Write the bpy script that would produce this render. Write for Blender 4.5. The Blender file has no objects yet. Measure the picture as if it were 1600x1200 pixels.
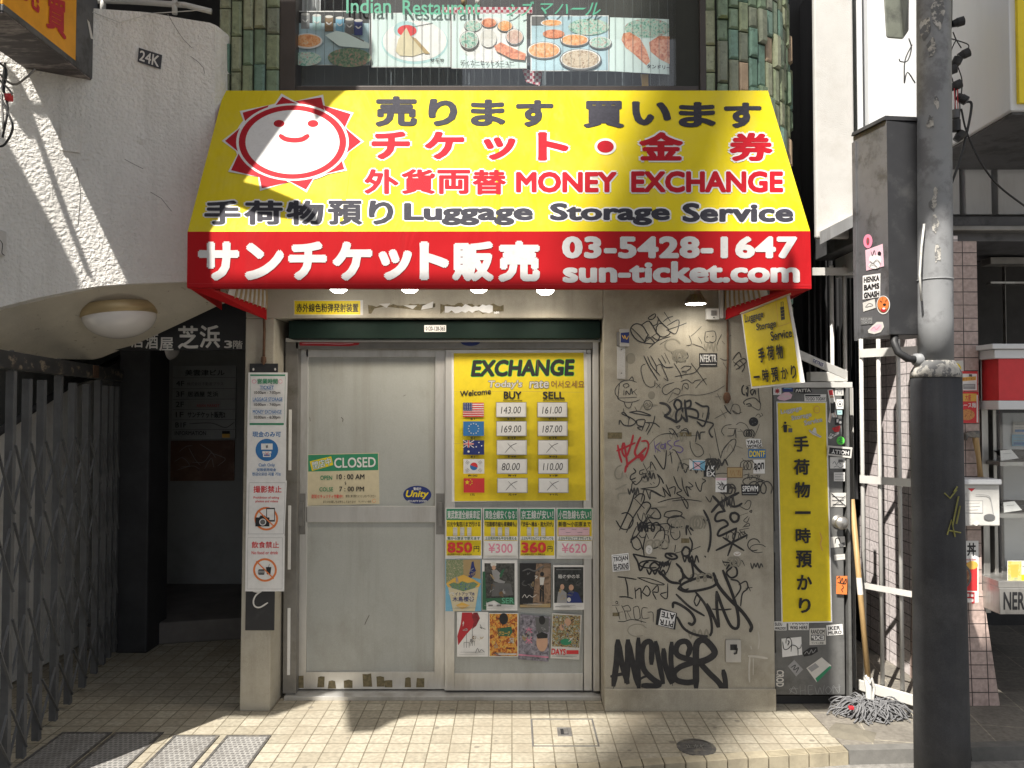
import bpy, math, random
from mathutils import Vector, Matrix
random.seed(7)
R = math.radians
scene = bpy.context.scene
COL = scene.collection

# ------------------------------------------------------------------ camera
FPX, H_EYE, D_CAM, PITCH = 1200.0, 1.65, 4.186, math.atan(32/1200.0)
CAM = Vector((0, -D_CAM, H_EYE))
cd = bpy.data.cameras.new('camera'); cam = bpy.data.objects.new('camera', cd); COL.objects.link(cam)
cd.sensor_width = 36; cd.lens = 36*FPX/1600; cd.clip_start = .05; cd.clip_end = 400
cam.location = CAM; cam.rotation_euler = (math.pi/2 + PITCH, 0, 0)
scene.camera = cam
# ------------------------------------------------------------------ light
SUN = Vector((.40, .60, -1.0)).normalized()          # direction the light travels
w = bpy.data.worlds.new('World'); scene.world = w; w.use_nodes = True
nt = w.node_tree; nt.nodes.clear()
sky = nt.nodes.new('ShaderNodeTexSky'); sky.sky_type = 'NISHITA'; sky.sun_disc = False
sky.sun_elevation = R(54.2); sky.sun_rotation = R(213.7); sky.dust_density = 3.0; sky.air_density = 1.0
hs = nt.nodes.new('ShaderNodeHueSaturation'); hs.inputs['Saturation'].default_value = .35
bg = nt.nodes.new('ShaderNodeBackground'); bg.inputs['Strength'].default_value = .083
wo = nt.nodes.new('ShaderNodeOutputWorld')
nt.links.new(sky.outputs[0], hs.inputs['Color']); nt.links.new(hs.outputs[0], bg.inputs['Color']); nt.links.new(bg.outputs[0], wo.inputs['Surface'])
sl = bpy.data.lights.new('sun', 'SUN'); sl.energy = 5.0; sl.angle = R(.5); sl.color = (1, .95, .87)
so = bpy.data.objects.new('sun', sl); COL.objects.link(so); so.location = (-6, -9, 30)
so.rotation_euler = SUN.to_track_quat('-Z', 'Y').to_euler()
scene.view_settings.view_transform = 'Standard'; scene.view_settings.look = 'None'
scene.view_settings.exposure = 0.98; scene.view_settings.gamma = 1
scene.render.engine = 'CYCLES'
scene.cycles.max_bounces = 8; scene.cycles.diffuse_bounces = 5

# ------------------------------------------------------------------ pixel -> place
cp, sp_ = math.cos(PITCH), math.sin(PITCH)
def ray(u, v):
    x, y = (u-800)/FPX, (600-v)/FPX
    return Vector((x, cp - y*sp_, sp_ + y*cp))
class Pl:
    """a real plane in the place; at(u,v,k) is the point of it seen at photo pixel u,v, raised k metres off it"""
    def __init__(s, p, n):
        s.p = Vector(p); s.n = Vector(n).normalized()
        if s.n.dot(CAM - s.p) < 0: s.n = -s.n
    def at(s, u, v, k=0.0):
        d = ray(u, v); p = s.p + s.n*k
        return CAM + d*((p-CAM).dot(s.n)/d.dot(s.n))
    def up(s, k): return Pl(s.p + s.n*k, s.n)
def FY(y): return Pl((0, y, 0), (0, -1, 0))
def FX(x): return Pl((x, 0, 0), (1, 0, 0))
def FZ(z): return Pl((0, 0, z), (0, 0, 1))
def P(u, v, y): return FY(y).at(u, v)

# ------------------------------------------------------------------ materials
MATS = {}
def _mat(name):
    m = bpy.data.materials.new(name); m.use_nodes = True
    n = m.node_tree; b = n.nodes['Principled BSDF']; MATS[name] = m
    return m, n, b
def rgba(c): return (c[0], c[1], c[2], 1)
def surf(name, c, rough=.7, metal=0.0, var=.15, scale=6.0, bump=0.0, bscale=60.0, dirt=None, dscale=1.6, dlo=.5, dhi=.7, stretch=(1, 1, 1), spec=.5, fine=0.0, streak=None, wrinkle=0.0, blot=None):
    """plain weathered surface: colour, small variation, optional dirt blotches and relief"""
    if name in MATS: return MATS[name]
    m, n, b = _mat(name); L = n.links
    tc = n.nodes.new('ShaderNodeTexCoord'); mp = n.nodes.new('ShaderNodeMapping'); mp.inputs['Scale'].default_value = stretch
    L.new(tc.outputs['Object'], mp.inputs['Vector'])
    nz = n.nodes.new('ShaderNodeTexNoise'); nz.inputs['Scale'].default_value = scale; nz.inputs['Detail'].default_value = 6; nz.inputs['Roughness'].default_value = .65
    L.new(mp.outputs[0], nz.inputs['Vector'])
    cr = n.nodes.new('ShaderNodeValToRGB'); cr.color_ramp.elements[0].position = .3; cr.color_ramp.elements[1].position = .72
    cr.color_ramp.elements[0].color = rgba([x*(1-var) for x in c]); cr.color_ramp.elements[1].color = rgba([min(.9, x*(1+var)) for x in c])
    L.new(nz.outputs['Fac'], cr.inputs['Fac']); out = cr.outputs['Color']
    if dirt:
        n2 = n.nodes.new('ShaderNodeTexNoise'); n2.inputs['Scale'].default_value = dscale; n2.inputs['Detail'].default_value = 9; n2.inputs['Roughness'].default_value = .7
        L.new(mp.outputs[0], n2.inputs['Vector'])
        r2 = n.nodes.new('ShaderNodeValToRGB'); r2.color_ramp.elements[0].position = dlo; r2.color_ramp.elements[1].position = dhi
        L.new(n2.outputs['Fac'], r2.inputs['Fac'])
        mx = n.nodes.new('ShaderNodeMixRGB'); mx.inputs['Color2'].default_value = rgba(dirt)
        L.new(r2.outputs['Color'], mx.inputs['Fac']); L.new(out, mx.inputs['Color1']); out = mx.outputs['Color']
    if fine:
        n4 = n.nodes.new('ShaderNodeTexNoise'); n4.inputs['Scale'].default_value = 220; n4.inputs['Detail'].default_value = 2
        L.new(tc.outputs['Object'], n4.inputs['Vector'])
        r4 = n.nodes.new('ShaderNodeValToRGB'); r4.color_ramp.elements[0].position = .35; r4.color_ramp.elements[1].position = .65
        r4.color_ramp.elements[0].color = (1-fine, 1-fine, 1-fine, 1); r4.color_ramp.elements[1].color = (1, 1, 1, 1)
        L.new(n4.outputs['Fac'], r4.inputs['Fac'])
        mu = n.nodes.new('ShaderNodeMixRGB'); mu.blend_type = 'MULTIPLY'; mu.inputs['Fac'].default_value = 1
        L.new(out, mu.inputs['Color1']); L.new(r4.outputs['Color'], mu.inputs['Color2']); out = mu.outputs['Color']
    for c2, sc3, st3, lo3, hi3 in ([(streak, 1.0, (9, 9, .45), .52, .78)] if streak else []) + ([(blot, 1.1, (1, 1, 1), .50, .60)] if blot else []):
        m5 = n.nodes.new('ShaderNodeMapping'); m5.inputs['Scale'].default_value = st3; m5.inputs['Location'].default_value = (3.7, 1.3, 5.1); L.new(tc.outputs['Object'], m5.inputs['Vector'])
        n5 = n.nodes.new('ShaderNodeTexNoise'); n5.inputs['Scale'].default_value = sc3; n5.inputs['Detail'].default_value = 8; n5.inputs['Roughness'].default_value = .68; L.new(m5.outputs[0], n5.inputs['Vector'])
        r5 = n.nodes.new('ShaderNodeValToRGB'); r5.color_ramp.elements[0].position = lo3; r5.color_ramp.elements[1].position = hi3; r5.color_ramp.elements[1].color = (.8, .8, .8, 1); L.new(n5.outputs['Fac'], r5.inputs['Fac'])
        x5 = n.nodes.new('ShaderNodeMixRGB'); x5.inputs['Color2'].default_value = rgba(c2); L.new(r5.outputs['Color'], x5.inputs['Fac']); L.new(out, x5.inputs['Color1']); out = x5.outputs['Color']
    if wrinkle:
        n6 = n.nodes.new('ShaderNodeTexNoise'); n6.inputs['Scale'].default_value = 1.6; n6.inputs['Detail'].default_value = 3; n6.inputs['Distortion'].default_value = 1.5
        m6 = n.nodes.new('ShaderNodeMapping'); m6.inputs['Scale'].default_value = (2.2, 1, .8); m6.inputs['Rotation'].default_value = (0, .5, 0); L.new(tc.outputs['Object'], m6.inputs['Vector']); L.new(m6.outputs[0], n6.inputs['Vector'])
        bw = n.nodes.new('ShaderNodeBump'); bw.inputs['Strength'].default_value = 1; bw.inputs['Distance'].default_value = wrinkle; L.new(n6.outputs['Fac'], bw.inputs['Height']); L.new(bw.outputs[0], b.inputs['Normal'])
    L.new(out, b.inputs['Base Color'])
    b.inputs['Roughness'].default_value = rough; b.inputs['Metallic'].default_value = metal
    b.inputs['Specular IOR Level'].default_value = spec
    if bump:
        n3 = n.nodes.new('ShaderNodeTexNoise'); n3.inputs['Scale'].default_value = bscale; n3.inputs['Detail'].default_value = 3
        L.new(tc.outputs['Object'], n3.inputs['Vector'])
        bp = n.nodes.new('ShaderNodeBump'); bp.inputs['Strength'].default_value = min(1, .25+bump*140); bp.inputs['Distance'].default_value = bump
        L.new(n3.outputs['Fac'], bp.inputs['Height'])
        if wrinkle: L.new(bw.outputs[0], bp.inputs['Normal'])
        L.new(bp.outputs[0], b.inputs['Normal'])
    return m
def glow(name, c, s):
    m, n, b = _mat(name)
    b.inputs['Emission Color'].default_value = rgba(c); b.inputs['Emission Strength'].default_value = s; b.inputs['Base Color'].default_value = rgba(c)
    return m
def tiles(name, tw, th, c1, c2, grout, mortar=.004, axes='XY', rough=.5, bump=.002, off=0.0, dirt=None, spec=.5, dlo=.5, dhi=.75, shift=(0, 0), rot=0.0, gum=None):
    m, n, b = _mat(name); L = n.links
    tc = n.nodes.new('ShaderNodeTexCoord'); sep = n.nodes.new('ShaderNodeSeparateXYZ'); L.new(tc.outputs['Object'], sep.inputs[0])
    cmb = n.nodes.new('ShaderNodeCombineXYZ')
    L.new(sep.outputs[axes[0]], cmb.inputs['X']); L.new(sep.outputs[axes[1]], cmb.inputs['Y'])
    mp = n.nodes.new('ShaderNodeMapping'); mp.inputs['Location'].default_value = (shift[0], shift[1], 0); mp.inputs['Rotation'].default_value = (0, 0, rot)
    L.new(cmb.outputs[0], mp.inputs['Vector'])
    br = n.nodes.new('ShaderNodeTexBrick'); br.offset = off; br.inputs['Scale'].default_value = 1; br.inputs['Brick Width'].default_value = tw
    br.inputs['Row Height'].default_value = th; br.inputs['Mortar Size'].default_value = mortar; br.inputs['Mortar Smooth'].default_value = .3
    br.inputs['Color1'].default_value = rgba(c1); br.inputs['Color2'].default_value = rgba(c2); br.inputs['Mortar'].default_value = rgba(grout)
    L.new(mp.outputs[0], br.inputs['Vector']); out = br.outputs['Color']
    nz = n.nodes.new('ShaderNodeTexNoise'); nz.inputs['Scale'].default_value = 45; nz.inputs['Detail'].default_value = 5; L.new(tc.outputs['Object'], nz.inputs['Vector'])
    cr = n.nodes.new('ShaderNodeValToRGB'); cr.color_ramp.elements[0].color = (.72, .72, .72, 1); cr.color_ramp.elements[1].color = (1.1, 1.1, 1.1, 1)
    cr.color_ramp.elements[0].position = .3; cr.color_ramp.elements[1].position = .7
    L.new(nz.outputs['Fac'], cr.inputs['Fac'])
    mu = n.nodes.new('ShaderNodeMixRGB'); mu.blend_type = 'MULTIPLY'; mu.inputs['Fac'].default_value = 1
    L.new(out, mu.inputs['Color1']); L.new(cr.outputs['Color'], mu.inputs['Color2']); out = mu.outputs['Color']
    if dirt:
        n2 = n.nodes.new('ShaderNodeTexNoise'); n2.inputs['Scale'].default_value = 2.2; n2.inputs['Detail'].default_value = 9; n2.inputs['Roughness'].default_value = .7
        L.new(tc.outputs['Object'], n2.inputs['Vector'])
        r2 = n.nodes.new('ShaderNodeValToRGB'); r2.color_ramp.elements[0].position = dlo; r2.color_ramp.elements[1].position = dhi
        L.new(n2.outputs['Fac'], r2.inputs['Fac'])
        mx = n.nodes.new('ShaderNodeMixRGB'); mx.inputs['Color2'].default_value = rgba(dirt)
        L.new(r2.outputs['Color'], mx.inputs['Fac']); L.new(out, mx.inputs['Color1']); out = mx.outputs['Color']
    if gum:
        vo = n.nodes.new('ShaderNodeTexVoronoi'); vo.inputs['Scale'].default_value = 5.5; L.new(tc.outputs['Object'], vo.inputs['Vector'])
        rg = n.nodes.new('ShaderNodeValToRGB'); rg.color_ramp.elements[0].position = .07; rg.color_ramp.elements[0].color = (.75, .75, .75, 1); rg.color_ramp.elements[1].position = .095; rg.color_ramp.elements[1].color = (0, 0, 0, 1)
        L.new(vo.outputs['Distance'], rg.inputs['Fac'])
        xg = n.nodes.new('ShaderNodeMixRGB'); xg.inputs['Color2'].default_value = rgba(gum); L.new(rg.outputs['Color'], xg.inputs['Fac']); L.new(out, xg.inputs['Color1']); out = xg.outputs['Color']
    L.new(out, b.inputs['Base Color']); b.inputs['Roughness'].default_value = rough; b.inputs['Specular IOR Level'].default_value = spec
    bp = n.nodes.new('ShaderNodeBump'); bp.inputs['Strength'].default_value = .6; bp.inputs['Distance'].default_value = bump; bp.invert = True
    L.new(br.outputs['Fac'], bp.inputs['Height']); L.new(bp.outputs[0], b.inputs['Normal'])
    return m
def mottle(name, cols, scale=30.0, rough=.5, detail=4):
    """many-coloured printed picture surface"""
    if name in MATS: return MATS[name]
    m, n, b = _mat(name); L = n.links
    tc = n.nodes.new('ShaderNodeTexCoord')
    nz = n.nodes.new('ShaderNodeTexNoise'); nz.inputs['Scale'].default_value = scale; nz.inputs['Detail'].default_value = detail; nz.inputs['Distortion'].default_value = .8
    L.new(tc.outputs['Object'], nz.inputs['Vector'])
    cr = n.nodes.new('ShaderNodeValToRGB'); e = cr.color_ramp.elements; k = len(cols)
    e[0].position = .32; e[0].color = rgba(cols[0]); e[1].position = .68; e[1].color = rgba(cols[-1])
    for i in range(1, k-1):
        x = e.new(.32 + .36*i/(k-1)); x.color = rgba(cols[i])
    L.new(nz.outputs['Fac'], cr.inputs['Fac']); L.new(cr.outputs['Color'], b.inputs['Base Color']); b.inputs['Roughness'].default_value = rough
    return m
PAL = dict(white=(.74, .73, .71), offw=(.62, .60, .56), black=(.016, .016, .018), ink=(.03, .03, .036), yellow=(.80, .62, .015), red=(.62, .035, .04),
  dred=(.45, .02, .03), green=(.03, .24, .12), blue=(.03, .16, .40), navy=(.015, .03, .16), orange=(.72, .20, .05), grey=(.30, .30, .30), dgrey=(.12, .12, .12),
  cream=(.60, .53, .36), pink=(.72, .25, .36), lpink=(.72, .48, .55), purple=(.16, .11, .30), brown=(.20, .12, .05), tan=(.40, .29, .14), teal=(.05, .30, .28),
  sky=(.18, .42, .58), lime=(.12, .65, .08), rust=(.30, .13, .05), skin=(.55, .33, .22), gold=(.70, .42, .08), forest=(.03, .12, .06), cyan=(.40, .60, .60), mint=(.13, .42, .27))
def C(k):
    if not isinstance(k, str): return k
    if 'print_'+k in MATS: return MATS['print_'+k]
    return surf('print_'+k, PAL[k], rough=.55, var=.07, scale=25)

# ------------------------------------------------------------------ mesh builder
class MB:
    def __init__(s): s.v = []; s.f = []; s.m = []; s.mats = []
    def mi(s, mat):
        mat = C(mat)
        if mat not in s.mats: s.mats.append(mat)
        return s.mats.index(mat)
    def add(s, vs, fs, mat):
        o = len(s.v); i = s.mi(mat)
        s.v += [tuple(x) for x in vs]
        for f in fs: s.f.append(tuple(o+k for k in f)); s.m.append(i)
        return s
    def box(s, x0, x1, y0, y1, z0, z1, mat):
        if x0 > x1: x0, x1 = x1, x0
        if y0 > y1: y0, y1 = y1, y0
        if z0 > z1: z0, z1 = z1, z0
        vs = [(x0,y0,z0),(x1,y0,z0),(x1,y1,z0),(x0,y1,z0),(x0,y0,z1),(x1,y0,z1),(x1,y1,z1),(x0,y1,z1)]
        return s.add(vs, [(0,3,2,1),(4,5,6,7),(0,1,5,4),(1,2,6,5),(2,3,7,6),(3,0,4,7)], mat)
    def hexa(s, b, t, mat):
        """b: four bottom points, t: four top points"""
        return s.add(list(b)+list(t), [(0,3,2,1),(4,5,6,7),(0,1,5,4),(1,2,6,5),(2,3,7,6),(3,0,4,7)], mat)
    def pbox(s, u0, v0, u1, v1, y0, y1, mat):
        """box whose front face at depth y0 covers that pixel rectangle; runs back to y1"""
        a = P(u0, v0, y0); b = P(u1, v1, y0)
        return s.box(a.x, b.x, y0, y1, b.z, a.z, mat)
    def prism(s, pts, n, depth, mat):
        """closed slab: polygon pts pushed back by depth along -n"""
        k = len(pts); n = Vector(n)
        fr = [Vector(p) for p in pts]; bk = [p - n*depth for p in fr]
        fs = [tuple(range(k)), tuple(range(2*k-1, k-1, -1))] + [(i, i+k, (i+1) % k + k, (i+1) % k) for i in range(k)]
        return s.add(fr+bk, fs, mat)
    def ppoly(s, pl, pts, mat, depth=.0008, k=0.0):
        return s.prism([pl.at(u, v, k) for u, v in pts], pl.n, depth, mat)
    def flat(s, pl, pts, mat, k):
        return s.add([pl.at(u, v, k) for u, v in pts], [tuple(range(len(pts)))], mat)
    def tube(s, pts, r, mat, n=8, cap=True):
        pts = [Vector(p) for p in pts]; rings = []; k = len(pts)
        rr = r if isinstance(r, (list, tuple)) else [r]*k
        t0 = (pts[1]-pts[0]).normalized(); a = t0.orthogonal().normalized()
        for i, p in enumerate(pts):
            t = (pts[min(i+1, k-1)] - pts[max(i-1, 0)]).normalized()
            a = (a - t*a.dot(t)); a = a.normalized() if a.length > 1e-6 else t.orthogonal().normalized()
            b = t.cross(a)
            rings.append([p + (a*math.cos(2*math.pi*j/n) + b*math.sin(2*math.pi*j/n))*rr[i] for j in range(n)])
        vs = [x for q in rings for x in q]; fs = []
        for i in range(k-1):
            for j in range(n): fs.append((i*n+j, i*n+(j+1) % n, (i+1)*n+(j+1) % n, (i+1)*n+j))
        if cap: fs.append(tuple(range(n-1, -1, -1))); fs.append(tuple((k-1)*n+j for j in range(n)))
        return s.add(vs, fs, mat)
    def lathe(s, prof, mat, M=Matrix(), n=32):
        vs = []; fs = []
        for r, z in prof:
            for j in range(n): vs.append(M @ Vector((r*math.cos(2*math.pi*j/n), r*math.sin(2*math.pi*j/n), z)))
        for i in range(len(prof)-1):
            for j in range(n): fs.append((i*n+j, i*n+(j+1) % n, (i+1)*n+(j+1) % n, (i+1)*n+j))
        return s.add(vs, fs, mat)
    def bar(s, a, b, wx, wy, mat, up=Vector((0, 1, 0))):
        """rectangular bar from a to b"""
        a = Vector(a); b = Vector(b); t = (b-a).normalized(); e = t.cross(up)
        e = e.normalized() if e.length > 1e-5 else t.orthogonal().normalized(); g = e.cross(t).normalized()
        q = [e*wx/2+g*wy/2, e*wx/2-g*wy/2, -e*wx/2-g*wy/2, -e*wx/2+g*wy/2]
        return s.hexa([a+x for x in q], [b+x for x in q], mat)
    def build(s, name, parent=None, smooth=False, bevel=0.0, label=None):
        me = bpy.data.meshes.new(name); me.from_pydata(s.v, [], s.f)
        for m in s.mats: me.materials.append(m)
        me.polygons.foreach_set('material_index', s.m)
        if smooth: me.polygons.foreach_set('use_smooth', [True]*len(s.f))
        me.update()
        o = bpy.data.objects.new(name, me); COL.objects.link(o)
        if parent is not None:
            o.parent = parent; o.matrix_parent_inverse = world_of(parent).inverted()
        if bevel:
            b = o.modifiers.new('bevel', 'BEVEL'); b.width = bevel; b.segments = 2; b.limit_method = 'ANGLE'; b.angle_limit = R(50)
        if label: o['label'] = label
        return o
def world_of(o):
    m = Matrix.LocRotScale(o.location, o.rotation_euler, o.scale)
    if o.parent: m = world_of(o.parent) @ o.matrix_parent_inverse @ m
    return m
def tag(o, label, cat, group=None, kind=None):
    o['label'] = label; o['category'] = cat
    if group: o['group'] = group
    if kind: o['kind'] = kind
    return o
def thing(name, label, cat, loc=(0, 0, 0), group=None):
    o = bpy.data.objects.new(name, None); COL.objects.link(o); o.location = loc; o.empty_display_size = .1
    return tag(o, label, cat, group)
def struct(o): o['kind'] = 'structure'; return o

# ------------------------------------------------------------------ lettering
_T = {}
def glyphs(txt, off=0.0, shear=0.0, space=1.0):
    key = (txt, round(off, 4), shear, space)
    if key in _T: return _T[key]
    cu = bpy.data.curves.new('lettering', 'FONT'); cu.body = txt; cu.size = 1; cu.offset = off; cu.resolution_u = 3; cu.fill_mode = 'FRONT'; cu.shear = shear
    cu.space_character = space
    ob = bpy.data.objects.new('lettering', cu); COL.objects.link(ob)
    dg = bpy.context.evaluated_depsgraph_get(); dg.update()
    me = bpy.data.meshes.new_from_object(ob.evaluated_get(dg))
    vs = [(v.co.x, v.co.y) for v in me.vertices]; fs = [tuple(p.vertices) for p in me.polygons]
    bpy.data.meshes.remove(me); bpy.data.objects.remove(ob); bpy.data.curves.remove(cu)
    _T[key] = (vs, fs)
    return _T[key]
def quad_of(b):
    return [(b[0], b[1]), (b[2], b[1]), (b[2], b[3]), (b[0], b[3])] if not isinstance(b[0], (tuple, list)) else list(b)
def bil(q, s, t):
    (ax, ay), (bx, by), (cx, cy), (dx, dy) = q
    return ((ax*(1-s)+bx*s)*(1-t) + (dx*(1-s)+cx*s)*t, (ay*(1-s)+by*s)*(1-t) + (dy*(1-s)+cy*s)*t)
def letter(mb, pl, txt, box, mat, k, off=.012, out=None, outw=.03, shear=0.0, space=1.0):
    """lettering fitted into a pixel box (or four corners tl,tr,br,bl) of a plane; weight comes from overprinting"""
    q = quad_of(box); vs, fs = glyphs(txt, 0.0, shear, space)
    if not vs: return
    xs = [v[0] for v in vs]; ys = [v[1] for v in vs]; x0, x1, y0, y1 = min(xs)-off, max(xs)+off, min(ys)-off, max(ys)+off
    wx = max(x1-x0, 1e-4); wy = max(y1-y0, 1e-4)
    px = math.hypot(q[3][0]-q[0][0], q[3][1]-q[0][1])
    def layer(r, m, k0, n):
        pts = [(0, 0)] + [(r*math.cos(2*math.pi*(i+.5)/n), r*math.sin(2*math.pi*(i+.5)/n)) for i in range(n)] if r > .004 else [(0, 0)]
        for i, (dx, dy) in enumerate(pts):
            mb.add([pl.at(*bil(q, (x+dx-x0)/wx, (y1-y-dy)/wy), k0+.00003*i) for x, y in vs], fs, m)
    n = 8 if px > 20 else 4
    if out: layer(off+outw, out, k, n+2); k += .0005
    layer(off, mat, k, n)
def smooth_path(pts, step=3):
    if len(pts) < 3: return [Vector(p) for p in pts]
    p = [Vector(x) for x in pts]; p = [p[0]*2-p[1]] + p + [p[-1]*2-p[-2]]; out = []
    for i in range(1, len(p)-2):
        for j in range(step):
            t = j/step; a, b, c, d = p[i-1], p[i], p[i+1], p[i+2]
            out.append(.5*((2*b) + (c-a)*t + (2*a-5*b+4*c-d)*t*t + (3*b-a-3*c+d)*t**3))
    out.append(p[-2]); return out
def stroke(mb, pl, pts, wd, mat, k, curve=True, taper=False):
    q = smooth_path(pts, 4) if curve else [Vector(p) for p in pts]
    n = len(q); L = []; Rr = []
    for i, p in enumerate(q):
        t = q[min(i+1, n-1)] - q[max(i-1, 0)]; t = t.normalized() if t.length > 1e-6 else Vector((1, 0)); nn = Vector((-t.y, t.x))
        h = wd/2*((.55+.45*math.sin(math.pi*(i+.5)/n)) if taper else 1)
        e = t*h*(-.6 if i == 0 else .6 if i == n-1 else 0)
        kk = k + .00006*i
        hh = h*(.6 if i in (0, n-1) else 1)
        L.append(pl.at(*(p+nn*hh+e), kk)); Rr.append(pl.at(*(p-nn*hh+e), kk))
    mb.add(L+Rr, [(i, i+1, n+i+1, n+i) for i in range(n-1)], mat)
def ell(cu, cv, ru, rv, n=28, a0=0, a1=360):
    return [(cu+ru*math.cos(R(a0+(a1-a0)*i/n)), cv+rv*math.sin(R(a0+(a1-a0)*i/n))) for i in range(n if a1-a0 == 360 else n+1)]
def ops(mb, pl, lst, k=.0012, dk=.0004):
    """draw printed marks in order: r rect, p polygon, e ellipse, t text, s stroke"""
    for o in lst:
        c = o[0]
        if c == 'r': mb.flat(pl, quad_of(o[1:5]), o[5], k)
        elif c == 'p': mb.flat(pl, o[1], o[2], k)
        elif c == 'e': mb.flat(pl, ell(*o[1:5]), o[5], k)
        elif c == 't':
            d = o[4] if len(o) > 4 else {}
            letter(mb, pl, o[1], o[2], o[3], k, **d); k += .0006 if d.get('out') else 0
        elif c == 's': stroke(mb, pl, o[1], o[2], o[3], k, curve=(len(o) < 5)); k += .0006
        k += dk
def sheet(name, label, cat, pl, box, base, lst=(), th=.0012, group=None, lift=0.0):
    """a flat printed thing (poster, sticker, plate) lying on a plane, its print in the same mesh"""
    mb = MB(); mb.ppoly(pl, quad_of(box) if len(box) == 4 else box, base, depth=th, k=th+lift+.0003)
    ops(mb, pl, lst, k=th+lift+.0007)
    o = mb.build(name); tag(o, label, cat, group); return o
# ================================================================== materials of the place
M_STUCCO = surf('shop_stucco', (.42, .385, .31), rough=.85, var=.12, scale=5, bump=.0012, bscale=140, dirt=(.25, .225, .175), dscale=2.4, dlo=.48, dhi=.72, fine=.14, streak=(.24, .215, .17), blot=(.43, .40, .335))
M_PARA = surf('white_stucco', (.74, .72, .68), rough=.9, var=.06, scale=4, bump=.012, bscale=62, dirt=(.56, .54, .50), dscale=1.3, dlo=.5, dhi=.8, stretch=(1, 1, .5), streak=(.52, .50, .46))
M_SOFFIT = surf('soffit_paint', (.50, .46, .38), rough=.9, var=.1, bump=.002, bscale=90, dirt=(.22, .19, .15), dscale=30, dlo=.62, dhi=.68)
M_ALU = surf('aluminium', (.60, .59, .565), rough=.42, metal=.6, var=.1, scale=8, dirt=(.30, .27, .22), dscale=3, dlo=.5, dhi=.8, stretch=(1, 1, .25))
M_ALU_D = surf('aluminium_dull', (.26, .25, .235), rough=.5, metal=.6, var=.2, scale=8, dirt=(.14, .13, .11), dscale=4)
M_DOORP = surf('door_panel', (.41, .42, .395), rough=.32, var=.07, scale=3, dirt=(.27, .26, .225), dscale=2.0, dlo=.5, dhi=.78, fine=.10, stretch=(1, 1, .6), streak=(.28, .27, .235), bump=.0006, bscale=6)
M_SHUT = surf('shutter_green', (.007, .016, .013), rough=.6, spec=.1, var=.2, dirt=(.02, .024, .021), dscale=9, dlo=.62, dhi=.8)
M_GATE = surf('gate_paint', (.12, .122, .125), rough=.55, metal=.2, var=.2, scale=12, dirt=(.15, .14, .13), dscale=14, dlo=.6, dhi=.75)
M_DARK = surf('dark_paint_and_shade', (.03, .03, .032), rough=.7, var=.3, scale=6)
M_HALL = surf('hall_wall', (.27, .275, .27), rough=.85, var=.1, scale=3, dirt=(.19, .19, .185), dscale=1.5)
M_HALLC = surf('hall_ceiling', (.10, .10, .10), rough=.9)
M_ASPH = surf('asphalt', (.21, .20, .185), rough=.9, var=.3, scale=30, bump=.003, bscale=180, dirt=(.10, .098, .09), dscale=3)  # colour raised above real asphalt to bounce sun up the walls
M_TILE = tiles('paving_tiles', .1, .1, (.40, .365, .29), (.32, .29, .225), (.16, .14, .10), mortar=.0035, axes='XY', rough=.75, bump=.002, dirt=(.25, .215, .16), dlo=.46, dhi=.76, spec=.25, gum=(.15, .135, .11))
M_TILE2 = tiles('grey_paving', .3, .3, (.22, .20, .17), (.19, .175, .15), (.32, .29, .23), mortar=.004, axes='XY', rough=.8, bump=.002, dirt=(.10, .09, .08), spec=.25, rot=.2)
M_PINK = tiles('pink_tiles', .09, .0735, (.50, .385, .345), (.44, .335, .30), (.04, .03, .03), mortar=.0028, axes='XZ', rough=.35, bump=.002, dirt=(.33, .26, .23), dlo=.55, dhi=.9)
M_PINKS = tiles('pink_tiles_sunlit', .13, .0735, (.84, .77, .76), (.78, .70, .69), (.05, .035, .035), mortar=.0028, axes='YZ', rough=.35, bump=.002, dirt=(.56, .47, .45), dlo=.55, dhi=.9)  # paler copy of the column's pink tiles, sunlight put into its colour
M_WPAN = surf('white_panel', (.66, .67, .68), rough=.5, var=.04, scale=2, dirt=(.45, .44, .43), dscale=1.3, dlo=.55, dhi=.85, stretch=(2, 2, .4))
M_GSTUC = surf('grey_stucco', (.50, .49, .47), rough=.9, var=.07, bump=.003, bscale=170, dirt=(.40, .38, .35), dscale=2)
M_STEEL = surf('stainless', (.46, .45, .43), rough=.38, metal=.8, var=.12, scale=5, dirt=(.28, .26, .24), dscale=3, stretch=(3, 3, .4))
M_IRON = surf('cast_iron', (.13, .125, .12), rough=.6, metal=.5, var=.3, scale=40, dirt=(.28, .25, .2), dscale=20, dlo=.5, dhi=.7)
M_CAB = surf('cabinet_paint', (.17, .17, .165), rough=.5, metal=.2, var=.15, scale=6, dirt=(.08, .08, .075), dscale=6, dlo=.45, dhi=.7)
M_BOXD = surf('box_paint_and_shade', (.024, .024, .026), rough=.5, var=.2, scale=7, dirt=(.05, .05, .05), dscale=7, dlo=.55, dhi=.7)
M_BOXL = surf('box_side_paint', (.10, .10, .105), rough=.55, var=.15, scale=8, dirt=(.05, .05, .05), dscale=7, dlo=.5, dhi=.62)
M_POLE = surf('pole_paint', (.23, .235, .24), rough=.6, var=.10, scale=6, dirt=(.15, .15, .155), dscale=5, dlo=.5, dhi=.6, bump=.001, bscale=40)
M_POLEF = surf('pole_flaked', (.42, .40, .36), rough=.7, var=.4, scale=30, dirt=(.13, .13, .13), dscale=26, dlo=.47, dhi=.52)
M_POLED = surf('pole_sleeve', (.034, .035, .039), rough=.65, var=.3, scale=6, dirt=(.065, .065, .066), dscale=4, dlo=.5, dhi=.75, bump=.0025, bscale=14, streak=(.06, .058, .055), fine=.25)
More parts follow.
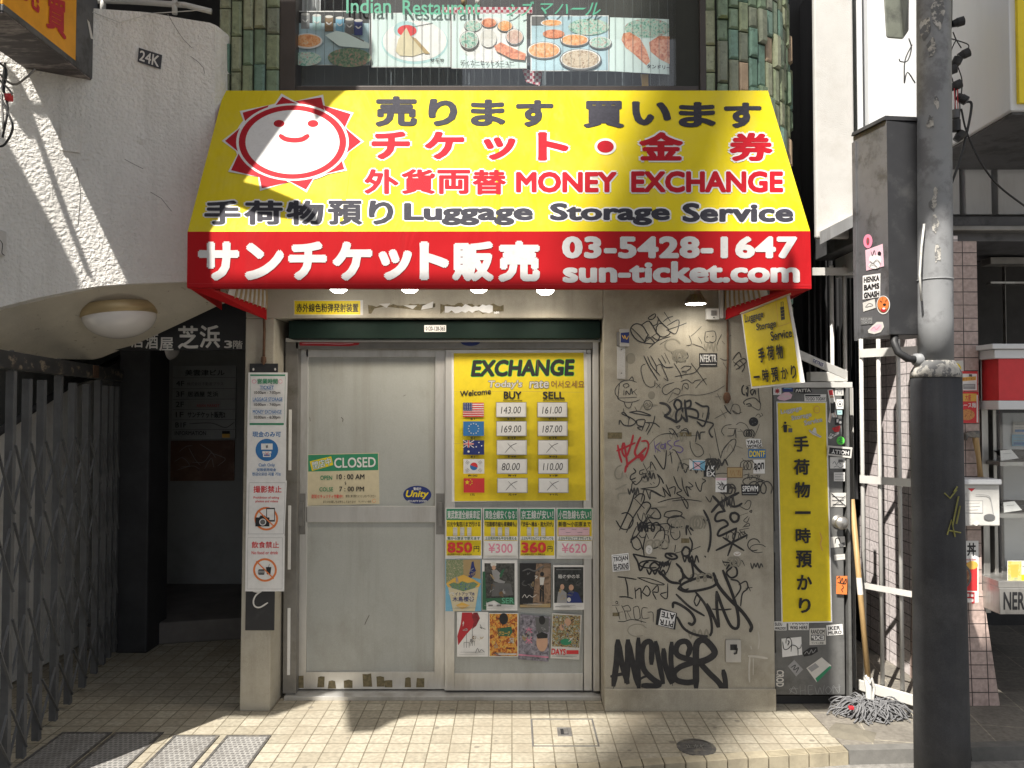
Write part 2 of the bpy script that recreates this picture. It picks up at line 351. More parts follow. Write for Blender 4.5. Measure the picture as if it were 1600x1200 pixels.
M_YEL = surf('awning_yellow', (.58, .46, .010), spec=.12, rough=.5, var=.04, scale=3, bump=.0006, bscale=18, dirt=(.56, .45, .05), dscale=2, dlo=.5, dhi=.85, wrinkle=.012, streak=(.55, .45, .06))
M_RED = surf('awning_red', (.42, .010, .014), spec=.12, rough=.5, var=.05, scale=3, bump=.0006, bscale=18, wrinkle=.010, streak=(.36, .015, .018))
M_AWHITE = surf('awning_white', (.60, .59, .58), spec=.12, rough=.55, var=.05, scale=30, dirt=(.48, .47, .46), dscale=60, dlo=.5, dhi=.75)
M_AGREY = surf('awning_grey', (.032, .031, .040), spec=.12, rough=.6, var=.25, scale=60)
M_ARED = surf('awning_letter_red', (.34, .006, .014), spec=.12, rough=.55, var=.12, scale=50)
M_LGREEN = surf('letter_green', (.05, .27, .17), rough=.5)
M_PIPEW = surf('white_pipe', (.55, .54, .51), rough=.45, var=.12, scale=9, dirt=(.25, .22, .18), dscale=14, dlo=.6, dhi=.75)
M_RUST = surf('rust', (.115, .06, .035), rough=.9, var=.4, scale=30)
M_WOOD = surf('wood_handle', (.38, .25, .11), rough=.55, var=.2, scale=10, stretch=(8, 8, 1))
M_BLK = surf('black_rubber', (.02, .02, .021), rough=.55)
M_MOP = surf('mop_yarn', (.15, .15, .155), rough=.95, var=.35, scale=40)
def glassmat(name, c=(.97, .98, .98), rough=.02, alpha=.12):
    m, n, b = _mat(name); L = n.links
    tr = n.nodes.new('ShaderNodeBsdfTransparent'); tr.inputs[0].default_value = rgba(c)
    gl = n.nodes.new('ShaderNodeBsdfGlossy'); gl.inputs['Roughness'].default_value = rough
    lw = n.nodes.new('ShaderNodeLayerWeight'); lw.inputs['Blend'].default_value = .5
    pw = n.nodes.new('ShaderNodeMath'); pw.operation = 'POWER'; pw.inputs[1].default_value = 4; L.new(lw.outputs['Facing'], pw.inputs[0])
    ad = n.nodes.new('ShaderNodeMath'); ad.operation = 'ADD'; ad.inputs[1].default_value = .03+alpha; ad.use_clamp = True; L.new(pw.outputs[0], ad.inputs[0])
    mx = n.nodes.new('ShaderNodeMixShader'); L.new(ad.outputs[0], mx.inputs[0]); L.new(tr.outputs[0], mx.inputs[1]); L.new(gl.outputs[0], mx.inputs[2])
    L.new(mx.outputs[0], n.nodes['Material Output'].inputs['Surface']); return m
M_GLASS = glassmat('window_glass', alpha=.02)
M_GLASSC = glassmat('case_glass', alpha=.03)

# ================================================================== ground
mb = MB(); mb.add([(-60, -60, -.06), (60, -60, -.06), (60, 60, -.06), (-60, 60, -.06)], [(0, 1, 2, 3)], M_ASPH)
struct(mb.build('road'))
XB = 1.60
def kerb_y(x): return -.70 + (x-.17)*.144 if x < 1.63 else -.49 + (x-1.63)*.05
mb = MB(); mb.prism([(x, kerb_y(x)+.07, 0) for x in (-8, XB)] + [(XB, 3, 0), (-8, 3, 0)], (0, 0, 1), .08, M_TILE); struct(mb.build('pavement'))
mb = MB(); mb.prism([(x, kerb_y(x)+.07, .001) for x in (XB+.002, 8)] + [(8, 3.2, .001), (XB+.002, 3.2, .001)], (0, 0, 1), .08, M_TILE2); struct(mb.build('shop_pavement'))
M_KERB = surf('kerb_tile', (.32, .28, .20), rough=.8, var=.2, scale=14, dirt=(.22, .19, .14), dscale=5, bump=.001)
M_KERBG = surf('kerb_concrete', (.14, .135, .125), rough=.9, var=.2, scale=14, bump=.002, dirt=(.10, .10, .09), dscale=5)
mb = MB(); x = -4.0
while x < 1.58:
    x2 = min(x+.098, 1.60); j = random.uniform(-.002, .002)
    a, b = kerb_y(x), kerb_y(x2)
    mb.hexa([(x+.003, a+j, -.062), (x2-.001, b+j, -.062), (x2-.001, b+.067, -.062), (x+.003, a+.067, -.062)], [(x+.003, a+j, .003), (x2-.001, b+j, .003), (x2-.001, b+.067, .003), (x+.003, a+.067, .003)], M_KERB)
    if 1.2 < x < 1.55:
        for g in range(4):
            y = a+.006+g*.013
            mb.hexa([(x+.008, y, .002), (x2-.006, y+.013, .002), (x2-.006, y+.019, .002), (x+.008, y+.006, .002)], [(x+.008, y, .008), (x2-.006, y+.013, .008), (x2-.006, y+.019, .008), (x+.008, y+.006, .008)], M_KERB)
    x += .1
while x < 5:
    x2 = x+.598; a, b = kerb_y(x), kerb_y(x2)
    mb.hexa([(x+.003, a, -.062), (x2-.002, b, -.062), (x2-.002, b+.067, -.062), (x+.003, a+.067, -.062)], [(x+.003, a+.008, .004), (x2-.002, b+.008, .004), (x2-.002, b+.067, .004), (x+.003, a+.067, .004)], M_KERBG)
    x += .6
struct(mb.build('kerb'))

# ================================================================== shop building
shop = thing('ticket_shop', 'beige shop front with graffiti, sliding doors and green tiled upper columns behind the yellow awning', 'building', (0, .3, 0))
ZT = P(790, 142, 0).z-.012
xl0, xl1 = P(383, 600, 0).x, P(428, 600, 0).x
xo = P(943, 600, 0).x; xr = P(1207, 600, 0).x
zl = P(700, 497, 0).z; zw = P(700, 138, .05).z
mb = MB()
# the wall round the door opening: left pier (uneven foot), lintel, right wall
mb.hexa([(xl0-.012, -.008, 0), (xl1-.006, -.008, 0), (xl1-.006, .55, 0), (xl0-.012, .55, 0)], [(xl0, 0, zl), (xl1, 0, zl), (xl1, .55, zl), (xl0, .55, zl)], M_STUCCO)
mb.box(xl0, xo, 0, .55, zl, ZT, M_STUCCO)
mb.box(xo, xr, 0, .55, 0, ZT, M_STUCCO)
mb.box(xo-.001, xr+.002, -.012, -.001, -.001, .12, M_STUCCO)
wall = mb.build('wall', shop, bevel=.006)
mb = MB(); mb.box(xl0, P(440, 60, .2).x, .22, .6, ZT+.002, 5.2, M_STUCCO); mb.build('upper_wall', shop)
mb = MB(); mb.box(P(1100, 60, .2).x, 1.2, .24, .5, ZT+.002, 5.2, M_STUCCO); mb.build('upper_wall', shop)
# inside behind the door
mb = MB(); mb.box(xl1, xo, .56, .6, 0, zl, M_DARK); mb.build('inner_wall', shop)
# hallway to the left of the pier
mb = MB()
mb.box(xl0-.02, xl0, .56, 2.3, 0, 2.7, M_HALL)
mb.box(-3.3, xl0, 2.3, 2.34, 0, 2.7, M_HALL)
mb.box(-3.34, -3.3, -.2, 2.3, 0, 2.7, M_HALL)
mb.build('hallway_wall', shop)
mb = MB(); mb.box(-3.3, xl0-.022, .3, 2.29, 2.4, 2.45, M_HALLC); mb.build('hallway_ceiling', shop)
mb = MB(); a = P(186, 600, .95); b = P(234, 600, .95); mb.box(a.x, b.x, .95, 1.25, 0, 2.399, M_DARK); mb.build('hallway_post', shop, bevel=.01)
# step and dark doorway at the back of the hall
M_STEP = surf('hall_step', (.13, .12, .11), rough=.8, var=.25, scale=5)
mb = MB(); mb.prism([P(150, 1034, 1.0), Vector((xl0-.022, 1.38, 0)), Vector((xl0-.022, 2.29, 0)), Vector((-3.0, 2.29, 0))][::-1], (0, 0, -1), .001, M_STEP)
mb.v = []; mb.f = []; mb.m = []
base = [(-2.9, 1.02), (xl0-.022, 1.36), (xl0-.022, 2.29), (-2.9, 2.29)]
mb.prism([(x, y, .15) for x, y in base], (0, 0, 1), .15, M_STEP); mb.build('hallway_step', shop, bevel=.01)
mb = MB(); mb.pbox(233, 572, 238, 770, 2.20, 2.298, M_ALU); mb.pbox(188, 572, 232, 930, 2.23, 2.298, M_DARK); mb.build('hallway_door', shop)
mb = MB(); mb.tube([Vector((-2.9, -.5, 1.22)), Vector((-2.9, .9, 1.8)), Vector((-2.9, 1.8, 2.1))], .022, M_DARK); mb.build('stair_rail', shop, smooth=True)
# stairs flank seen through the gate
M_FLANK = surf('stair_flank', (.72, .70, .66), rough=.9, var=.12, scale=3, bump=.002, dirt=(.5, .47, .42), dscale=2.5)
mb = MB(); mb.prism([(-2.95, -.55, .01), (-2.95, 1.9, .01), (-2.95, 1.9, 1.95), (-2.95, .9, 1.75), (-2.95, -.55, 1.15)], (1, 0, 0), .045, M_FLANK); mb.build('stair_flank', shop)

# green glazed tile columns
TG = [surf('glaze_%d' % i, c, rough=.28, var=.3, scale=22, dirt=tuple(x*.55 for x in c), dscale=35, dlo=.55, dhi=.65, bump=.001, bscale=50) for i, c in enumerate([(.17, .235, .155), (.23, .27, .165), (.14, .235, .185), (.27, .29, .19), (.19, .21, .155)])]
TGT = surf('glaze_tan', (.38, .28, .19), rough=.4, var=.25, scale=20)
M_GROUT = surf('tile_grout', (.03, .032, .028), rough=.95)
def tile_mb(mb, o, e, n, w, z0, z1, mat, d):
    """one glazed brick with chamfered edges: o foot on the face, e along, n outwards"""
    up = Vector((0, 0, 1)); g = .003; c = min(.010, d*.9)
    a = [o+e*g+up*(z0+g), o+e*(w-g)+up*(z0+g), o+e*(w-g)+up*(z1-g), o+e*g+up*(z1-g)]
    b = [a[0]+e*c+up*c+n*d, a[1]-e*c+up*c+n*d, a[2]-e*c-up*c+n*d, a[3]+e*c-up*c+n*d]
    m = [p+n*(d*.55) for p in a]
    mb.add(a+m+b, [(0,1,5,4),(1,2,6,5),(2,3,7,6),(3,0,4,7),(4,5,9,8),(5,6,10,9),(6,7,11,10),(7,4,8,11),(8,9,10,11)], mat)
def tile_columns(mb, spots, zlo, zhi, tan_=.12):
    for o, e, n, w in spots:
        z = zlo - random.uniform(0, .15)
        while z < zhi:
            h = random.choice([.12, .15, .17, .2, .2, .24]); mat = TGT if random.random() < tan_ else random.choice(TG)
            tile_mb(mb, o, e, n, w, z, z+h, mat, random.choice([.012, .016, .02, .024, .034]))
            z += h
mb = MB(); a, b = P(342, 60, .03).x, P(438, 60, .03).x
mb.box(a, b, .04, .3, 3.2, 4.6, M_GROUT)
spots = []; x = a
for wd in (.066, .062, .06, .066, .076): spots.append((Vector((x, .04, 0)), Vector((1, 0, 0)), Vector((0, -1, 0)), wd)); x += wd*(b-a)/.33
tile_columns(mb, spots, 3.25, 4.5, .04); mb.build('tiled_column', shop)
mb = MB(); cx, cy, rad = 1.10, .63, .585
spots = [(Vector((1.075-.005, cy-rad, 0)), Vector((1, 0, 0)), Vector((0, -1, 0)), .062)]
for i in range(16):
    t = R(-88 + 6.2*i); t2 = R(-88+6.2*(i+1))
    p = Vector((cx+.02+rad*math.cos(t), cy+rad*math.sin(t), 0)); q = Vector((cx+.02+rad*math.cos(t2), cy+rad*math.sin(t2), 0)); e = (q-p)
    spots.append((p, e.normalized(), Vector((e.y, -e.x, 0)).normalized(), e.length))
tile_columns(mb, spots, 1.9, 4.5)
mb.lathe([(rad-.004, 1.8), (rad-.004, 4.6)], M_GROUT, Matrix.Translation((cx+.02, cy, 0)), 48)
mb.box(1.07, 1.12, cy-rad+.004, .55, 1.8, 4.6, M_GROUT); mb.build('tiled_column', shop)

# upper window
win = MB(); M_WFR = surf('window_frame_brown', (.06, .05, .045), rough=.4, metal=.4)
win.pbox(438, -60, 461, 150, .03, .16, M_WFR); win.pbox(1093, -60, 1104, 150, .03, .16, M_WFR)
win.pbox(461, 134, 1093, 152, .05, .16, M_WFR)
window = win.build('window', shop, bevel=.003)
mb = MB(); mb.pbox(461, -60, 1093, 134, .085, .089, M_GLASS); mb.build('pane', window)
mb = MB(); M_WIRE = surf('glass_wire', (.10, .12, .12), rough=.5)
for i in range(46):
    p = P(466+13.75*i, 60, .0905); mb.box(p.x-.0007, p.x+.0007, .0895, .0912, P(500, 133, .09).z, 4.3, M_WIRE)
mb.build('glass_wire', window)
mb = MB(); mb.pbox(425, -90, 1115, 160, .75, .76, M_DARK)
M_RSILL = surf('inner_sill', (.11, .135, .15), rough=.7, var=.1)
a = P(461, 134, .17); b = P(1093, 134, .17); mb.box(a.x, b.x, .165, .6, a.z-.02, a.z, M_RSILL); mb.pbox(466, 98, 1090, 136, .24, .25, M_RSILL); mb.build('window_recess', window)
gl = FY(.083)
for tx, bx in (('Indian', (541, -3, 611, 21)), ('Restaurant', (629, 0, 750, 23))):
    mb = MB(); letter(mb, gl, tx, bx, M_LGREEN, .001, off=.012); mb.build('lettering', window)
mb = MB()
for ch, bx in zip('シブマハール', ((793, 6, 810, 25), (815, 2, 832, 25), (842, 5, 862, 22), (869, 6, 890, 22), (893, 12, 914, 15), (917, 4, 939, 24))):
    q = [(bx[0]+3, bx[1]), (bx[2]+3, bx[1]), (bx[2]-3, bx[3]), (bx[0]-3, bx[3])]; mb = MB(); letter(mb, gl, ch, q, M_LGREEN, .001, off=.012); mb.build('lettering', window)

# shutter box, door frame and doors
mb = MB(); mb.pbox(451, 501, 938, 529, .05, .22, M_SHUT); mb.build('shutter_box', shop, bevel=.004)
mb = MB(); YF = .17
mb.pbox(446, 530, 462, 1084, YF, .24, M_ALU_D); mb.pbox(926, 530, 937, 1080, YF, .24, M_ALU)
mb.pbox(446, 528, 938, 534, YF-.03, .20, M_ALU); mb.pbox(462, 534, 926, 545, YF, .24, M_ALU_D)
a = P(446, 1082, YF); b = P(938, 1082, YF); mb.box(a.x, b.x, YF-.03, .30, .0, .022, M_ALU)
mb.pbox(451, 640, 455, 735, YF-.004, YF-.0005, 'white'); mb.pbox(450, 790, 454, 890, YF-.004, YF-.0005, 'white'); mb.pbox(449, 950, 453, 1055, YF-.004, YF-.0005, 'white')
fr = mb.build('door_frame', shop, bevel=.002)
Y1 = .23
d1 = MB(); d1.pbox(463, 546, 478, 1077, Y1, Y1+.03, M_ALU); d1.pbox(680, 546, 695, 1077, Y1, Y1+.03, M_ALU)
d1.pbox(478, 546, 680, 558, Y1, Y1+.03, M_ALU); d1.pbox(478, 791, 680, 816, Y1, Y1+.03, M_ALU); d1.pbox(478, 1050, 680, 1077, Y1, Y1+.03, M_ALU)
M_TAPE = surf('tape_residue', (.16, .13, .07), rough=.8, var=.4, scale=60)
pd = FY(Y1)
for (u0, v0, u1, v1) in ((462, 1055, 475, 1075), (496, 1056, 507, 1074), (513, 1064, 525, 1076), (538, 1063, 551, 1075), (567, 1053, 581, 1073), (588, 1058, 600, 1073), (601, 1062, 613, 1074), (633, 1060, 643, 1074), (650, 1060, 663, 1074)):
    d1.flat(pd, [(u0+random.uniform(-1, 1.5), v0+random.uniform(-1, 2)), ((u0+u1)/2, v0+random.uniform(-2, 1)), (u1+random.uniform(-1.5, 1), v0+random.uniform(-1, 2)), (u1+random.uniform(-1, 1), v1), (u0+random.uniform(-1, 1), v1)], M_TAPE, .0008)
door1 = d1.build('sliding_door', shop, bevel=.002)
mb = MB(); mb.pbox(478, 558, 680, 791, Y1+.012, Y1+.02, M_DOORP); mb.pbox(478, 816, 680, 1050, Y1+.012, Y1+.02, M_DOORP)
M_MARK = surf('scuff', (.12, .11, .09), rough=.8)
for q in ([(533, 652), (536, 655), (535, 659)], [(484, 652), (485, 658)], [(577, 961), (572, 971), (570, 976)], [(630, 619), (634, 617)]): stroke(mb, FY(Y1+.012), q, 1.1, M_MARK, .001)
mb.build('door_panel', door1)
for u in (464.5, 681.5):
    mb = MB(); mb.pbox(u, 771, u+12.5, 835, Y1-.003, Y1-.0005, M_ALU_D); mb.pbox(u+3, 785, u+9.5, 822, Y1-.016, Y1-.0032, M_ALU_D); mb.build('handle', door1, bevel=.002)
Y2 = .2
d2 = MB(); d2.pbox(696, 546, 710, 1079, Y2, Y2+.027, M_ALU); d2.pbox(911, 546, 925, 1079, Y2, Y2+.027, M_ALU)
d2.pbox(710, 546, 911, 556, Y2, Y2+.027, M_ALU); d2.pbox(710, 1052, 911, 1079, Y2, Y2+.027, M_ALU)
door2 = d2.build('sliding_door', shop, bevel=.002)
mb = MB(); mb.pbox(710, 556, 911, 1052, Y2+.010, Y2+.018, M_DOORP); mb.build('door_panel', door2)
mb = MB(); mb.pbox(916, 546, 924, 553, Y2-.012, Y2-.0005, M_ALU_D); mb.tube([P(920, 549.5, Y2-.02), P(920, 549.5, Y2-.006)], .012, M_STEEL, 10); mb.build('lock', door2)
PF, PD1, PD2 = FY(0), FY(Y1), FY(Y2)

# wall fittings on the right part of the shop front
mb = MB(); mb.pbox(969, 514, 983, 541, -.04, -.0005, M_GSTUC); mb.pbox(964, 519, 968.5, 540, -.02, -.0005, M_ALU_D); mb.pbox(964, 541.5, 977, 592, -.008, -.0005, M_GSTUC)
for v in (546, 583): mb.tube([P(971, v, -.0095), P(971, v, -.0081)], .004, M_ALU_D, 8)
f = mb.build('sensor_box', bevel=.003); tag(f, 'grey sensor box with a small blue sticker above a riveted strip at the door corner', 'sensor')
pl = FY(-.04); mb = MB(); mb.flat(pl, [(970, 520), (983, 519), (983, 536), (970, 535)], 'navy', .0012); stroke(mb, pl, [(972, 524), (975, 529), (976, 524), (979, 530), (982, 525)], 1.2, 'gold', .0018); mb.build('sticker', f)
mb = MB(); mb.pbox(1104, 482, 1124, 499, -.03, -.0005, 'offw'); mb.pbox(1111, 485, 1120, 493, -.034, -.0302, M_ALU_D); mb.tube([P(1115.5, 496, -.0325), P(1115.5, 496, -.0301)], .004, M_BLK, 8)
tag(mb.build('switch_box', bevel=.006), 'small white switch box with dark square window below the awning corner', 'switch box')
mb = MB(); mb.pbox(1134, 1000, 1158, 1035, -.012, -.0005, M_STEEL); mb.pbox(1141, 1007, 1152, 1016, -.0135, -.0122, M_BLK)
mb.tube([P(1149, 1009, -.02), P(1152, 1014, -.026), P(1151, 1021, -.02), P(1147, 1022, -.016)], .004, M_BLK, 6)
tag(mb.build('keyhole_plate', bevel=.006), 'dented metal plate with a square hole, low on the graffiti wall', 'cover plate')
mb = MB(); mb.tube([P(1137, 500, -.006), P(1137.5, 560, -.007), P(1136, 600, -.007), P(1136, 612, -.008)], .0055, M_RUST, 8); mb.lathe([(0, .03), (.012, .026), (.019, .008), (.02, -.008), (.010, -.03), (0, -.034)], M_RUST, Matrix.Translation(P(1136, 621, -.012)), 12)
tag(mb.build('rusty_pipe', smooth=True), 'thin rusty pipe running down the graffiti wall to a rusty knob', 'pipe')
mb = MB(); mb.tube([P(412.5, 492, -.02), P(413, 520, -.015), P(412, 562, -.015)], .0075, M_RUST, 8); mb.lathe([(0, .02), (.013, .015), (.015, -.012), (0, -.03)], M_RUST, Matrix.Translation(P(412, 562, -.018)), 10)
tag(mb.build('rusty_pipe', smooth=True), 'rusty pipe on the left pier above the white notices', 'pipe')
mb = MB(); mb.pbox(1124.5, 430, 1131, 497, -.03, -.0005, M_PIPEW); mb.pbox(1131.5, 430, 1134, 497, -.02, -.0005, M_ALU)
tag(mb.build('cable_duct', bevel=.002), 'white vertical cable duct under the right end of the awning', 'duct')

# ================================================================== left building: curved stair parapet
stair = thing('stair_tower', 'white stucco curved stair parapet with beige underside, left of the awning', 'building', P(240, 442, -.1))
def lerp(tab, u):
    for (a, x), (b, y) in zip(tab, tab[1:]):
        if min(a, b) <= u <= max(a, b): return x+(y-x)*(u-a)/(b-a)
    return tab[0][1] if abs(u-tab[0][0]) < abs(u-tab[-1][0]) else tab[-1][1]
TY = [(345, -.05), (336, -.085), (300, -.12), (240, -.18), (150, -.30), (60, -.42), (0, -.50), (-200, -.75)]
TB = [(345, 441), (300, 440), (240, 442), (200, 443.5), (150, 447), (60, 465), (0, 480), (-200, 540)]
TT = [(345, 47), (340, 41), (331, 36), (287, 29), (230, 19), (187, 16), (144, 13), (0, -12), (-200, -60)]
US = [345, 343, 340, 336, 328, 318, 306, 294, 280, 265, 250, 235, 220, 205, 190, 175, 160, 145, 130, 115, 100, 80, 60, 40, 20, 0, -40, -90, -140, -200]
mb = MB(); vs = []; NR = 14
for u in US:
    y = lerp(TY, u); a = P(u, lerp(TB, u), y); b = P(u, lerp(TT, u), y)
    for j in range(NR+1): vs.append(a.lerp(b, j/NR))
    back = Vector((.03 if u > 300 else 0, .14, 0)); vs.append(b+back); vs.append(a+back)
K = NR+3; fs = []
for i in range(len(US)-1):
    for j in range(K): fs.append((i*K+j, i*K+(j+1) % K, (i+1)*K+(j+1) % K, (i+1)*K+j))
fs.append(tuple(range(K)))
mb.add(vs, fs, M_PARA); mb.build('parapet', stair, smooth=False)
def para_pt(u, v): return P(u, v, lerp(TY, u))
INN = [(345, 402, 455, .0), (318, 340, 478, .08), (300, 300, 497, .13), (240, 225, 532, .25), (150, 150, 562, .32), (60, 62, 560, .12), (0, 0, 548, -.2), (-200, -220, 520, -.6)]
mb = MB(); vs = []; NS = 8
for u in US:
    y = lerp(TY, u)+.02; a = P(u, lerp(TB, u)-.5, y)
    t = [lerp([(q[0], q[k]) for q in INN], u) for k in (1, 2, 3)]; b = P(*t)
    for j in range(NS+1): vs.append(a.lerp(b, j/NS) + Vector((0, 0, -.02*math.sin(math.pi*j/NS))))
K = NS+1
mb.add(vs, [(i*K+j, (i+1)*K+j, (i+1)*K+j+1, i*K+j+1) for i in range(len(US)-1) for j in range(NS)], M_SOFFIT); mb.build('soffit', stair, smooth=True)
# slab over the soffit keeps the stair solid
mb = MB(); a = P(345, 441, 0)
mb.box(-4.2, a.x, .06, .34, a.z+.16, 2.75, M_HALLC); mb.box(-4.2, a.x, .9, 1.0, 2.6, 4.5, M_DARK); mb.box(-4.2, a.x, -.25, 1.0, 4.55, 4.65, M_DARK); mb.build('stair_core', stair)  # top box is an unseen roof added to shade the back wall
mb = MB(); mb.tube([P(130, 0, -.02), P(200, 2, -.02), P(290, 8, -.02), P(330, 18, -.01)], .016, M_PIPEW, 8)
for u in (161, 273): mb.tube([P(u, 22, -.02), P(u, -8, -.02)], .015, M_PIPEW, 8)
mb.build('handrail', stair, smooth=True)
mb = MB(); pp = [para_pt(u, v)+Vector((0, -.001, 0)) for u, v in ((97, 194), (128, 197), (127, 240), (97, 236))]
mb.prism([p+Vector((0, -.012, 0)) for p in pp], (0, -1, 0), .03, M_PARA); mb.build('access_panel', stair, bevel=.002)
mb = MB(); mb.tube([para_pt(148, 22)+Vector((0, -.02, 0)), para_pt(190, 38)+Vector((0, -.02, 0)), para_pt(240, 24)+Vector((0, -.02, 0)), para_pt(300, 20)+Vector((0, -.02, 0)), para_pt(330, 17)+Vector((0, -.02, 0))], .0022, M_PIPEW, 6); mb.build('wire', stair)
M_CRK = surf('stucco_crack', (.25, .24, .22), rough=.95)
for pts in ([(262, 22), (270, 36), (280, 52), (287, 62), (300, 75)], [(298, 88), (310, 97), (318, 106), (320, 115)], [(195, 249), (210, 257), (224, 264)], [(235, 300), (252, 310), (268, 330)], [(120, 262), (126, 300), (122, 350)]):
    mb = MB(); mb.tube([para_pt(u, v)+Vector((0, -.0005, 0)) for u, v in pts], .0016, M_CRK, 5); mb.build('crack', stair)
mb = MB(); mb.lathe([(.0, -.006), (.02, -.004), (.034, .004)], M_PARA, Matrix.Translation(para_pt(217, 217)) @ Matrix.Rotation(R(-90), 4, 'X'), 14); mb.build('plaster_bump', stair, smooth=True)
# unseen shade panels added by the stair, with an open slot for sun
def back_to(p, y): return p - SUN*((p.y-y)/SUN.y)
YP = -1.42
for pts in ([(30, 130), (60, 215), (106, 342), (140, 430)], [(18, 176), (45, 166), (60, 172), (84, 168)], [(20, 120), (34, 150), (38, 200)]):
    mb = MB(); mb.tube(smooth_path([back_to(para_pt(u, v), -.95) for u, v in pts], 4), .011 if len(pts) > 3 else .02, M_DARK, 6); mb.build('cable', stair)  # unseen tubes added to cast the broken shadows on the parapet
cq, dq = [back_to(para_pt(u, v), YP) for u, v in ((126, 440), (14, 232))]
M_OUT = surf('side_shade_panel', (.5, .49, .46), rough=.9)
def slab(poly):
    mb = MB(); mb.prism([(x, YP, z) for x, z in poly], (0, -1, 0), .08, M_OUT); mb.build('side_shade_panel', stair)
slab([(-5, -.06), (-2.45, -.06), (-2.45, 3.9), (-5, 3.9)])
slab([(-5, 3.901), (cq.x, 3.901), (cq.x, cq.z), (dq.x, dq.z), (dq.x-.9, dq.z+1.1), (-5, dq.z+1.1)])
# ================================================================== right-hand building
rb = thing('corner_shop', 'neighbouring shop with pink tiled column, white panels and dark open front', 'building', (2.5, .3, 0))
mb = MB(); a = P(1275, 300, .3).x; b = P(1336, 300, .3).x; z0 = P(1300, 372, .3).z
mb.box(a, b, .3, .34, z0, 5, M_GSTUC); mb.build('grey_column', rb, bevel=.01)
mb = MB(); mb.hexa([P(1281, 382, .16), P(1338, 352, .16), P(1338, 352, .4), P(1281, 382, .4)], [P(1281, 362, .16), P(1338, 333, .16), P(1338, 333, .4), P(1281, 362, .4)], M_STEEL); mb.build('canopy_edge', rb)
mb = MB(); mb.pbox(1336, -200, 1352, 420, .40, .75, M_WPAN); mb.pbox(1353, -200, 1436, 420, .41, .75, M_WPAN); mb.pbox(1437, -200, 1500, 335, .42, .75, M_WPAN); mb.pbox(1501, -200, 1550, 335, .41, .75, M_WPAN); mb.pbox(1551, -200, 1800, 335, .415, .75, M_WPAN)
mb.build('upper_wall', rb, bevel=.004)
mb = MB(); mb.pbox(1338, 338, 1800, 377, .2, .8, M_BOXL); mb.pbox(1478, 352, 1800, 360, .12, .199, M_ALU_D); mb.build('lintel', rb, bevel=.006)
xs = 2.42
mb = MB(); u0 = P(1484, 700, .09).x; u1 = P(1531, 700, .09).x
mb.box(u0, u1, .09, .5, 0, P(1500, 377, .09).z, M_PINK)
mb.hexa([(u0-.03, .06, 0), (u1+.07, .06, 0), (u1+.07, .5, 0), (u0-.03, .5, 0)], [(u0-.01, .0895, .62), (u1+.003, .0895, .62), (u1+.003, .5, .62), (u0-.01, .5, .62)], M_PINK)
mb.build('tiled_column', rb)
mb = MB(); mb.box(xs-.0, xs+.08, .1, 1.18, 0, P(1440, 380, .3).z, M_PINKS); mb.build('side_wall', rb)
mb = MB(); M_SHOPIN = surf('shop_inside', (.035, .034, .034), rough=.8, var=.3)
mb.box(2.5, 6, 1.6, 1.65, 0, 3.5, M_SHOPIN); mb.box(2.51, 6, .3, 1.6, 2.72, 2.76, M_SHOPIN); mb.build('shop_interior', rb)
mb = MB(); mb.pbox(1546, 1026, 1800, 1056, .9, 1.0, M_PINK); mb.pbox(1546, 1056, 1800, 1085, .98, 1.05, M_SHOPIN); mb.build('low_wall', rb)
mb = MB(); mb.pbox(1532, 545, 1549, 958, .12, .4, M_STEEL); mb.pbox(1549.5, 552, 1562, 958, .14, .4, M_STEEL); mb.build('steel_post', rb, bevel=.003)
mb = MB(); M_GAP = surf('alley_wall', (.02, .02, .02), rough=.9, var=.3, scale=3, stretch=(6, 6, .3))  # near-black colour stands in for the shade in the alley
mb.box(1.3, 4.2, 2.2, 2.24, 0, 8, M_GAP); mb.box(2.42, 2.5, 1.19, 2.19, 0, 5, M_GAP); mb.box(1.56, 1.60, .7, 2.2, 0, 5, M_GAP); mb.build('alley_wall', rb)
# dark corrugated panel high in the gap
mb = MB()
for i in range(9):
    u = 1262+i*9; mb.pbox(u, 395, u+7, 780, 1.1+.02*(i % 2), 1.14, M_DARK)
mb.build('alley_shutter', rb)
# ================================================================== awning
YA = -.55
aw = thing('awning', 'yellow and red fabric awning with smiling sun emblem over the shop door', 'awning', P(790, 140, 0))
tl, tr = P(350, 137, 0), P(1200, 146, 0); ml, mr = P(293, 362, YA), P(1266, 361, YA); bl, br = P(292, 449, YA), P(1268, 451, YA)
tl.z = tr.z = (tl.z+tr.z)/2
nA = (ml-tl).cross(tr-tl); AP = Pl((tl+tr)/2, nA); VP_ = Pl((ml+mr)/2, (0, -1, 0))
mb = MB(); NU, NV = 60, 16; vs = []
def sag(s, t): return -.010*math.sin(math.pi*t)*(1-.5*math.cos(2*math.pi*s*6)*.25) - .0
for j in range(NV+1):
    for i in range(NU+1):
        s_, t = i/NU, j/NV
        p = (tl.lerp(tr, s_)).lerp(ml.lerp(mr, s_), t)
        p = AP.p + (p-AP.p) - AP.n*((p-AP.p).dot(AP.n))
        vs.append(p - AP.n*(.0012*math.sin(math.pi*t)*(1+.6*math.sin(s_*37))))
mb.add(vs, [(j*(NU+1)+i, j*(NU+1)+i+1, (j+1)*(NU+1)+i+1, (j+1)*(NU+1)+i) for j in range(NV) for i in range(NU)], M_YEL)
mb.build('canopy', aw, smooth=True)
for s_ in (.245, .5, .755):
    mb = MB(); a, b = tl.lerp(tr, s_), ml.lerp(mr, s_); e = Vector((.011, 0, 0)); up = AP.n*.0006
    mb.add([a-e+up, a+e+up, b+e+up, b-e+up], [(0, 1, 2, 3)], M_YEL); mb.build('seam', aw)
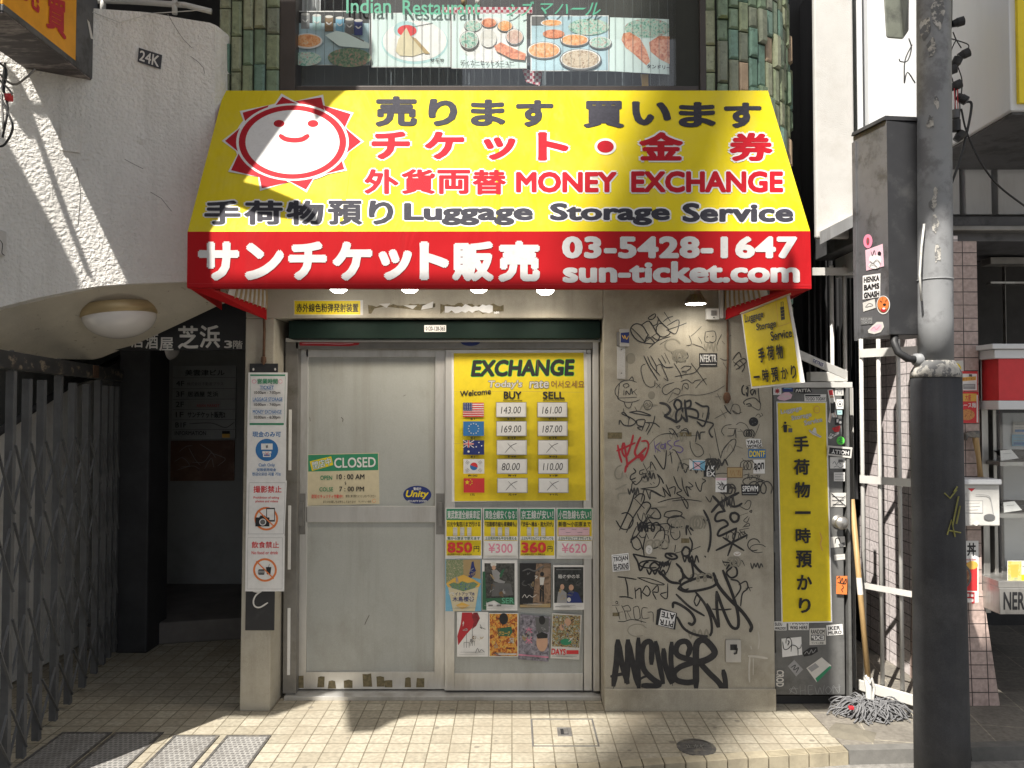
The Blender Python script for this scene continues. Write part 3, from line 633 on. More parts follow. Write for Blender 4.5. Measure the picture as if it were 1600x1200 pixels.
mb = MB(); e = Vector((0, -.0035, 0)); mb.add([bl+e+Vector((.001, -.001, .018)), br+e+Vector((-.001, -.001, .018)), br+e+Vector((-.001, -.001, .0165)), bl+e+Vector((.001, -.001, .0165))], [(0, 1, 2, 3)], 'dred'); mb.build('hem_stitch', aw)
mb = MB(); mb.prism([ml, mr, br, bl], (0, -1, 0), .004, M_RED); mb.prism([bl+Vector((0, .005, .03)), br+Vector((0, .005, .03)), br+Vector((0, .005, -.003)), bl+Vector((0, .005, -.003))], (0, -1, 0), .03, M_RED); mb.build('valance', aw)
for s_, (T, Mi, B) in ((-1, (tl, ml, bl)), (1, (tr, mr, br))):
    mb = MB(); wb = Vector((B.x - s_*.0, -.02, 0))
    x = B.x
    top = Vector((T.x, -.004, T.z-.012)); q = [top, Vector((Mi.x-s_*.004, YA+.006, Mi.z-.003)), Vector((x-s_*.004, YA+.006, B.z)), Vector((T.x, -.004, B.z-.04))]
    mb.prism(q, (s_, 0, 0), .003, M_RED); mb.build('side_panel', aw)
    # hem folded in under the side and the lacing that holds it
    xw = P(417, 490, 0).x if s_ < 0 else P(1133, 490, 0).x
    f0 = Vector((x, YA+.004, B.z-.002)); w0 = Vector((xw, -.012, P(417, 500, 0).z)); f1 = Vector((x-s_*.075, YA+.012, B.z+.012)); w1 = Vector((xw, -.012, P(417, 482, 0).z)); w2 = Vector((xw-s_*.0, -.014, P(417, 455, 0).z)); f2 = f1+Vector((-s_*.02, .02, .06))
    mb = MB(); mb.prism([f0, w0, w1, f1], (s_, 0, .3), .003, M_RED); mb.build('hem_flap', aw)
    mb = MB(); mb.prism([f1.lerp(w1, .35), w1, w2, f2.lerp(w2, .35)], (s_, 0, .3), .003, M_AWHITE)
    for i in range(8):
        p = f1.lerp(w1, .4+.6*(i+.5)/8); q = f2.lerp(w2, .4+.6*(i+.5)/8); o_ = Vector((-s_*.012, -.01, 0))
        mb.tube([q+o_, p.lerp(q, .4)+o_*1.3, p+o_+Vector((0, 0, -.012)), p+o_*1.2+Vector((0, .02, .0)), q+o_+Vector((0, .02, 0))], .0028, 'tan', 5)
    mb.build('lacing', aw)
mb = MB()
for z in (bl.z+.04,): mb.tube([Vector((bl.x+.1, YA+.05, z)), Vector((br.x-.1, YA+.05, z))], .013, M_ALU_D, 8)
mb.tube([Vector((tl.x+.02, -.016, tl.z-.09)), Vector((tr.x-.02, -.016, tr.z-.09))], .013, M_ALU_D, 8)
for x in (bl.x+.12, -.5, .5, br.x-.12): mb.tube([Vector((x, YA+.05, bl.z+.04)), Vector((x, -.01, bl.z+.20))], .011, M_ALU_D, 8); mb.tube([Vector((x, YA+.09, bl.z+.04)), Vector((x, -.02, tl.z-.18))], .009, M_ALU_D, 8)
mb.build('frame', aw, smooth=True)
# smiling sun
mb = MB(); tips = [(351.5, 220), (379, 176), (441, 151), (502, 152), (548, 178), (564, 221), (538, 264), (478, 296), (409, 294), (361, 266)]
c0 = (457, 219)
def spk(t, gw, r):
    d = Vector(t)-Vector(c0); n = Vector((-d.y, d.x)).normalized()
    b = Vector(c0)+d*r; return [tuple(Vector(t)+d.normalized()*(gw*1.6)), tuple(b+n*(30+gw)), tuple(b-n*(30+gw))]
for i, t in enumerate(tips): mb.flat(AP, spk(t, 3.2, .62), M_AWHITE, .0012+.00005*i)
mb.flat(AP, ell(457, 222, 91, 63, 60), M_AWHITE, .0019)
for i, t in enumerate(tips): mb.flat(AP, spk(t, 0, .66), M_ARED, .0023+.00005*i)
mb.flat(AP, ell(457, 222, 88, 60.5, 60), M_AWHITE, .003); mb.flat(AP, ell(457, 222, 84, 57.5, 60), M_ARED, .0034); mb.flat(AP, ell(457, 222, 73.5, 50, 60), M_AWHITE, .0038)
for u in (436, 489): mb.flat(AP, ell(u, 193, 8.5, 5.6, 24), M_ARED, .0042)
stroke(mb, AP, [(438, 212), (446, 217), (459, 219), (472, 217.5), (481, 212)], 7.5, M_ARED, .0042)
mb.build('emblem', aw)
mb = MB(); K = .0014
G1 = [('売', (586, 150, 652, 198)), ('り', (669, 154, 715, 197)), ('ま', (735, 155, 790, 197)), ('す', (806, 156, 865, 198)), ('買', (911, 157, 976, 200)), ('い', (987, 158, 1049, 196)), ('ま', (1060, 159, 1119, 199)), ('す', (1131, 160, 1190, 200))]
for ch, b in G1: letter(mb, AP, ch, b, M_AGREY, K, off=.045)
G2 = [('チ', (580, 205, 641, 249)), ('ケ', (663, 205, 726, 249)), ('ッ', (755, 214, 806, 250)), ('ト', (840, 206, 889, 251)), ('金', (998, 206, 1068, 251)), ('券', (1139, 207, 1208, 252))]
for ch, b in G2: letter(mb, AP, ch, b, M_ARED, K+.001, off=.046)
mb.flat(AP, ell(946, 229, 17, 13), M_AWHITE, K-.0004); mb.flat(AP, ell(946, 229, 13, 9.5), M_ARED, K+.0008)
G3 = [('外', (569, 264, 623, 303)), ('貨', (627, 264, 680, 303)), ('両', (683, 265, 735, 303)), ('替', (738, 265, 791, 304))]
for ch, b in G3: letter(mb, AP, ch, b, M_ARED, K+.001, off=.036)
G4 = [('MONEY', (806, 268, 964, 301)), ('EXCHANGE', (986, 267, 1224, 301))]
for ch, b in G4: letter(mb, AP, ch, b, M_ARED, K+.001, off=.045)
G5 = [('手', (319, 313, 376, 351)), ('荷', (381, 313, 442, 351)), ('物', (447, 313, 506, 351)), ('預', (512, 313, 566, 351)), ('り', (576, 313, 615, 351))]
for ch, b in G5: letter(mb, AP, ch, b, M_AGREY, K+.001, off=.036)
G6 = [('Luggage', (631, 317, 833, 352)), ('Storage', (859, 317, 1047, 352)), ('Service', (1066, 317, 1240, 347))]
for ch, b in G6: letter(mb, AP, ch, b, M_AGREY, K+.001, off=.042)
def halo(lst, off, g=3.2):
    for ch, (a, b, c, d) in lst: letter(mb, AP, ch, (a-g, b-g*.85, c+g, d+g*.85), M_AWHITE, K-.0006, off=off)
halo(G2, .10); halo(G3, .09, 2.6); halo(G4, .10, 2.8); halo(G5, .085, 2.6); halo(G6, .095, 2.8)
for ch, b in [('サ', (309, 377, 374, 439)), ('ン', (382, 379, 444, 438)), ('チ', (450, 377, 511, 438)), ('ケ', (519, 377, 582, 439)), ('ッ', (591, 389, 644, 438)), ('ト', (655, 377, 702, 438)), ('販', (706, 377, 772, 440)), ('売', (778, 376, 844, 441))]:
    letter(mb, VP_, ch, b, M_AWHITE, .002, off=.056)
letter(mb, VP_, '03-5428-1647', (878, 369, 1246, 404), M_AWHITE, .002, off=.052, space=1.08); letter(mb, VP_, 'sun-ticket.com', (879, 408, 1250, 442), M_AWHITE, .002, off=.046)
mb.build('lettering', aw)

# lamps under the awning
M_BULB = glow('lit_bulb', (1, .96, .88), 14)
M_FIN = surf('lamp_fins', (.42, .40, .37), rough=.4, metal=.7)
def lamp(name, label, loc, watts, group, warm=(1, .88, .70), big=1.0, flat=False):
    t = thing(name, label, 'lamp', loc, group); M = Matrix.Translation(loc)
    mb = MB(); mb.lathe([(.014*big, .13), (.016*big, .075), (.022*big, .07), (.026*big, .045), (.052*big, .0), (.050*big, -.004), (.0, .004)], M_FIN, M, 24)
    for i in range(18):
        a = 2*math.pi*i/18; c, s2 = math.cos(a), math.sin(a); b0 = Vector(loc)
        mb.bar(b0+Vector((c*.028*big, s2*.028*big, .045)), b0+Vector((c*.055*big, s2*.055*big, .002)), .004, .004, M_FIN)
    mb.tube([Vector(loc)+Vector((0, 0, .12)), Vector(loc)+Vector((0, .02, .2)), Vector(loc)+Vector((0, .08, .24))], .008, M_BLK, 6)
    mb.build('lamp_head', t, smooth=False)
    mb = MB(); f_ = .25 if flat else 1; mb.lathe([(.046*big, -.003), (.042*big, -.018*f_), (.025*big, -.03*f_), (0, -.034*f_)], M_BULB, M, 20); bo = mb.build('bulb', t, smooth=True)
    l = bpy.data.lights.new('lamp_light', 'SPOT'); l.energy = watts; l.color = warm; l.spot_size = R(150); l.spot_blend = .8; l.shadow_soft_size = .03
    lo = bpy.data.objects.new('lamp_light', l); COL.objects.link(lo); lo.location = Vector(loc)+Vector((0, 0, -.05)); lo.rotation_euler = (R(12), 0, 0)
    lo.parent = t; lo.matrix_parent_inverse = world_of(t).inverted()
    return t
for u, v, nm in ((529, 448, 'first lit bulb from the left under the awning, above the yellow warning strip'), (640, 448, 'lit bulb under the awning above the thin torn paper strip'), (748, 448, 'lit bulb under the awning above the wide torn white paper'), (852, 451, 'lit bulb under the awning nearest the bare beige wall, above the exchange poster')):
    p = P(u, v, -.22); lamp('spot_lamp', nm, (p.x, p.y, p.z), 3.6, 'lit bulbs under the awning')
p = P(1087, 474, -.15); lamp('spot_lamp', 'finned grey spot lamp fully visible below the awning, near the switch box', (p.x, p.y, p.z), 1.1, 'lit bulbs under the awning', big=1.15, flat=True)

# ================================================================== shop notices and posters
def notice(label, q, lst, base='white', pl=None, name='notice', cat='notice', group=None, lift=0.0): return sheet(name, label, cat, pl or PF, q, base, lst, group=group, lift=lift)
B = {}
# black board on the pier that the notices hang on
mb = MB(); mb.prism([P(u, v, -.012) for u, v in ((390, 568), (434, 568), (428, 985), (383, 985))], (0, -1, 0), .010, M_BOXD)
stroke(mb, FY(-.012), [(396, 924), (404, 925), (409, 923), (400, 930), (396, 939), (398, 947), (406, 949), (418, 942)], 2.4, 'offw', .001)
for u in (396, 430): mb.flat(FY(-.012), ell(u, 577, 1.5, 2.2, 10), 'offw', .001)
tag(mb.build('notice_board', bevel=.001), 'black board on the left pier behind the white notices, chalk squiggle at its foot', 'board')
PN = FY(-.0125); o2 = dict(off=.02)
notice('white opening hours notice with green bars, topmost on the left pier', [(388, 582), (449.5, 582), (447, 668), (386.5, 668)], [
    ('p', [(391, 585), (446, 585), (445.5, 587.5), (391, 587.5)], 'green'), ('p', [(390, 661), (443.5, 661), (443.5, 664), (390, 664)], 'green'),
    ('s', [(391.5, 588), (390.5, 660)], .5, 'green'), ('s', [(446, 588), (444, 660)], .5, 'green'),
    ('t', '営業時間', (402, 591.5, 434, 600), 'green', dict(off=.03)), ('s', ell(397, 596, 3, 2.8, 14), .7, 'pink'), ('s', ell(438, 596, 3, 2.8, 14), .7, 'pink'),
    ('t', 'TICKET', (406, 602.5, 428, 608.5), 'blue', o2), ('s', [(406, 609.4), (428, 609.4)], .5, 'blue'), ('t', '10:00am - 7:00pm', (397, 611, 438, 617), 'black', o2),
    ('t', 'LAGGAGE STORAGE', (395, 621, 441.5, 627), 'blue', o2), ('s', [(395, 627.9), (441, 627.9)], .5, 'blue'), ('t', '10:00am - 7:00pm', (397, 630, 438, 635.5), 'black', o2),
    ('t', 'MONEY EXCHANGE', (395, 640.5, 440, 646.5), 'blue', o2), ('s', [(395, 647.4), (440, 647.4)], .5, 'blue'), ('t', '10:00am - 6:30pm', (397, 649.5, 438, 655.5), 'black', o2)], pl=PN)
notice('white cash only notice with round blue symbol on the left pier', [(386.5, 667), (447.3, 667), (446.5, 752), (385.5, 752)], [
    ('t', '現金のみ可', (394.5, 674, 439, 683), 'blue', dict(off=.025)), ('e', 417, 703, 17.7, 17.4, 'blue'), ('r', 408, 693, 426, 702.5, 'white'), ('t', '¥', (415, 695, 419, 700.5), 'black', o2),
    ('r', 410, 705, 424, 708.5, 'white'), ('r', 411, 709, 423, 714, 'white'), ('r', 412.5, 710, 421.5, 712.5, 'blue'), ('s', [(414, 706), (420, 712)], .8, 'red'), ('s', [(420, 706), (414, 712)], .8, 'red'),
    ('t', 'Cash Only', (404, 724, 429.5, 730.3), 'blue', o2), ('t', '仅限使用现金', (401, 731.5, 431.5, 736.5), 'blue', o2), ('t', '현금으로만 지불 가능', (394, 738, 439, 743.5), 'blue', o2)], pl=PN, lift=.0006)
ring = lambda u, v: [('e', u, v, 18.6, 18.4, 'orange'), ('e', u, v, 15.4, 15.2, 'white')]
notice('white no photography notice with crossed out camera and phone', [(385.5, 751), (448, 751), (444.5, 838), (384, 838)], [
    ('p', [(389, 754), (446, 754), (443, 834.5), (387.5, 834.5)], 'grey'), ('p', [(389.5, 754.5), (445.6, 754.5), (442.5, 834), (388, 834)], 'white'),
    ('t', '撮影禁止', (396, 759, 440, 770), 'red', dict(off=.025)), ('t', 'Prohibition of taking', (396, 775.5, 436, 780.3), 'red', o2), ('t', 'photos and videos', (399, 781.3, 434.5, 786), 'red', o2)] + ring(416, 810.5) + [
    ('p', [(416, 793.5), (429.5, 793.5), (429.5, 815), (416, 815)], 'black'), ('r', 417.2, 795.5, 428.3, 812.5, 'white'),
    ('p', [(399, 808.5), (405, 808.5), (407, 805.5), (414, 805.5), (416, 808.5), (421, 808.5), (421, 822.5), (399, 822.5)], 'black'), ('e', 410.5, 815.7, 5.4, 5.4, 'white'), ('e', 410.5, 815.7, 4, 4, 'dgrey'),
    ('s', [(403.5, 798), (428.5, 823)], 3.2, 'orange')], pl=PN, lift=.0012)
notice('white no food or drink notice with crossed out burger and cup, lowest on the pier', [(384, 837), (445, 837), (444, 924), (383, 924)], [
    ('p', [(387, 840), (441.5, 840), (441, 920.5), (386, 920.5)], 'grey'), ('p', [(387.4, 840.4), (441.1, 840.4), (440.6, 920.1), (386.4, 920.1)], 'white'),
    ('t', '飲食禁止', (393, 846, 436, 856.5), 'red', dict(off=.025)), ('t', 'No food or drink', (393, 861, 434.5, 866.2), 'red', o2)] + ring(414, 890.6) + [
    ('p', [(403, 892), (404.5, 889.5), (412, 889.5), (413.5, 892)], 'black'), ('r', 403, 893, 413.5, 894.6, 'black'), ('p', [(403, 895.5), (413.5, 895.5), (412.5, 898), (404, 898)], 'black'),
    ('p', [(415.5, 886), (424, 886), (422.5, 897.5), (417, 897.5)], 'black'), ('s', [(419.5, 886), (421, 881.5)], 1, 'black'), ('s', [(401, 877.6), (427, 903.6)], 3.2, 'orange')], pl=PN, lift=.0018)
# closed sign
notice('green and cream CLOSED sign with opening times on the left sliding door', [(480, 710), (591.5, 707.5), (593, 787.5), (480.5, 790)], [
    ('p', [(481.5, 711), (590.5, 708.6), (591, 734.5), (481.7, 736.8)], 'green'), ('p', [(484, 721), (517.5, 713), (520.5, 726.5), (487.5, 736)], 'yellow'),
    ('t', '閉店中', [(487, 722), (516, 714.5), (518.5, 726), (490, 734)], 'white', dict(off=.02, out='green', outw=.05)),
    ('t', 'CLOSED', [(522, 715.3), (587, 713.8), (587.3, 730), (522, 731.5)], 'white', dict(off=.022)),
    ('t', 'OPEN', (500.5, 743, 519, 750), 'green', o2), ('t', '10 : 00 AM', (526, 740.8, 569.5, 749), 'black', o2), ('s', [(540, 752.5), (539, 754.5), (540.5, 755.5), (539.5, 757.5)], .9, 'black'),
    ('t', 'COLSE', (499, 761.3, 520.5, 768), 'green', o2), ('t', '7 : 00 PM', (530, 760.2, 569, 768), 'black', o2),
    ('t', '防犯セキュリティ作動中！', (487, 772.6, 536, 778.7), 'red', o2), ('t', '無理に扉を開けようとしないでください', (540, 773, 587.5, 777.3), 'black', dict(off=.01)),
    ('t', 'またのお越しをお待ちしております', (505, 782, 556, 786.2), 'black', dict(off=.01)), ('t', 'サンチケット販売', (560, 782, 580, 785.5), 'black', dict(off=.01)), ('s', ell(584.5, 782.5, 2.6, 2.6, 12), .5, 'orange')],
    base='cream', pl=FY(Y1+.012), name='closed_sign', cat='sign')
notice('oval blue security sticker on the left sliding door', ell(652, 773, 22, 14, 32), [
    ('t', '警戒中', (646, 761.5, 658, 766), 'white', o2), ('t', 'Unity', (634, 766, 670, 780), 'yellow', dict(off=.03, shear=.25)), ('t', 'SECURITY SYSTEM', (637, 781.5, 667, 784.5), 'white', o2)],
    base='navy', pl=FY(Y1+.012), name='sticker', cat='sticker')
# exchange board
def flag(i, u0, v0, u1, v1):
    w, h = u1-u0, v1-v0
    if i == 0: return [('r', u0, v0, u1, v1, 'white')] + [('r', u0, v0+h*k/13, u1, v0+h*(k+1)/13, 'red') for k in range(0, 13, 2)] + [('r', u0, v0, u0+w*.44, v0+h*7/13, 'navy')] + [('e', u0+w*(.05+.085*a), v0+h*(.06+.1*b), .5, .5, 'white') for a in range(5) for b in range(5)]
    if i == 1: return [('r', u0, v0, u1, v1, 'blue')] + [('e', (u0+u1)/2+8*math.cos(R(30*k)), (v0+v1)/2+8*math.sin(R(30*k)), .9, .9, 'offw') for k in range(12)]
    if i == 2: return [('r', u0, v0, u1, v1, 'navy'), ('s', [(u0, v0), (u0+w*.5, v0+h*.5)], 1.8, 'white', 1), ('s', [(u0+w*.5, v0), (u0, v0+h*.5)], 1.8, 'white', 1), ('r', u0+w*.2, v0, u0+w*.3, v0+h*.5, 'white'), ('r', u0, v0+h*.19, u0+w*.5, v0+h*.31, 'white'), ('r', u0+w*.225, v0, u0+w*.275, v0+h*.5, 'red'), ('r', u0, v0+h*.22, u0+w*.5, v0+h*.28, 'red')] + [('e', u0+w*a, v0+h*b, r, r, 'white') for a, b, r in ((.25, .78, 1.7), (.75, .15, 1), (.75, .85, 1), (.62, .45, 1), (.88, .38, 1))]
    if i == 3:
        c = ((u0+u1)/2, (v0+v1)/2); L = [('r', u0, v0, u1, v1, 'white'), ('p', ell(c[0], c[1], 6, 6, 16, 200, 380), 'red'), ('p', ell(c[0], c[1], 6, 6, 16, 20, 200), 'blue')]
        for sx, sy in ((-1, -1), (1, -1), (-1, 1), (1, 1)):
            for k in range(3):
                x, y = c[0]+sx*(8.5+k*1.5), c[1]+sy*(5+k*1.1); L.append(('s', [(x-1.4, y+sx*sy*2), (x+1.4, y-sx*sy*2)], .8, 'dgrey', 1))
        return L
    st = [(u0+w*.17+4.2*(1 if k % 2 == 0 else .4)*math.sin(R(36*k)), v0+h*.28-4.2*(1 if k % 2 == 0 else .4)*math.cos(R(36*k))) for k in range(10)]
    return [('r', u0, v0, u1, v1, 'red'), ('p', st, 'yellow')] + [('e', u0+w*a, v0+h*b, .9, .9, 'yellow') for a, b in ((.33, .1), (.4, .2), (.4, .35), (.33, .45))]
L = [('p', [(709, 552), (912, 551), (915.5, 782), (710, 783)], 'yellow'),
     ('t', 'EXCHANGE', [(737, 562.5), (898, 561), (898.5, 587.5), (735.5, 589)], 'black', dict(off=.05, shear=.1, out='lime', outw=.022)),
     ('t', "Today's", [(763, 594.5), (816, 594), (816, 608), (763, 608.5)], 'offw', dict(off=.02, out='dgrey', outw=.04, shear=.1)), ('t', 'rate', (827, 594.5, 857.5, 606.5), 'offw', dict(off=.02, out='dgrey', outw=.04, shear=.1)),
     ('t', '어서오세요', (861, 594.5, 913, 606.5), 'rust', dict(off=.01)), ('t', 'Welcome', [(718.5, 611), (767, 606.5), (767.5, 616), (719.5, 620)], 'black', dict(off=.025, shear=.1)),
     ('t', 'BUY', (787, 611.5, 815, 623.5), 'black', dict(off=.035)), ('t', 'SELL', (848, 611.5, 882, 623.5), 'black', dict(off=.035)), ('r', 786, 625, 816, 625.9, 'black'), ('r', 848, 625, 882.5, 625.9, 'black')]
rows = [(629, 651.5, '$1', '143.00', '161.00', '$→¥', '¥→$'), (658.5, 681, '€1', '169.00', '187.00', '€→¥', '¥→€'), (688, 710.5, '$1', None, None, '$→¥', '¥→$'), (717.3, 740, '₩1000', '80.00', '110.00', '₩→¥', '¥→₩'), (747.3, 769.7, '1元', None, None, '元→¥', '¥→元')]
for i, (v0, v1, cur, b1, s1, c1, c2) in enumerate(rows):
    dx = i*.45; L += flag(i, 723.5+dx*.5, v0, 756+dx*.5, v1); L.append(('t', cur, (735-(4 if i == 3 else 0), v1+1.2, 742+(4 if i == 3 else 0), v1+5), 'black', dict(off=.02)))
    for x0, x1, num, cc in ((775.5+dx, 822+dx, b1, c1), (840+dx, 886+dx, s1, c2)):
        L += [('r', x0-.6, v0-.6, x1+.6, v1+.6, 'dgrey'), ('r', x0, v0, x1, v1, 'offw'), ('r', x0+.8, v0+.8, x1-2, v1-1.2, 'white')]
        if num: L.append(('t', num, [(x0+7, v0+6.5), (x1-8-(3 if len(num) < 6 else 0), v0+6), (x1-8-(3 if len(num) < 6 else 0), v1-5.5), (x0+7, v1-5)], 'black', dict(off=.002, shear=.15)))
        else: L += [('s', [(x0+13, v1-3.5), (x0+22, v0+9), (x0+31, v0+4.5)], .8, 'black'), ('s', [(x0+17, v0+5), (x0+29, v1-5.5)], .8, 'black')]
        L.append(('t', cc, (x0+17, v1+1.2, x0+30, v1+4.8), 'black', dict(off=.02)))
L += [('s', [(709, 612), (800, 611.5), (912, 613)], .35, 'tan'), ('s', [(709, 693), (723, 693.5)], .5, 'tan'), ('s', [(716, 553), (717, 610)], .3, 'gold'), ('s', [(840, 552), (841, 594)], .3, 'gold')]
sheet('exchange_board', 'yellow EXCHANGE rate poster with five flags on the right door', 'poster', PD2, [(705.5, 551), (917, 550.3), (920.5, 782.2), (706, 784)], 'white', L)
# four fare posters
def fare(label, u0, u1, head, sub, price, yel, red, small, group='train fare posters on the door'):
    v0, v1 = 793.5, 873
    L = [('r', u0+1.5, 795, u1-1.5, 868, 'yellow'), ('r', u0+1.5, 795, u1-1.5, 812.5, 'green'), ('t', head, (u0+3, 797.5, u1-3, 811), 'white', dict(off=.025)),
         ('t', sub, (u0+3, 815, u1-3, 823), 'black', dict(off=.025))]
    if small == 4: L += [('r', u0+3, 824, u1-5, 837, 'lpink')] + [('s', [(u0+6+k*9, 827+k % 2*5), (u0+13+k*9, 827+k % 2*5)], .8, 'dgrey', 1) for k in range(5)]
    else: L += [q for k in range(3) for q in (('r', u0+12+k*11, 824, u0+18.5+k*11, 837, 'offw'), ('s', [(u0+13+k*11, 826), (u0+17.5+k*11, 826.5)], .7, 'grey', 1), ('s', [(u0+13+k*11, 834), (u0+17.5+k*11, 834)], .7, 'grey', 1))]
    L += [('r', u0+1.5, 838, u1-1.5, 844, 'white'), ('t', red, (u0+3, 838.6, u1-3, 843.6), 'forest', dict(off=.03))]
    if not yel: L += [('r', u0+1.5, 845, u1-1.5, 868, 'white'), ('t', price, (u0+8, 849, u1-9, 864), 'pink', dict(off=.015))]
    else: L += [('t', price, (u0+3, 847, u0+42, 864), 'orange', dict(off=.045)), ('t', price, (u0+3, 847, u0+42, 864), 'red', dict(off=.035)), ('t', '円', (u0+44, 853, u1-4, 862), 'black', dict(off=.02)), ('t', '有効期間中何回でも乗降自由', (u0+3, 864.8, u1-16, 867.6), 'black', dict(off=.02))]
    sheet('fare_poster', label, 'poster', PD2, (u0, v0, u1, v1), 'white', L, group=group)
fare('yellow fare poster priced 850円, leftmost of the four below the exchange board', 696, 753, '東武鉄道全線乗車証', '日光や鬼怒川まで行ける', '850', True, '館から旅まで使えます', 3)
fare('green headed fare poster priced ¥300 in pink on white', 755, 810, '東急全線安くなる！', '『田園都市線も東横線も』', '¥300', False, '土日祝利用も平日も使える', 3)
fare('yellow fare poster priced 360円 in red', 811.5, 867.5, '京王線が安い！', '『渋谷〜橋本・南大沢が』', '360', True, '土日も平日もどこまで行っても', 3)
fare('green headed fare poster priced ¥620, rightmost of the four', 869.5, 926, '小田急線も安い！', '新宿〜小田原まで', '¥620', False, '土日も平日もどこまで行っても', 4)
# flyers (generic pictures)
mot = mottle
FG = 'film and show flyers on the right door'
def flyer(label, q, base, lst):
    qq = quad_of(q); rr = random.Random(label); ex = []
    for k in range(5):
        t = .90+.018*k; s0 = rr.uniform(.06, .3); s1 = rr.uniform(.55, .94)
        ex.append(('s', [bil(qq, s0, t), bil(qq, (s0+s1)/2, t), bil(qq, s1, t)], .45, rr.choice(['grey', 'offw', 'dgrey']), 1))
    for k in range(7):
        a, b = rr.uniform(.12, .85), rr.uniform(.2, .8); c = [bil(qq, a+rr.uniform(-.09, .09), b+rr.uniform(-.07, .07)) for _ in range(5)]
        ex.append(('s', c, rr.uniform(.5, 1.3), rr.choice(['dgrey', 'tan', 'grey', 'brown', 'offw'])))
    lst = lst+ex
    sheet('flyer', label, 'flyer', PD2.up(.0002), q, base, lst, group=FG)
flyer('light blue flyer with a dark bird and a yellow hill of flowers', (696, 873.6, 752, 955), 'sky', [
    ('p', [(697, 874), (724, 874), (724, 900), (697, 912)], mot('leaf_print', [(.5, .42, .3), (.12, .2, .08), (.45, .4, .28)], 120)), ('p', [(724, 874), (751, 874), (751, 905), (724, 899)], 'tan'),
    ('p', [(737, 878), (740, 877), (741, 884), (744, 892), (742, 898), (734, 905), (732, 900), (735, 890)], 'navy'), ('p', [(697, 912), (708, 904), (724, 898), (740, 905), (751, 912), (748, 918), (700, 918)], 'gold'), ('p', [(701, 913), (709, 910), (716, 912), (722, 908), (731, 911), (740, 909), (747, 913), (738, 922), (724, 926), (710, 922)], mot('flower_print', [(.05, .16, .12), (.2, .3, .1), (.05, .1, .3)], 150)),
    ('p', [(700, 917), (724, 924), (748, 917), (742, 955), (708, 955)], 'cream'), ('t', 'ライトアップ木', (706, 925, 742, 931), 'navy', dict(off=.02)), ('t', '木島櫻谷', (707, 932, 741, 940), 'navy', dict(off=.02)), ('p', [(712, 946), (722, 941), (734, 946), (722, 952)], 'gold')])
flyer('white and green flyer of a seated figure in a grey coat', (753, 874.2, 808.5, 954), 'white', [
    ('p', [(757, 880), (804, 880), (804, 935), (757, 940)], mot('dim_print', [(.02, .02, .02), (.06, .06, .055), (.10, .10, .09)], 60)), ('e', 771, 882, 4.5, 4, 'offw'), ('e', 771.5, 887, 3, 3.5, 'skin'),
    ('p', [(768, 891), (776, 890), (783, 897), (780, 905), (790, 909), (786, 913), (772, 908)], 'grey'), ('p', [(780, 900), (784, 891), (789, 888), (787, 893), (783, 903)], 'forest'), ('p', [(770, 910), (798, 912), (802, 930), (768, 932)], 'dgrey'), ('p', [(754, 893), (758, 893), (760, 953), (753.5, 953)], 'forest'),
    ('p', [(760, 935), (804, 933), (804, 945), (782, 944), (772, 938), (760, 942)], 'forest'), ('t', 'SER', (784, 934, 803, 943), 'mint', {}), ('r', 763, 945, 770, 947, 'black'), ('r', 776, 945, 783, 947, 'black')])
flyer('dark brown flyer of a standing dancer in a light beam', (812, 880, 861, 949.5), 'black', [
    ('p', [(838, 880.5), (860.5, 880.5), (860.5, 949), (832, 949)], mot('beam_print', [(.05, .03, .02), (.30, .2, .13), (.12, .08, .05)], 25)), ('e', 847, 897, 3.2, 3.6, 'black'), ('p', [(843, 902), (851, 902), (849, 914), (844, 914)], 'offw'), ('p', [(843.5, 914), (850, 914), (850, 940), (847.5, 940), (847, 920), (845, 940), (843, 940)], 'black'),
    ('p', [(812.5, 945), (860, 943), (860, 949), (812.5, 949)], 'tan'), ('s', [(816, 934), (820, 929), (823, 934), (827, 930), (832, 933), (838, 929)], .9, 'offw'), ('s', [(817, 892), (826, 889), (836, 892), (850, 884)], 2.2, 'dgrey')])
flyer('black flyer with a pale man and a woman under white lettering', (864.5, 883, 913, 952.8), 'white', [
    ('r', 866, 886, 911.5, 942, mot('night_print', [(.012, .014, .014), (.03, .035, .035), (.05, .05, .05)], 40)), ('t', '箱の中の羊', (872, 897.5, 906, 904), 'white', dict(off=.005)), ('e', 878.5, 917, 3.2, 4.4, 'skin'), ('p', [(870, 942), (872, 925), (878, 921), (885, 926), (886, 942)], 'grey'), ('e', 892.5, 918, 3.8, 4.6, 'skin'), ('p', [(886, 942), (887, 927), (893, 923), (903, 926), (910, 942)], 'navy'), ('e', 889, 937, 3, 3.5, 'offw'), ('s', [(869, 890), (908, 890)], 1, 'grey', 1), ('s', [(868, 948), (890, 948)], 1.5, 'grey', 1)])
flyer('white flyer with a dark red drip shape and two forks', (714, 956, 763, 1026), 'white', [
    ('p', [(722, 957), (738, 957), (741, 975), (737, 982), (728, 992), (716, 1008), (714.5, 994), (720, 975)], 'dred'), ('p', [(740, 957), (746, 957), (750, 966), (744, 978), (738, 983), (740, 972), (737, 962)], mot('wine_print', [(.12, .01, .015), (.3, .02, .03)], 60)),
    ('s', [(729, 990), (729, 1012)], 1, 'dgrey', 1), ('s', [(725, 1012), (725, 1004), (733, 1004), (733, 1012)], .8, 'dgrey', 1), ('s', [(738, 980), (738, 1009)], 1, 'dgrey', 1), ('s', [(734.5, 1009), (734.5, 1002), (741.5, 1002), (741.5, 1009)], .8, 'dgrey', 1), ('s', [(743, 1020), (746, 1013), (749, 1019), (752, 1015), (757, 1019)], .8, 'dgrey')])
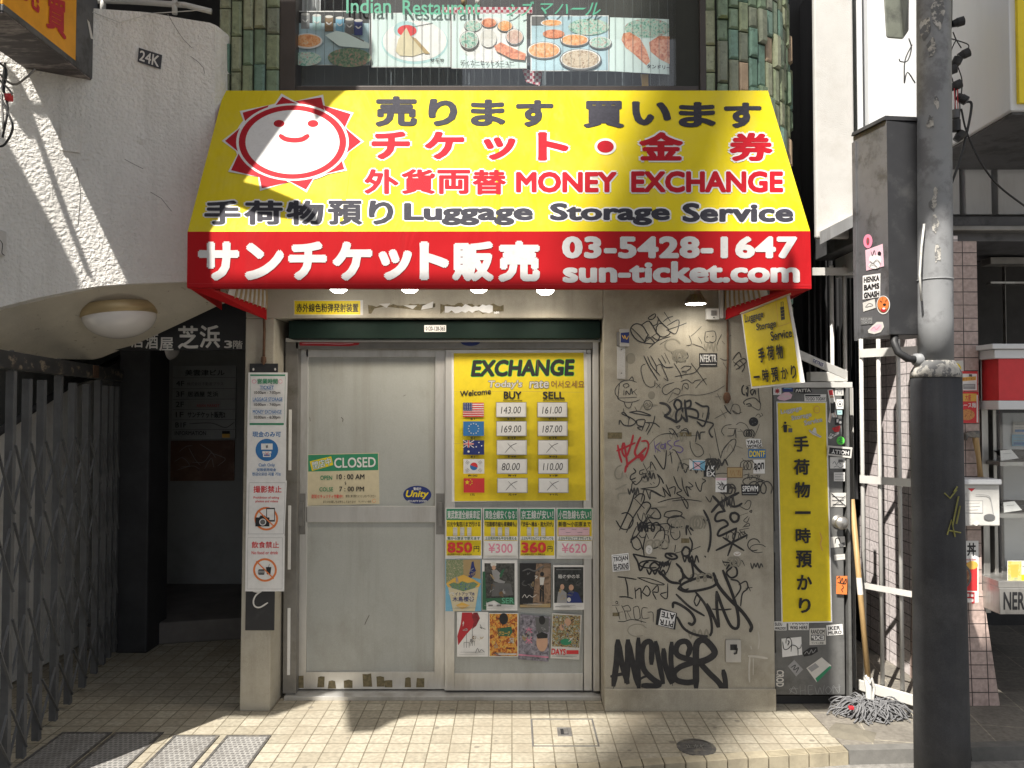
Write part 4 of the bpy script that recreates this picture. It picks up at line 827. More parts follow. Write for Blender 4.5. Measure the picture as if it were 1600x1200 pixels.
flyer('orange and yellow action film flyer with a helmeted dark head', (764, 958, 810, 1026), 'white', [
    ('r', 765, 959, 808.5, 1025, mot('fire_print', [(.05, .02, .01), (.35, .08, .02), (.62, .22, .03), (.70, .46, .10), (.2, .05, .02)], 55)), ('p', ell(787, 967, 7, 9), 'black'), ('p', [(777, 982), (799, 979), (801, 988), (796, 994), (779, 994)], 'forest'), ('t', 'グローグ', (779, 986, 797, 993), 'gold', dict(off=.02)), ('r', 779, 1021, 807, 1023, 'white')])
flyer('grey and purple flyer of a young face below a dark head, pink letters', [(813, 960), (860, 964), (857, 1034), (809.5, 1030)], mot('grey_print', [(.06, .06, .07), (.22, .20, .24), (.36, .34, .38)], 45), [
    ('p', [(836, 964), (858, 966), (857, 988), (838, 986)], 'dgrey'), ('e', 847, 969, 5, 7, 'black'), ('p', ell(847, 1003, 9, 15), 'skin'), ('p', [(838, 992), (846, 987), (856, 991), (855, 997), (840, 998)], 'black'), ('t', '本', (821, 980, 832, 991), 'pink', dict(off=.01)), ('t', '米', (821, 994, 832, 1006), 'pink', dict(off=.01)), ('p', [(810, 1022), (857, 1026), (857, 1028), (810, 1024)], 'pink')])
flyer('crowded colourful festival film flyer with red title letters, lowest right', [(863, 958), (909, 961), (905, 1030.5), (860, 1028.5)], 'offw', [
    ('p', [(864, 960), (907, 962), (905, 1012), (862, 1010)], mot('crowd_print', [(.02, .02, .03), (.03, .03, .05), (.50, .30, .10), (.06, .15, .08), (.60, .55, .45), (.04, .05, .2)], 75)), ('e', 887, 972, 5, 6, 'skin'), ('e', 878, 980, 4, 5, 'skin'), ('p', ell(884, 1003, 9, 5), 'green'), ('t', 'DAYS', [(862, 1013), (884, 1014), (884, 1024), (861, 1023)], 'red', dict(off=.04)), ('r', 885, 1016, 904, 1022, 'red')])
# strips over the door
sheet('warning_strip', 'yellow strip with black Japanese lettering on the lintel', 'sign', PF, (459, 469, 567, 492.5), 'offw', [('r', 460, 470, 563, 491.5, 'yellow')] + [('t', '赤外線色粉弾発射装置', (463, 474, 560, 488), 'black', dict(off=.025))])
def rag(u0, v0, u1, v1, n, seed):
    r = random.Random(seed); top = [(u0+(u1-u0)*i/n, v0+r.uniform(0, (v1-v0)*.35)) for i in range(n+1)]; bot = [(u0+(u1-u0)*i/n, v1-r.uniform(0, (v1-v0)*.35)) for i in range(n, -1, -1)]
    return top+bot
sheet('torn_paper', 'wide torn white paper remnant with brown glue ends on the lintel', 'paper', PF, rag(688, 473, 787, 491, 18, 3), M_TAPE, [('p', rag(695, 475, 770, 489.5, 14, 5), 'white'), ('p', rag(772, 486, 780, 491, 4, 8), 'white')])
sheet('torn_paper', 'thin torn paper remnant on the lintel beside the yellow strip', 'paper', PF, rag(575, 474, 680, 491, 16, 11)[:17] + [(680, 474), (676, 482), (655, 485), (640, 483), (620, 481), (600, 479), (585, 482), (580, 490), (576, 490)], M_TAPE, [('p', [(592, 475), (610, 474), (604, 481)], 'offw'), ('p', [(630, 477), (652, 477), (645, 483)], 'offw'), ('p', [(660, 478), (677, 471), (676, 481), (658, 484)], 'offw')])
sheet('sticker', 'small white phone number sticker on the dark green shutter box', 'sticker', FY(.05), (663, 508, 697, 518.5), 'white', [('t', '0120-128-365', (665, 510, 695.5, 516.8), 'black', dict(off=.03))])
sheet('sticker', 'half hidden blue round sticker on the frame above the right door', 'sticker', FY(.17), ell(735, 534.5, 15, 6, 16, 0, 180), 'navy', [])
sheet('sticker', 'faded red strip sticker on the frame above the left door', 'sticker', FY(.17), [(468, 535), (562, 535.5), (560, 539), (545, 541), (468, 540)], 'dred', [('s', [(472, 537), (500, 536.5), (530, 537.5), (552, 536.5)], .9, 'lpink')])
# food pictures inside the upper window
PW = FY(.10); W_PALE = surf('photo_pale_reflection', (.62, .74, .71), rough=.5, var=.08, scale=4); W_BLUE = surf('photo_blue_reflection', (.42, .58, .64), rough=.5, var=.2, scale=6)  # pale and blue tints carry the glass reflection in the print colour
CURRY = mot('curry_print', [(.60, .20, .06), (.78, .38, .15), (.70, .52, .34)], 60); MEAT = mot('meat_print', [(.45, .12, .06), (.68, .26, .14), (.74, .42, .27)], 45); SALAD = mot('salad_print', [(.06, .22, .15), (.28, .48, .40), (.5, .6, .52), (.4, .2, .18)], 70)
def bowl(u, v, ru, rv, m, rim='dgrey'): return [('e', u, v, ru, rv, rim), ('e', u, v-.8, ru*.94, rv*.9, 'white'), ('e', u, v-.5, ru*.88, rv*.83, m)]
FD = 'food photographs in the upper window'
def photo(label, q, base, lst): sheet('food_photo', label, 'photograph', PW, q, base, lst, group=FD)
photo('food photograph of an orange rice platter with drink cans, leftmost in the window', (455, 17, 578, 102), 'white', [('r', 456.5, 18.5, 577, 101, W_BLUE), ('r', 456.5, 18.5, 577, 36, 'black')] + [q for k, (u, m) in enumerate(((477, 'grey'), (495, 'cyan'), (514, 'brown'), (531, 'sky'), (546, 'dgrey'), (560, 'navy'))) for q in (('r', u-6.5, 22+k*2, u+6.5, 45+k*2, m), ('e', u, 22+k*2, 6.5, 2.2, 'offw'), ('s', [(u-4, 31+k*2), (u, 34+k*2), (u+4, 31+k*2)], 2, 'white'))] + bowl(480, 64, 24, 12, CURRY, 'white') + [('p', [(508, 55), (525, 48), (545, 52), (577, 68), (577, 76), (530, 72)], W_PALE), ('s', [(540, 50), (568, 64)], 3, 'dgrey'), ('p', ell(478, 92, 24, 11), SALAD), ('p', ell(546, 90, 34, 15), mot('dark_salad', [(.04, .10, .06), (.12, .2, .12), (.35, .18, .15)], 60))])
photo('food photograph of one samosa on a white plate', (580, 20, 704, 105), 'white', [('r', 581, 21, 703, 104, W_PALE), ('p', ell(648, 66, 52, 34), 'cyan'), ('p', ell(648, 64, 50, 32), 'white'), ('p', ell(634, 46, 19, 13), 'cyan'), ('p', ell(636, 48, 15, 9), 'red'), ('s', [(645, 42), (676, 36)], 1.4, 'dgrey'), ('p', [(635, 43), (641, 56), (664, 82), (645, 88), (625, 87), (618, 80), (622, 62)], 'cream'), ('p', [(641, 56), (650, 60), (672, 84), (664, 84)], 'tan'), ('t', 'サモサ', (672, 91, 694, 97.5), 'black', dict(off=.02))])
photo('food photograph of a round metal dinner set with rice and curry cups', (705.5, 21, 823, 107), 'white', [('r', 706.5, 22, 822, 106, W_PALE), ('p', ell(765, 62, 48, 36), 'white')] + bowl(739, 41, 14, 10, SALAD) + bowl(764, 36, 13, 8.5, MEAT) + bowl(789, 41, 12.5, 9.5, CURRY) + bowl(804, 58, 14, 13, mot('dal_print', [(.5, .3, .25), (.65, .5, .42)], 50)) + [('e', 763, 60, 13, 14, 'offw')] + bowl(733, 63, 15, 15, SALAD) + [('p', [(772, 72), (782, 66), (808, 78), (822, 84), (820, 94), (800, 92), (776, 80)], MEAT), ('t', 'ディナーセットメニュー', (719, 93.5, 803, 101.5), 'black', dict(off=.025))])
photo('food photograph of many curry bowls and salad on a table', (829, 24, 951, 111), 'white', [('r', 830.5, 25.5, 950, 110, W_BLUE), ('r', 830.5, 25.5, 852, 40, 'dgrey')] + bowl(862, 36, 17, 5.5, CURRY, 'white') + [('p', ell(920, 42, 32, 13), SALAD), ('p', ell(865, 53, 17, 7), MEAT)] + bowl(850, 79, 27, 14, CURRY) + bowl(898, 63, 23, 10, CURRY) + bowl(938, 67, 18, 10, SALAD) + bowl(907, 93, 33, 17, mot('biryani_print', [(.25, .14, .08), (.55, .45, .33), (.62, .52, .40)], 80)))
photo('food photograph of two tandoori chicken legs with shredded greens, rightmost in the window', [(953, 27), (1077, 31), (1076, 118), (952, 111)], W_PALE, [('p', ell(1012, 44, 36, 15), SALAD), ('p', [(974, 52), (984, 50), (1000, 60), (1010, 78), (1016, 96), (1010, 102), (1003, 96), (990, 84), (977, 74), (971, 62)], MEAT), ('p', [(1014, 66), (1030, 56), (1048, 57), (1058, 72), (1056, 92), (1046, 100), (1030, 92), (1016, 80)], MEAT), ('t', 'タンドリーチキン', [(1011, 100), (1071, 104), (1071, 110.5), (1011, 106.5)], 'black', dict(off=.025))])
m, n, b = _mat('gingham'); ck = n.nodes.new('ShaderNodeTexChecker'); ck.inputs['Scale'].default_value = 60; ck.inputs['Color1'].default_value = (.6, .55, .55, 1); ck.inputs['Color2'].default_value = (.35, .03, .06, 1)
tcn = n.nodes.new('ShaderNodeTexCoord'); n.links.new(tcn.outputs['Object'], ck.inputs['Vector']); n.links.new(ck.outputs[0], b.inputs['Base Color'])
GING = m
mb = MB(); mb.pbox(690, 11, 832, 21, .2, .21, GING); tag(mb.build('table_cloth'), 'red and white gingham cloth edge behind the green window lettering', 'cloth')
mb = MB(); mb.ppoly(FY(.13), [(816, 108), (848, 110), (843, 134), (822, 128)], GING, .004); tag(mb.build('cloth_scrap'), 'scrap of gingham cloth hanging below the food photographs', 'cloth')
M_CURT = surf('curtain', (.55, .56, .56), rough=.9)
for u0, u1, v1, lab in ((468, 502, 20, 'white curtain tied at the left of the upper window'), (1022, 1056, 36, 'white curtain hanging in the right of the upper window')):
    mb = MB(); a = P(u0, -40, .2); b2 = P(u1, v1, .2); n_ = 16; vs = []
    for i in range(n_+1):
        x = a.x+(b2.x-a.x)*i/n_; y = .2+.02*math.sin(i*1.9); vs += [(x, y, a.z), (x, y, b2.z)]
    mb.add(vs, [(2*i, 2*i+2, 2*i+3, 2*i+1) for i in range(n_)], M_CURT); tag(mb.build('curtain', smooth=True), lab, 'curtain')
for u, v0, v1, mm, lab in ((725, -4, 8, 'tan', 'tan bottle on the sill behind the green lettering'), (747, -6, 9, 'offw', 'white bottle on the sill behind the green lettering')):
    mb = MB(); p = P(u, v1, .26); mb.lathe([(0, 0), (.016, 0), (.017, .04), (.008, .06), (.007, .09), (0, .09)], mm, Matrix.Translation(p), 14); tag(mb.build('bottle', smooth=True), lab, 'bottle')
mb = MB(); mb.ppoly(FY(.16), [(1001, 116), (1036, 116), (1030, 135), (1003, 135)], 'gold', .003); tag(mb.build('yellow_card'), 'yellow card leaning behind the window glass below the chicken photograph', 'card')
# ================================================================== graffiti on the wall (paint, part of the wall)
M_TAG = surf('marker_black', (.016, .015, .016), rough=.4, var=.3, scale=40, dirt=(.085, .078, .068), dscale=9, dlo=.55, dhi=.72); M_TAGT = surf('marker_worn', (.05, .047, .043), rough=.6, var=.4, scale=60)
M_TRED = surf('marker_red', (.42, .02, .03), rough=.45); M_TPUR = surf('marker_purple', (.13, .09, .24), rough=.5); M_SPRAY = surf('spray_black', (.022, .021, .022), rough=.65, var=.4, scale=30)
M_WSCR = surf('scratch_white', (.50, .47, .41), rough=.9); M_FADE = surf('marker_faded', (.26, .24, .19), rough=.8)
def graf(label, org, sc, strokes, mat=None, wd=4.0, k=.0008):
    mb = MB()
    for i, st in enumerate(strokes):
        w_, m_, pts = wd, mat or M_TAG, st
        if isinstance(st, dict): pts = st['p']; w_ = st.get('w', wd); m_ = st.get('m', m_)
        stroke(mb, PF, [(org[0]+x/sc, org[1]+y/sc) for x, y in pts], w_*1.35/sc, m_, k+.00012*(i % 7), curve=not (isinstance(st, dict) and st.get('l')))
    return mb.build('graffiti', wall, label=label)
Z8 = ((940, 790), 3.636); Z7 = ((940, 480), 3.75); A = ((940, 480), 7.5); Bq = ((1070, 480), 7.5); Cq = ((940, 620), 7.5); Dq = ((1070, 620), 7.5); E = ((940, 760), 7.5); F = ((1070, 760), 7.5); Gq = ((940, 900), 7.5)
def W(w, *p): return dict(w=w, p=list(p))
graf('large black sprayed word ANSWER low on the wall', *Z8, [W(26, (92, 770), (86, 880), (68, 1018)), W(24, (96, 775), (116, 900), (148, 1005)), W(14, (55, 970), (90, 962), (125, 955)),
  W(26, (150, 770), (149, 880), (140, 1000)), W(24, (152, 775), (176, 890), (203, 1012)), W(22, (209, 758), (206, 880), (211, 1040)), W(24, (283, 895), (285, 800), (270, 772), (240, 790), (228, 850), (240, 930), (290, 985), (330, 1012), (300, 1025), (235, 1022)), W(10, (212, 990), (245, 972), (285, 965)),
  W(22, (308, 778), (325, 880), (350, 1005)), W(24, (352, 820), (360, 900), (395, 1005)), W(22, (398, 782), (394, 880), (404, 1000)), W(24, (490, 850), (502, 805), (480, 772), (440, 780), (422, 820), (440, 855), (520, 885), (450, 915), (412, 950), (425, 990), (480, 1005), (530, 1000)),
  W(28, (537, 1028), (536, 900), (540, 790), (580, 762), (625, 800), (642, 840), (600, 875), (530, 895)), W(24, (555, 890), (610, 950), (670, 1010), (700, 1075)), W(22, (704, 1072), (703, 1000), (692, 940))], M_SPRAY)
graf('big black tag with ellipse and zigzag letters above the metal plate', *Z8, [W(11, (435, 472), (470, 440), (560, 408), (630, 408), (655, 428), (635, 458), (560, 480), (480, 488), (435, 472)), W(15, (636, 385), (660, 450), (720, 525), (800, 605), (850, 680), (845, 714)), W(11, (535, 492), (590, 565), (622, 650), (618, 735), (540, 735), (470, 700), (430, 635)),
  W(12, (405, 578), (410, 552), (450, 565), (505, 605), (530, 650), (515, 676), (495, 668)), W(10, (425, 505), (500, 575), (582, 625)), W(13, (600, 560), (640, 640), (665, 690), (655, 580), (653, 490)), W(13, (655, 490), (690, 590), (735, 685), (775, 690), (772, 600), (735, 480), (690, 370)), W(7, (630, 588), (690, 592), (735, 588)),
  W(6, (525, 545), (540, 510), (560, 530), (540, 570), (525, 545)), W(9, (690, 320), (765, 330)), W(8, (710, 360), (730, 335), (765, 355), (768, 395), (735, 410), (710, 380), (740, 350)), W(7, (735, 420), (775, 430), (790, 470), (760, 520)), W(6, (780, 450), (820, 430), (830, 470), (800, 500), (790, 570)), W(5, (820, 470), (855, 465)), W(5, (830, 450), (845, 485))])
graf('black crown with eyes tag in the middle of the wall', *Z8, [W(12, (330, 375), (385, 430), (440, 442)), W(6, (330, 372), (345, 340), (385, 310)), W(5, (335, 395), (370, 380), (395, 315)), W(9, (400, 290), (370, 272), (365, 290), (400, 305), (430, 295), (410, 275), (370, 272)), W(9, (455, 262), (475, 235), (500, 250), (495, 282), (465, 285), (455, 262)), W(5, (470, 288), (490, 298), (500, 285)), W(5, (420, 270), (450, 262)), W(5, (415, 262), (420, 225)),
  W(10, (425, 330), (455, 365), (462, 410), (440, 430)), W(9, (450, 370), (490, 415), (520, 400), (515, 340), (500, 295)), W(12, (500, 300), (555, 370), (620, 410)), W(5, (495, 260), (560, 232)), W(7, (500, 180), (515, 215), (510, 260)), W(8, (482, 165), (484, 115), (520, 142)), W(8, (484, 115), (508, 165)),
  W(7, (180, 275), (245, 290), (310, 298)), W(8, (180, 278), (205, 320), (220, 370), (245, 330), (265, 320)), W(8, (330, 345), (300, 322), (275, 345), (290, 370), (325, 355), (330, 325))])
graf('black looped tag on the left of the wall above the trojan sticker', *E, [W(12, (395, 45), (330, 250), (210, 510)), W(11, (235, 320), (300, 310), (365, 370), (360, 440), (310, 500), (230, 490), (170, 400)), W(11, (380, 145), (440, 90), (495, 100), (490, 180), (380, 350), (290, 540)), W(11, (395, 150), (500, 255)), W(10, (420, 320), (440, 380), (490, 420), (540, 350)), W(12, (480, 195), (540, 185), (575, 230), (520, 330)), W(12, (580, 260), (640, 260), (690, 330), (670, 380), (540, 360)), W(13, (625, 290), (490, 440)), W(10, (550, 380), (620, 500), (490, 470)),
  W(12, (480, 470), (420, 570), (340, 640)), W(10, (410, 470), (370, 560), (340, 660)), W(11, (340, 620), (400, 590), (450, 640), (480, 740)), W(10, (350, 640), (370, 710), (420, 745), (460, 720)), W(10, (490, 480), (550, 610)), W(11, (520, 560), (490, 700), (500, 830)), W(9, (440, 570), (470, 600), (520, 590)), W(9, (500, 830), (640, 845)), W(10, (480, 470), (600, 450), (700, 470), (740, 540), (720, 650), (660, 710), (610, 730)), W(9, (610, 610), (660, 530), (720, 510)), W(8, (600, 455), (790, 440), (775, 550)), W(9, (780, 570), (790, 650), (760, 730), (670, 720)), W(9, (720, 520), (780, 520)), W(9, (735, 560), (770, 570)), W(8, (820, 440), (810, 560), (860, 625), (915, 590), (915, 520)), W(7, (815, 485), (850, 485)), W(7, (815, 540), (850, 545)), W(9, (730, 350), (760, 300), (870, 285), (940, 310), (920, 345), (800, 365), (730, 350)), W(8, (820, 370), (910, 355)), W(8, (870, 375), (880, 410))])
graf('thick black letters XOX with an asterisk on the right of the wall', *F, [W(24, (630, 75), (520, 130), (400, 205), (315, 300)), W(24, (330, 115), (400, 190), (470, 290)), W(20, (520, 140), (515, 200), (560, 235), (620, 230), (668, 200)), W(20, (465, 290), (390, 310), (355, 370), (375, 410), (460, 395), (505, 450), (420, 500), (385, 560), (410, 580), (500, 540), (605, 490)), W(18, (605, 490), (580, 600), (505, 810)), W(22, (585, 305), (630, 340), (620, 400), (570, 415), (535, 370), (545, 320), (590, 310)), W(20, (370, 748), (540, 665), (730, 570)), W(18, (450, 600), (560, 670), (690, 750)), W(20, (222, 280), (280, 400), (303, 540), (295, 680), (272, 765)), W(18, (236, 818), (242, 826)),
  W(6, (700, 210), (740, 165), (775, 180), (760, 250), (720, 270), (640, 230)), W(7, (760, 290), (785, 280), (780, 305), (760, 295)), W(5, (650, 340), (740, 310)), W(7, (640, 510), (750, 490)), W(7, (640, 510), (690, 570), (700, 520)), W(6, (680, 480), (740, 430), (760, 460), (700, 470)), W(6, (740, 350), (690, 400), (730, 420), (755, 365))])
graf('thick black ZEBI tag near the middle top of the wall', *Cq, [W(22, (685, 72), (760, 90), (805, 150), (780, 200), (740, 225), (810, 260), (880, 300)), W(18, (880, 150), (850, 90), (880, 35), (930, 60), (930, 130), (890, 160), (870, 220), (880, 295)), W(18, (885, 300), (930, 260), (945, 190), (950, 130)), W(20, (975, 40), (985, 160), (1000, 290), (940, 220)), W(18, (985, 60), (1040, 45), (1040, 110), (990, 140)), W(18, (970, 130), (1090, 150), (1130, 190), (1120, 250), (1020, 225)), W(16, (1100, 65), (1180, 110), (1255, 130), (1200, 340), (1120, 290)), W(14, (1120, 260), (1220, 290), (1310, 320), (1260, 400), (1290, 470), (1300, 465)), W(10, (1190, 190), (1180, 240)), W(10, (1265, 190), (1250, 260))])
graf('black outlined bubble tag under the lintel', *A, [W(10, (545, 325), (480, 220), (400, 195), (345, 240), (350, 300), (410, 380), (500, 415), (525, 360), (545, 325)), W(9, (345, 240), (420, 310), (510, 410)), W(8, (470, 205), (555, 330)), W(9, (470, 205), (560, 165), (640, 290), (680, 340), (655, 385), (590, 345)), W(9, (550, 120), (620, 78), (632, 100), (600, 140), (555, 140), (550, 120)), W(8, (560, 160), (600, 215), (650, 195), (665, 150)), W(9, (650, 110), (700, 180), (785, 255)), W(9, (640, 240), (670, 195), (720, 190)), W(9, (640, 240), (650, 310), (720, 350), (790, 320), (805, 290)), W(9, (735, 60), (805, 165)), W(8, (720, 170), (780, 125), (835, 108)), W(9, (770, 215), (905, 150), (870, 310), (770, 265)), W(8, (760, 270), (880, 230), (995, 185)), W(9, (500, 420), (620, 425), (560, 350), (540, 370)), W(9, (500, 415), (640, 310)), W(8, (555, 480), (650, 400), (730, 365), (805, 345)), W(7, (685, 435), (775, 380))])
graf('thin black flowing signature across the upper wall', *A, [W(6, (515, 665), (470, 690), (465, 760), (500, 880), (560, 935), (620, 920), (625, 860)), W(9, (495, 570), (560, 700), (660, 860)), W(8, (540, 580), (590, 690), (685, 800)), W(7, (575, 570), (640, 690), (645, 770)), W(6, (640, 690), (690, 670), (720, 720), (780, 860), (730, 830)), W(8, (665, 600), (740, 700), (840, 700)), W(7, (705, 565), (755, 655)), W(7, (740, 540), (800, 660)), W(6, (815, 530), (870, 620)), W(7, (850, 660), (920, 770), (940, 830)), W(6, (880, 660), (890, 600), (960, 595), (985, 635)), W(7, (920, 505), (960, 590)), W(6, (1000, 530), (1015, 580), (990, 605)), W(6, (930, 720), (980, 690), (1050, 700), (1000, 745), (940, 750), (1000, 770)), W(7, (860, 815), (980, 790), (1100, 760), (1180, 640)), W(6, (850, 880), (740, 920), (710, 980), (750, 1025), (810, 990), (870, 950), (920, 970), (900, 1020), (830, 1000)), W(6, (940, 980), (960, 900), (1010, 900), (1010, 960), (970, 930)), W(5, (770, 1110), (830, 1000)), W(6, (930, 870), (1000, 850), (1060, 890), (1100, 860), (1160, 850)), W(5, (790, 1120), (950, 1030), (1150, 1030), (1320, 990), (1440, 920)), W(5, (1100, 950), (1180, 860), (1230, 830)), W(7, (1050, 660), (1150, 790), (1230, 910)), W(6, (640, 890), (690, 945)), W(6, (640, 945), (685, 900))])
graf('black tag inside a speech bubble at the left edge of the wall', *A, [W(6, (410, 880), (330, 855), (240, 870), (170, 940), (160, 1010), (200, 1070)), W(9, (208, 905), (190, 1070)), W(7, (190, 1065), (410, 1055)), W(6, (190, 1075), (270, 1110), (370, 1110), (445, 1085)), W(6, (265, 1110), (285, 1165), (330, 1180), (360, 1115)), W(7, (270, 945), (255, 910), (300, 895), (320, 925), (280, 945)), W(7, (262, 970), (260, 1030)), W(8, (285, 1030), (290, 980), (330, 1025), (345, 950), (365, 1020)), W(7, (350, 1010), (410, 960)), W(7, (375, 985), (410, 1030)), W(6, (325, 850), (360, 815), (375, 865))])
graf('spiky black signature below the speech bubble', *Cq, [W(10, (205, 325), (215, 275), (260, 330), (340, 340), (400, 300), (350, 250), (240, 200), (265, 185), (330, 260)), W(9, (255, 140), (265, 190)), W(9, (325, 180), (440, 170), (580, 220), (480, 210), (325, 180)), W(8, (390, 120), (410, 160)), W(9, (320, 260), (310, 335)), W(9, (400, 290), (430, 270), (510, 275), (470, 400)), W(9, (410, 280), (420, 330), (480, 350), (420, 360), (460, 390)), W(9, (520, 300), (560, 320), (520, 405)), W(9, (510, 300), (620, 310), (680, 355)), W(9, (625, 225), (600, 320), (535, 440)), W(5, (190, 165), (200, 170)), W(6, (595, 415), (602, 412))])
graf('bright red scrawl at the left edge of the wall', *Cq, [W(18, (190, 570), (210, 680), (235, 765)), W(18, (180, 632), (260, 600), (390, 540)), W(18, (370, 450), (350, 540), (290, 700), (240, 640), (262, 540), (300, 780), (300, 820)), W(20, (275, 880), (300, 800), (420, 700), (520, 600)), W(20, (455, 475), (410, 580), (390, 660), (430, 710), (480, 680), (470, 740), (450, 700)), W(16, (470, 520), (530, 520), (550, 580), (520, 680), (470, 755))], M_TRED)
graf('faded purple word KASS beside the red scrawl', *Cq, [W(9, (615, 520), (632, 650)), W(9, (680, 540), (630, 590), (690, 640)), W(8, (740, 560), (700, 560), (695, 600), (730, 605), (745, 540), (750, 610)), W(8, (810, 510), (770, 530), (790, 560), (820, 590), (790, 620)), W(9, (910, 510), (860, 530), (855, 570), (920, 580), (955, 620), (920, 655), (880, 640))], M_TPUR)
graf('thin black word ESKA below the purple word', *Cq, [W(11, (375, 840), (400, 880), (345, 920), (340, 970), (400, 950)), W(9, (350, 980), (400, 1030), (460, 980), (470, 950)), W(8, (400, 990), (360, 1010), (350, 1095)), W(8, (500, 850), (450, 870), (450, 910), (510, 900), (515, 940), (470, 950)), W(9, (490, 785), (570, 950)), W(8, (530, 850), (600, 780)), W(8, (530, 870), (610, 870)), W(8, (570, 850), (580, 760), (640, 860)), W(11, (615, 685), (650, 740), (720, 845), (745, 800), (760, 630)), W(8, (800, 640), (815, 700), (825, 780)), W(8, (830, 620), (870, 640), (950, 800)), W(7, (780, 690), (830, 650))])
graf('jagged black signature in the middle of the wall', *Cq, [W(8, (460, 1078), (560, 1065), (650, 1050), (680, 980), (650, 905)), W(12, (655, 910), (700, 960), (725, 1015)), W(9, (460, 1080), (600, 1100), (740, 1175), (715, 1060)), W(10, (715, 1060), (810, 1170), (755, 1030)), W(9, (790, 1075), (860, 1055), (855, 1140)), W(10, (845, 935), (900, 1060), (940, 1100), (880, 1130), (940, 1170)), W(9, (940, 950), (960, 1070), (1020, 1170), (990, 1050), (1050, 1090)), W(8, (1020, 1000), (1070, 1050), (980, 1060)), W(9, (1100, 1000), (1120, 1060), (1160, 1110), (1180, 1020), (1220, 985), (1180, 960)), W(8, (660, 1240), (800, 1200), (960, 1180)), W(9, (930, 1175), (1000, 1310), (1010, 1250), (960, 1180)), W(7, (830, 1220), (1000, 1205), (1170, 1225)), W(8, (1220, 1170), (1270, 1235), (1290, 1180)), W(8, (570, 1015), (585, 1028)), W(8, (605, 1005), (620, 1015))])
graf('black lettering INOR at the lower left of the wall', *Gq, [W(11, (190, 10), (270, 18), (405, 40)), W(12, (275, 15), (300, 120), (310, 245)), W(11, (210, 245), (290, 245), (365, 265)), W(12, (390, 140), (400, 260)), W(11, (395, 180), (455, 145), (465, 270)), W(10, (475, 190), (525, 115), (570, 180), (540, 235), (475, 190)), W(10, (590, 180), (655, 110), (660, 190), (600, 190), (640, 275)), W(10, (775, 90), (765, 265), (690, 215), (760, 190)), W(8, (420, 20), (560, 30), (740, 100), (600, 90), (420, 20))])
graf('thin boxy black letters under the INOR lettering', *Gq, [W(7, (125, 345), (205, 340)), W(6, (160, 310), (180, 295), (190, 320), (165, 325)), W(6, (165, 360), (190, 420), (215, 510)), W(6, (195, 425), (250, 420)), W(6, (235, 345), (270, 420), (290, 510)), W(6, (250, 360), (310, 345), (340, 405), (270, 410)), W(6, (300, 420), (350, 515)), W(6, (370, 370), (430, 360), (450, 490), (390, 500), (370, 370)), W(6, (540, 375), (475, 380), (480, 495), (560, 490)), W(6, (540, 425), (600, 430), (605, 540)), W(7, (190, 530), (260, 535), (360, 510), (520, 545)), W(6, (460, 480), (465, 550))], M_TAGT)
graf('black scratchy marks and faded letters at the right of the wall', *Dq, [W(7, (345, 370), (370, 500), (390, 600), (420, 720)), W(7, (360, 450), (395, 620)), W(7, (420, 720), (460, 600), (560, 500), (600, 520), (570, 620), (490, 720), (390, 830)), W(5, (430, 650), (500, 560), (545, 500)), W(6, (545, 325), (470, 340), (430, 400), (460, 455)), W(7, (510, 370), (610, 375)), W(7, (500, 460), (570, 450), (590, 380), (600, 480)), W(5, (600, 330), (650, 300), (720, 330), (760, 410), (800, 480), (840, 410), (875, 320)), W(5, (620, 405), (710, 400)), W(5, (650, 380), (690, 430)), W(12, (465, 100), (500, 160), (540, 200)), W(5, (350, 255), (450, 200), (510, 170)), W(5, (420, 150), (480, 250)), W(5, (530, 180), (570, 90), (640, 110), (640, 200), (560, 160), (600, 200), (670, 180)), W(9, (700, 90), (690, 60), (740, 25), (820, 15), (890, 80)), W(9, (720, 90), (760, 80), (780, 105), (740, 110)), W(6, (780, 110), (870, 155), (890, 90)), W(6, (690, 920), (740, 910), (735, 960)), W(6, (750, 890), (760, 970), (800, 930), (770, 920)), W(6, (820, 930), (860, 920), (840, 980), (930, 985)), W(7, (880, 920), (870, 960), (935, 985)), W(5, (830, 230), (860, 200), (890, 230), (870, 240)), W(5, (895, 190), (915, 215), (890, 230)),
  W(7, (60, 520), (70, 600), (110, 680), (160, 705), (220, 660), (190, 580), (120, 540)), W(6, (290, 670), (300, 700)), W(5, (670, 720), (690, 745))], M_TAGT)
graf('black flowing letters beside the yellow hanging sign', *Bq, [W(12, (690, 915), (670, 950), (675, 1010), (705, 1030)), W(11, (720, 960), (740, 940), (735, 1045), (720, 1000)), W(11, (800, 960), (770, 985), (790, 1030), (820, 970), (830, 1020)), W(8, (860, 950), (870, 1060), (890, 1150)), W(7, (720, 930), (765, 915))])
graf('dark splatter and small drawn face beneath the switch box', *Bq, [W(6, (240, 290), (350, 285), (355, 400), (240, 405), (240, 290)), W(12, (260, 350), (268, 345)), W(12, (325, 345), (332, 340)), W(8, (290, 400), (330, 420)), W(5, (70, 340), (120, 300), (195, 225)), W(6, (50, 330), (75, 400), (70, 440), (20, 450)), W(6, (90, 430), (160, 455), (205, 470), (230, 500)), W(5, (160, 350), (190, 400), (200, 430)), W(6, (380, 440), (390, 400), (430, 320)), W(6, (440, 400), (465, 430)), W(5, (490, 350), (545, 330)), W(6, (415, 600), (460, 620), (520, 615)), W(6, (450, 650), (490, 720)), W(9, (560, 620), (600, 560), (640, 530), (660, 590)), W(9, (580, 690), (620, 640), (690, 600), (720, 640), (660, 690), (630, 720)), W(8, (640, 620), (700, 690), (670, 760)), W(8, (570, 640), (640, 700), (600, 730)), W(5, (360, 1050), (430, 1050)), W(5, (380, 1010), (420, 1090))], M_TAGT)
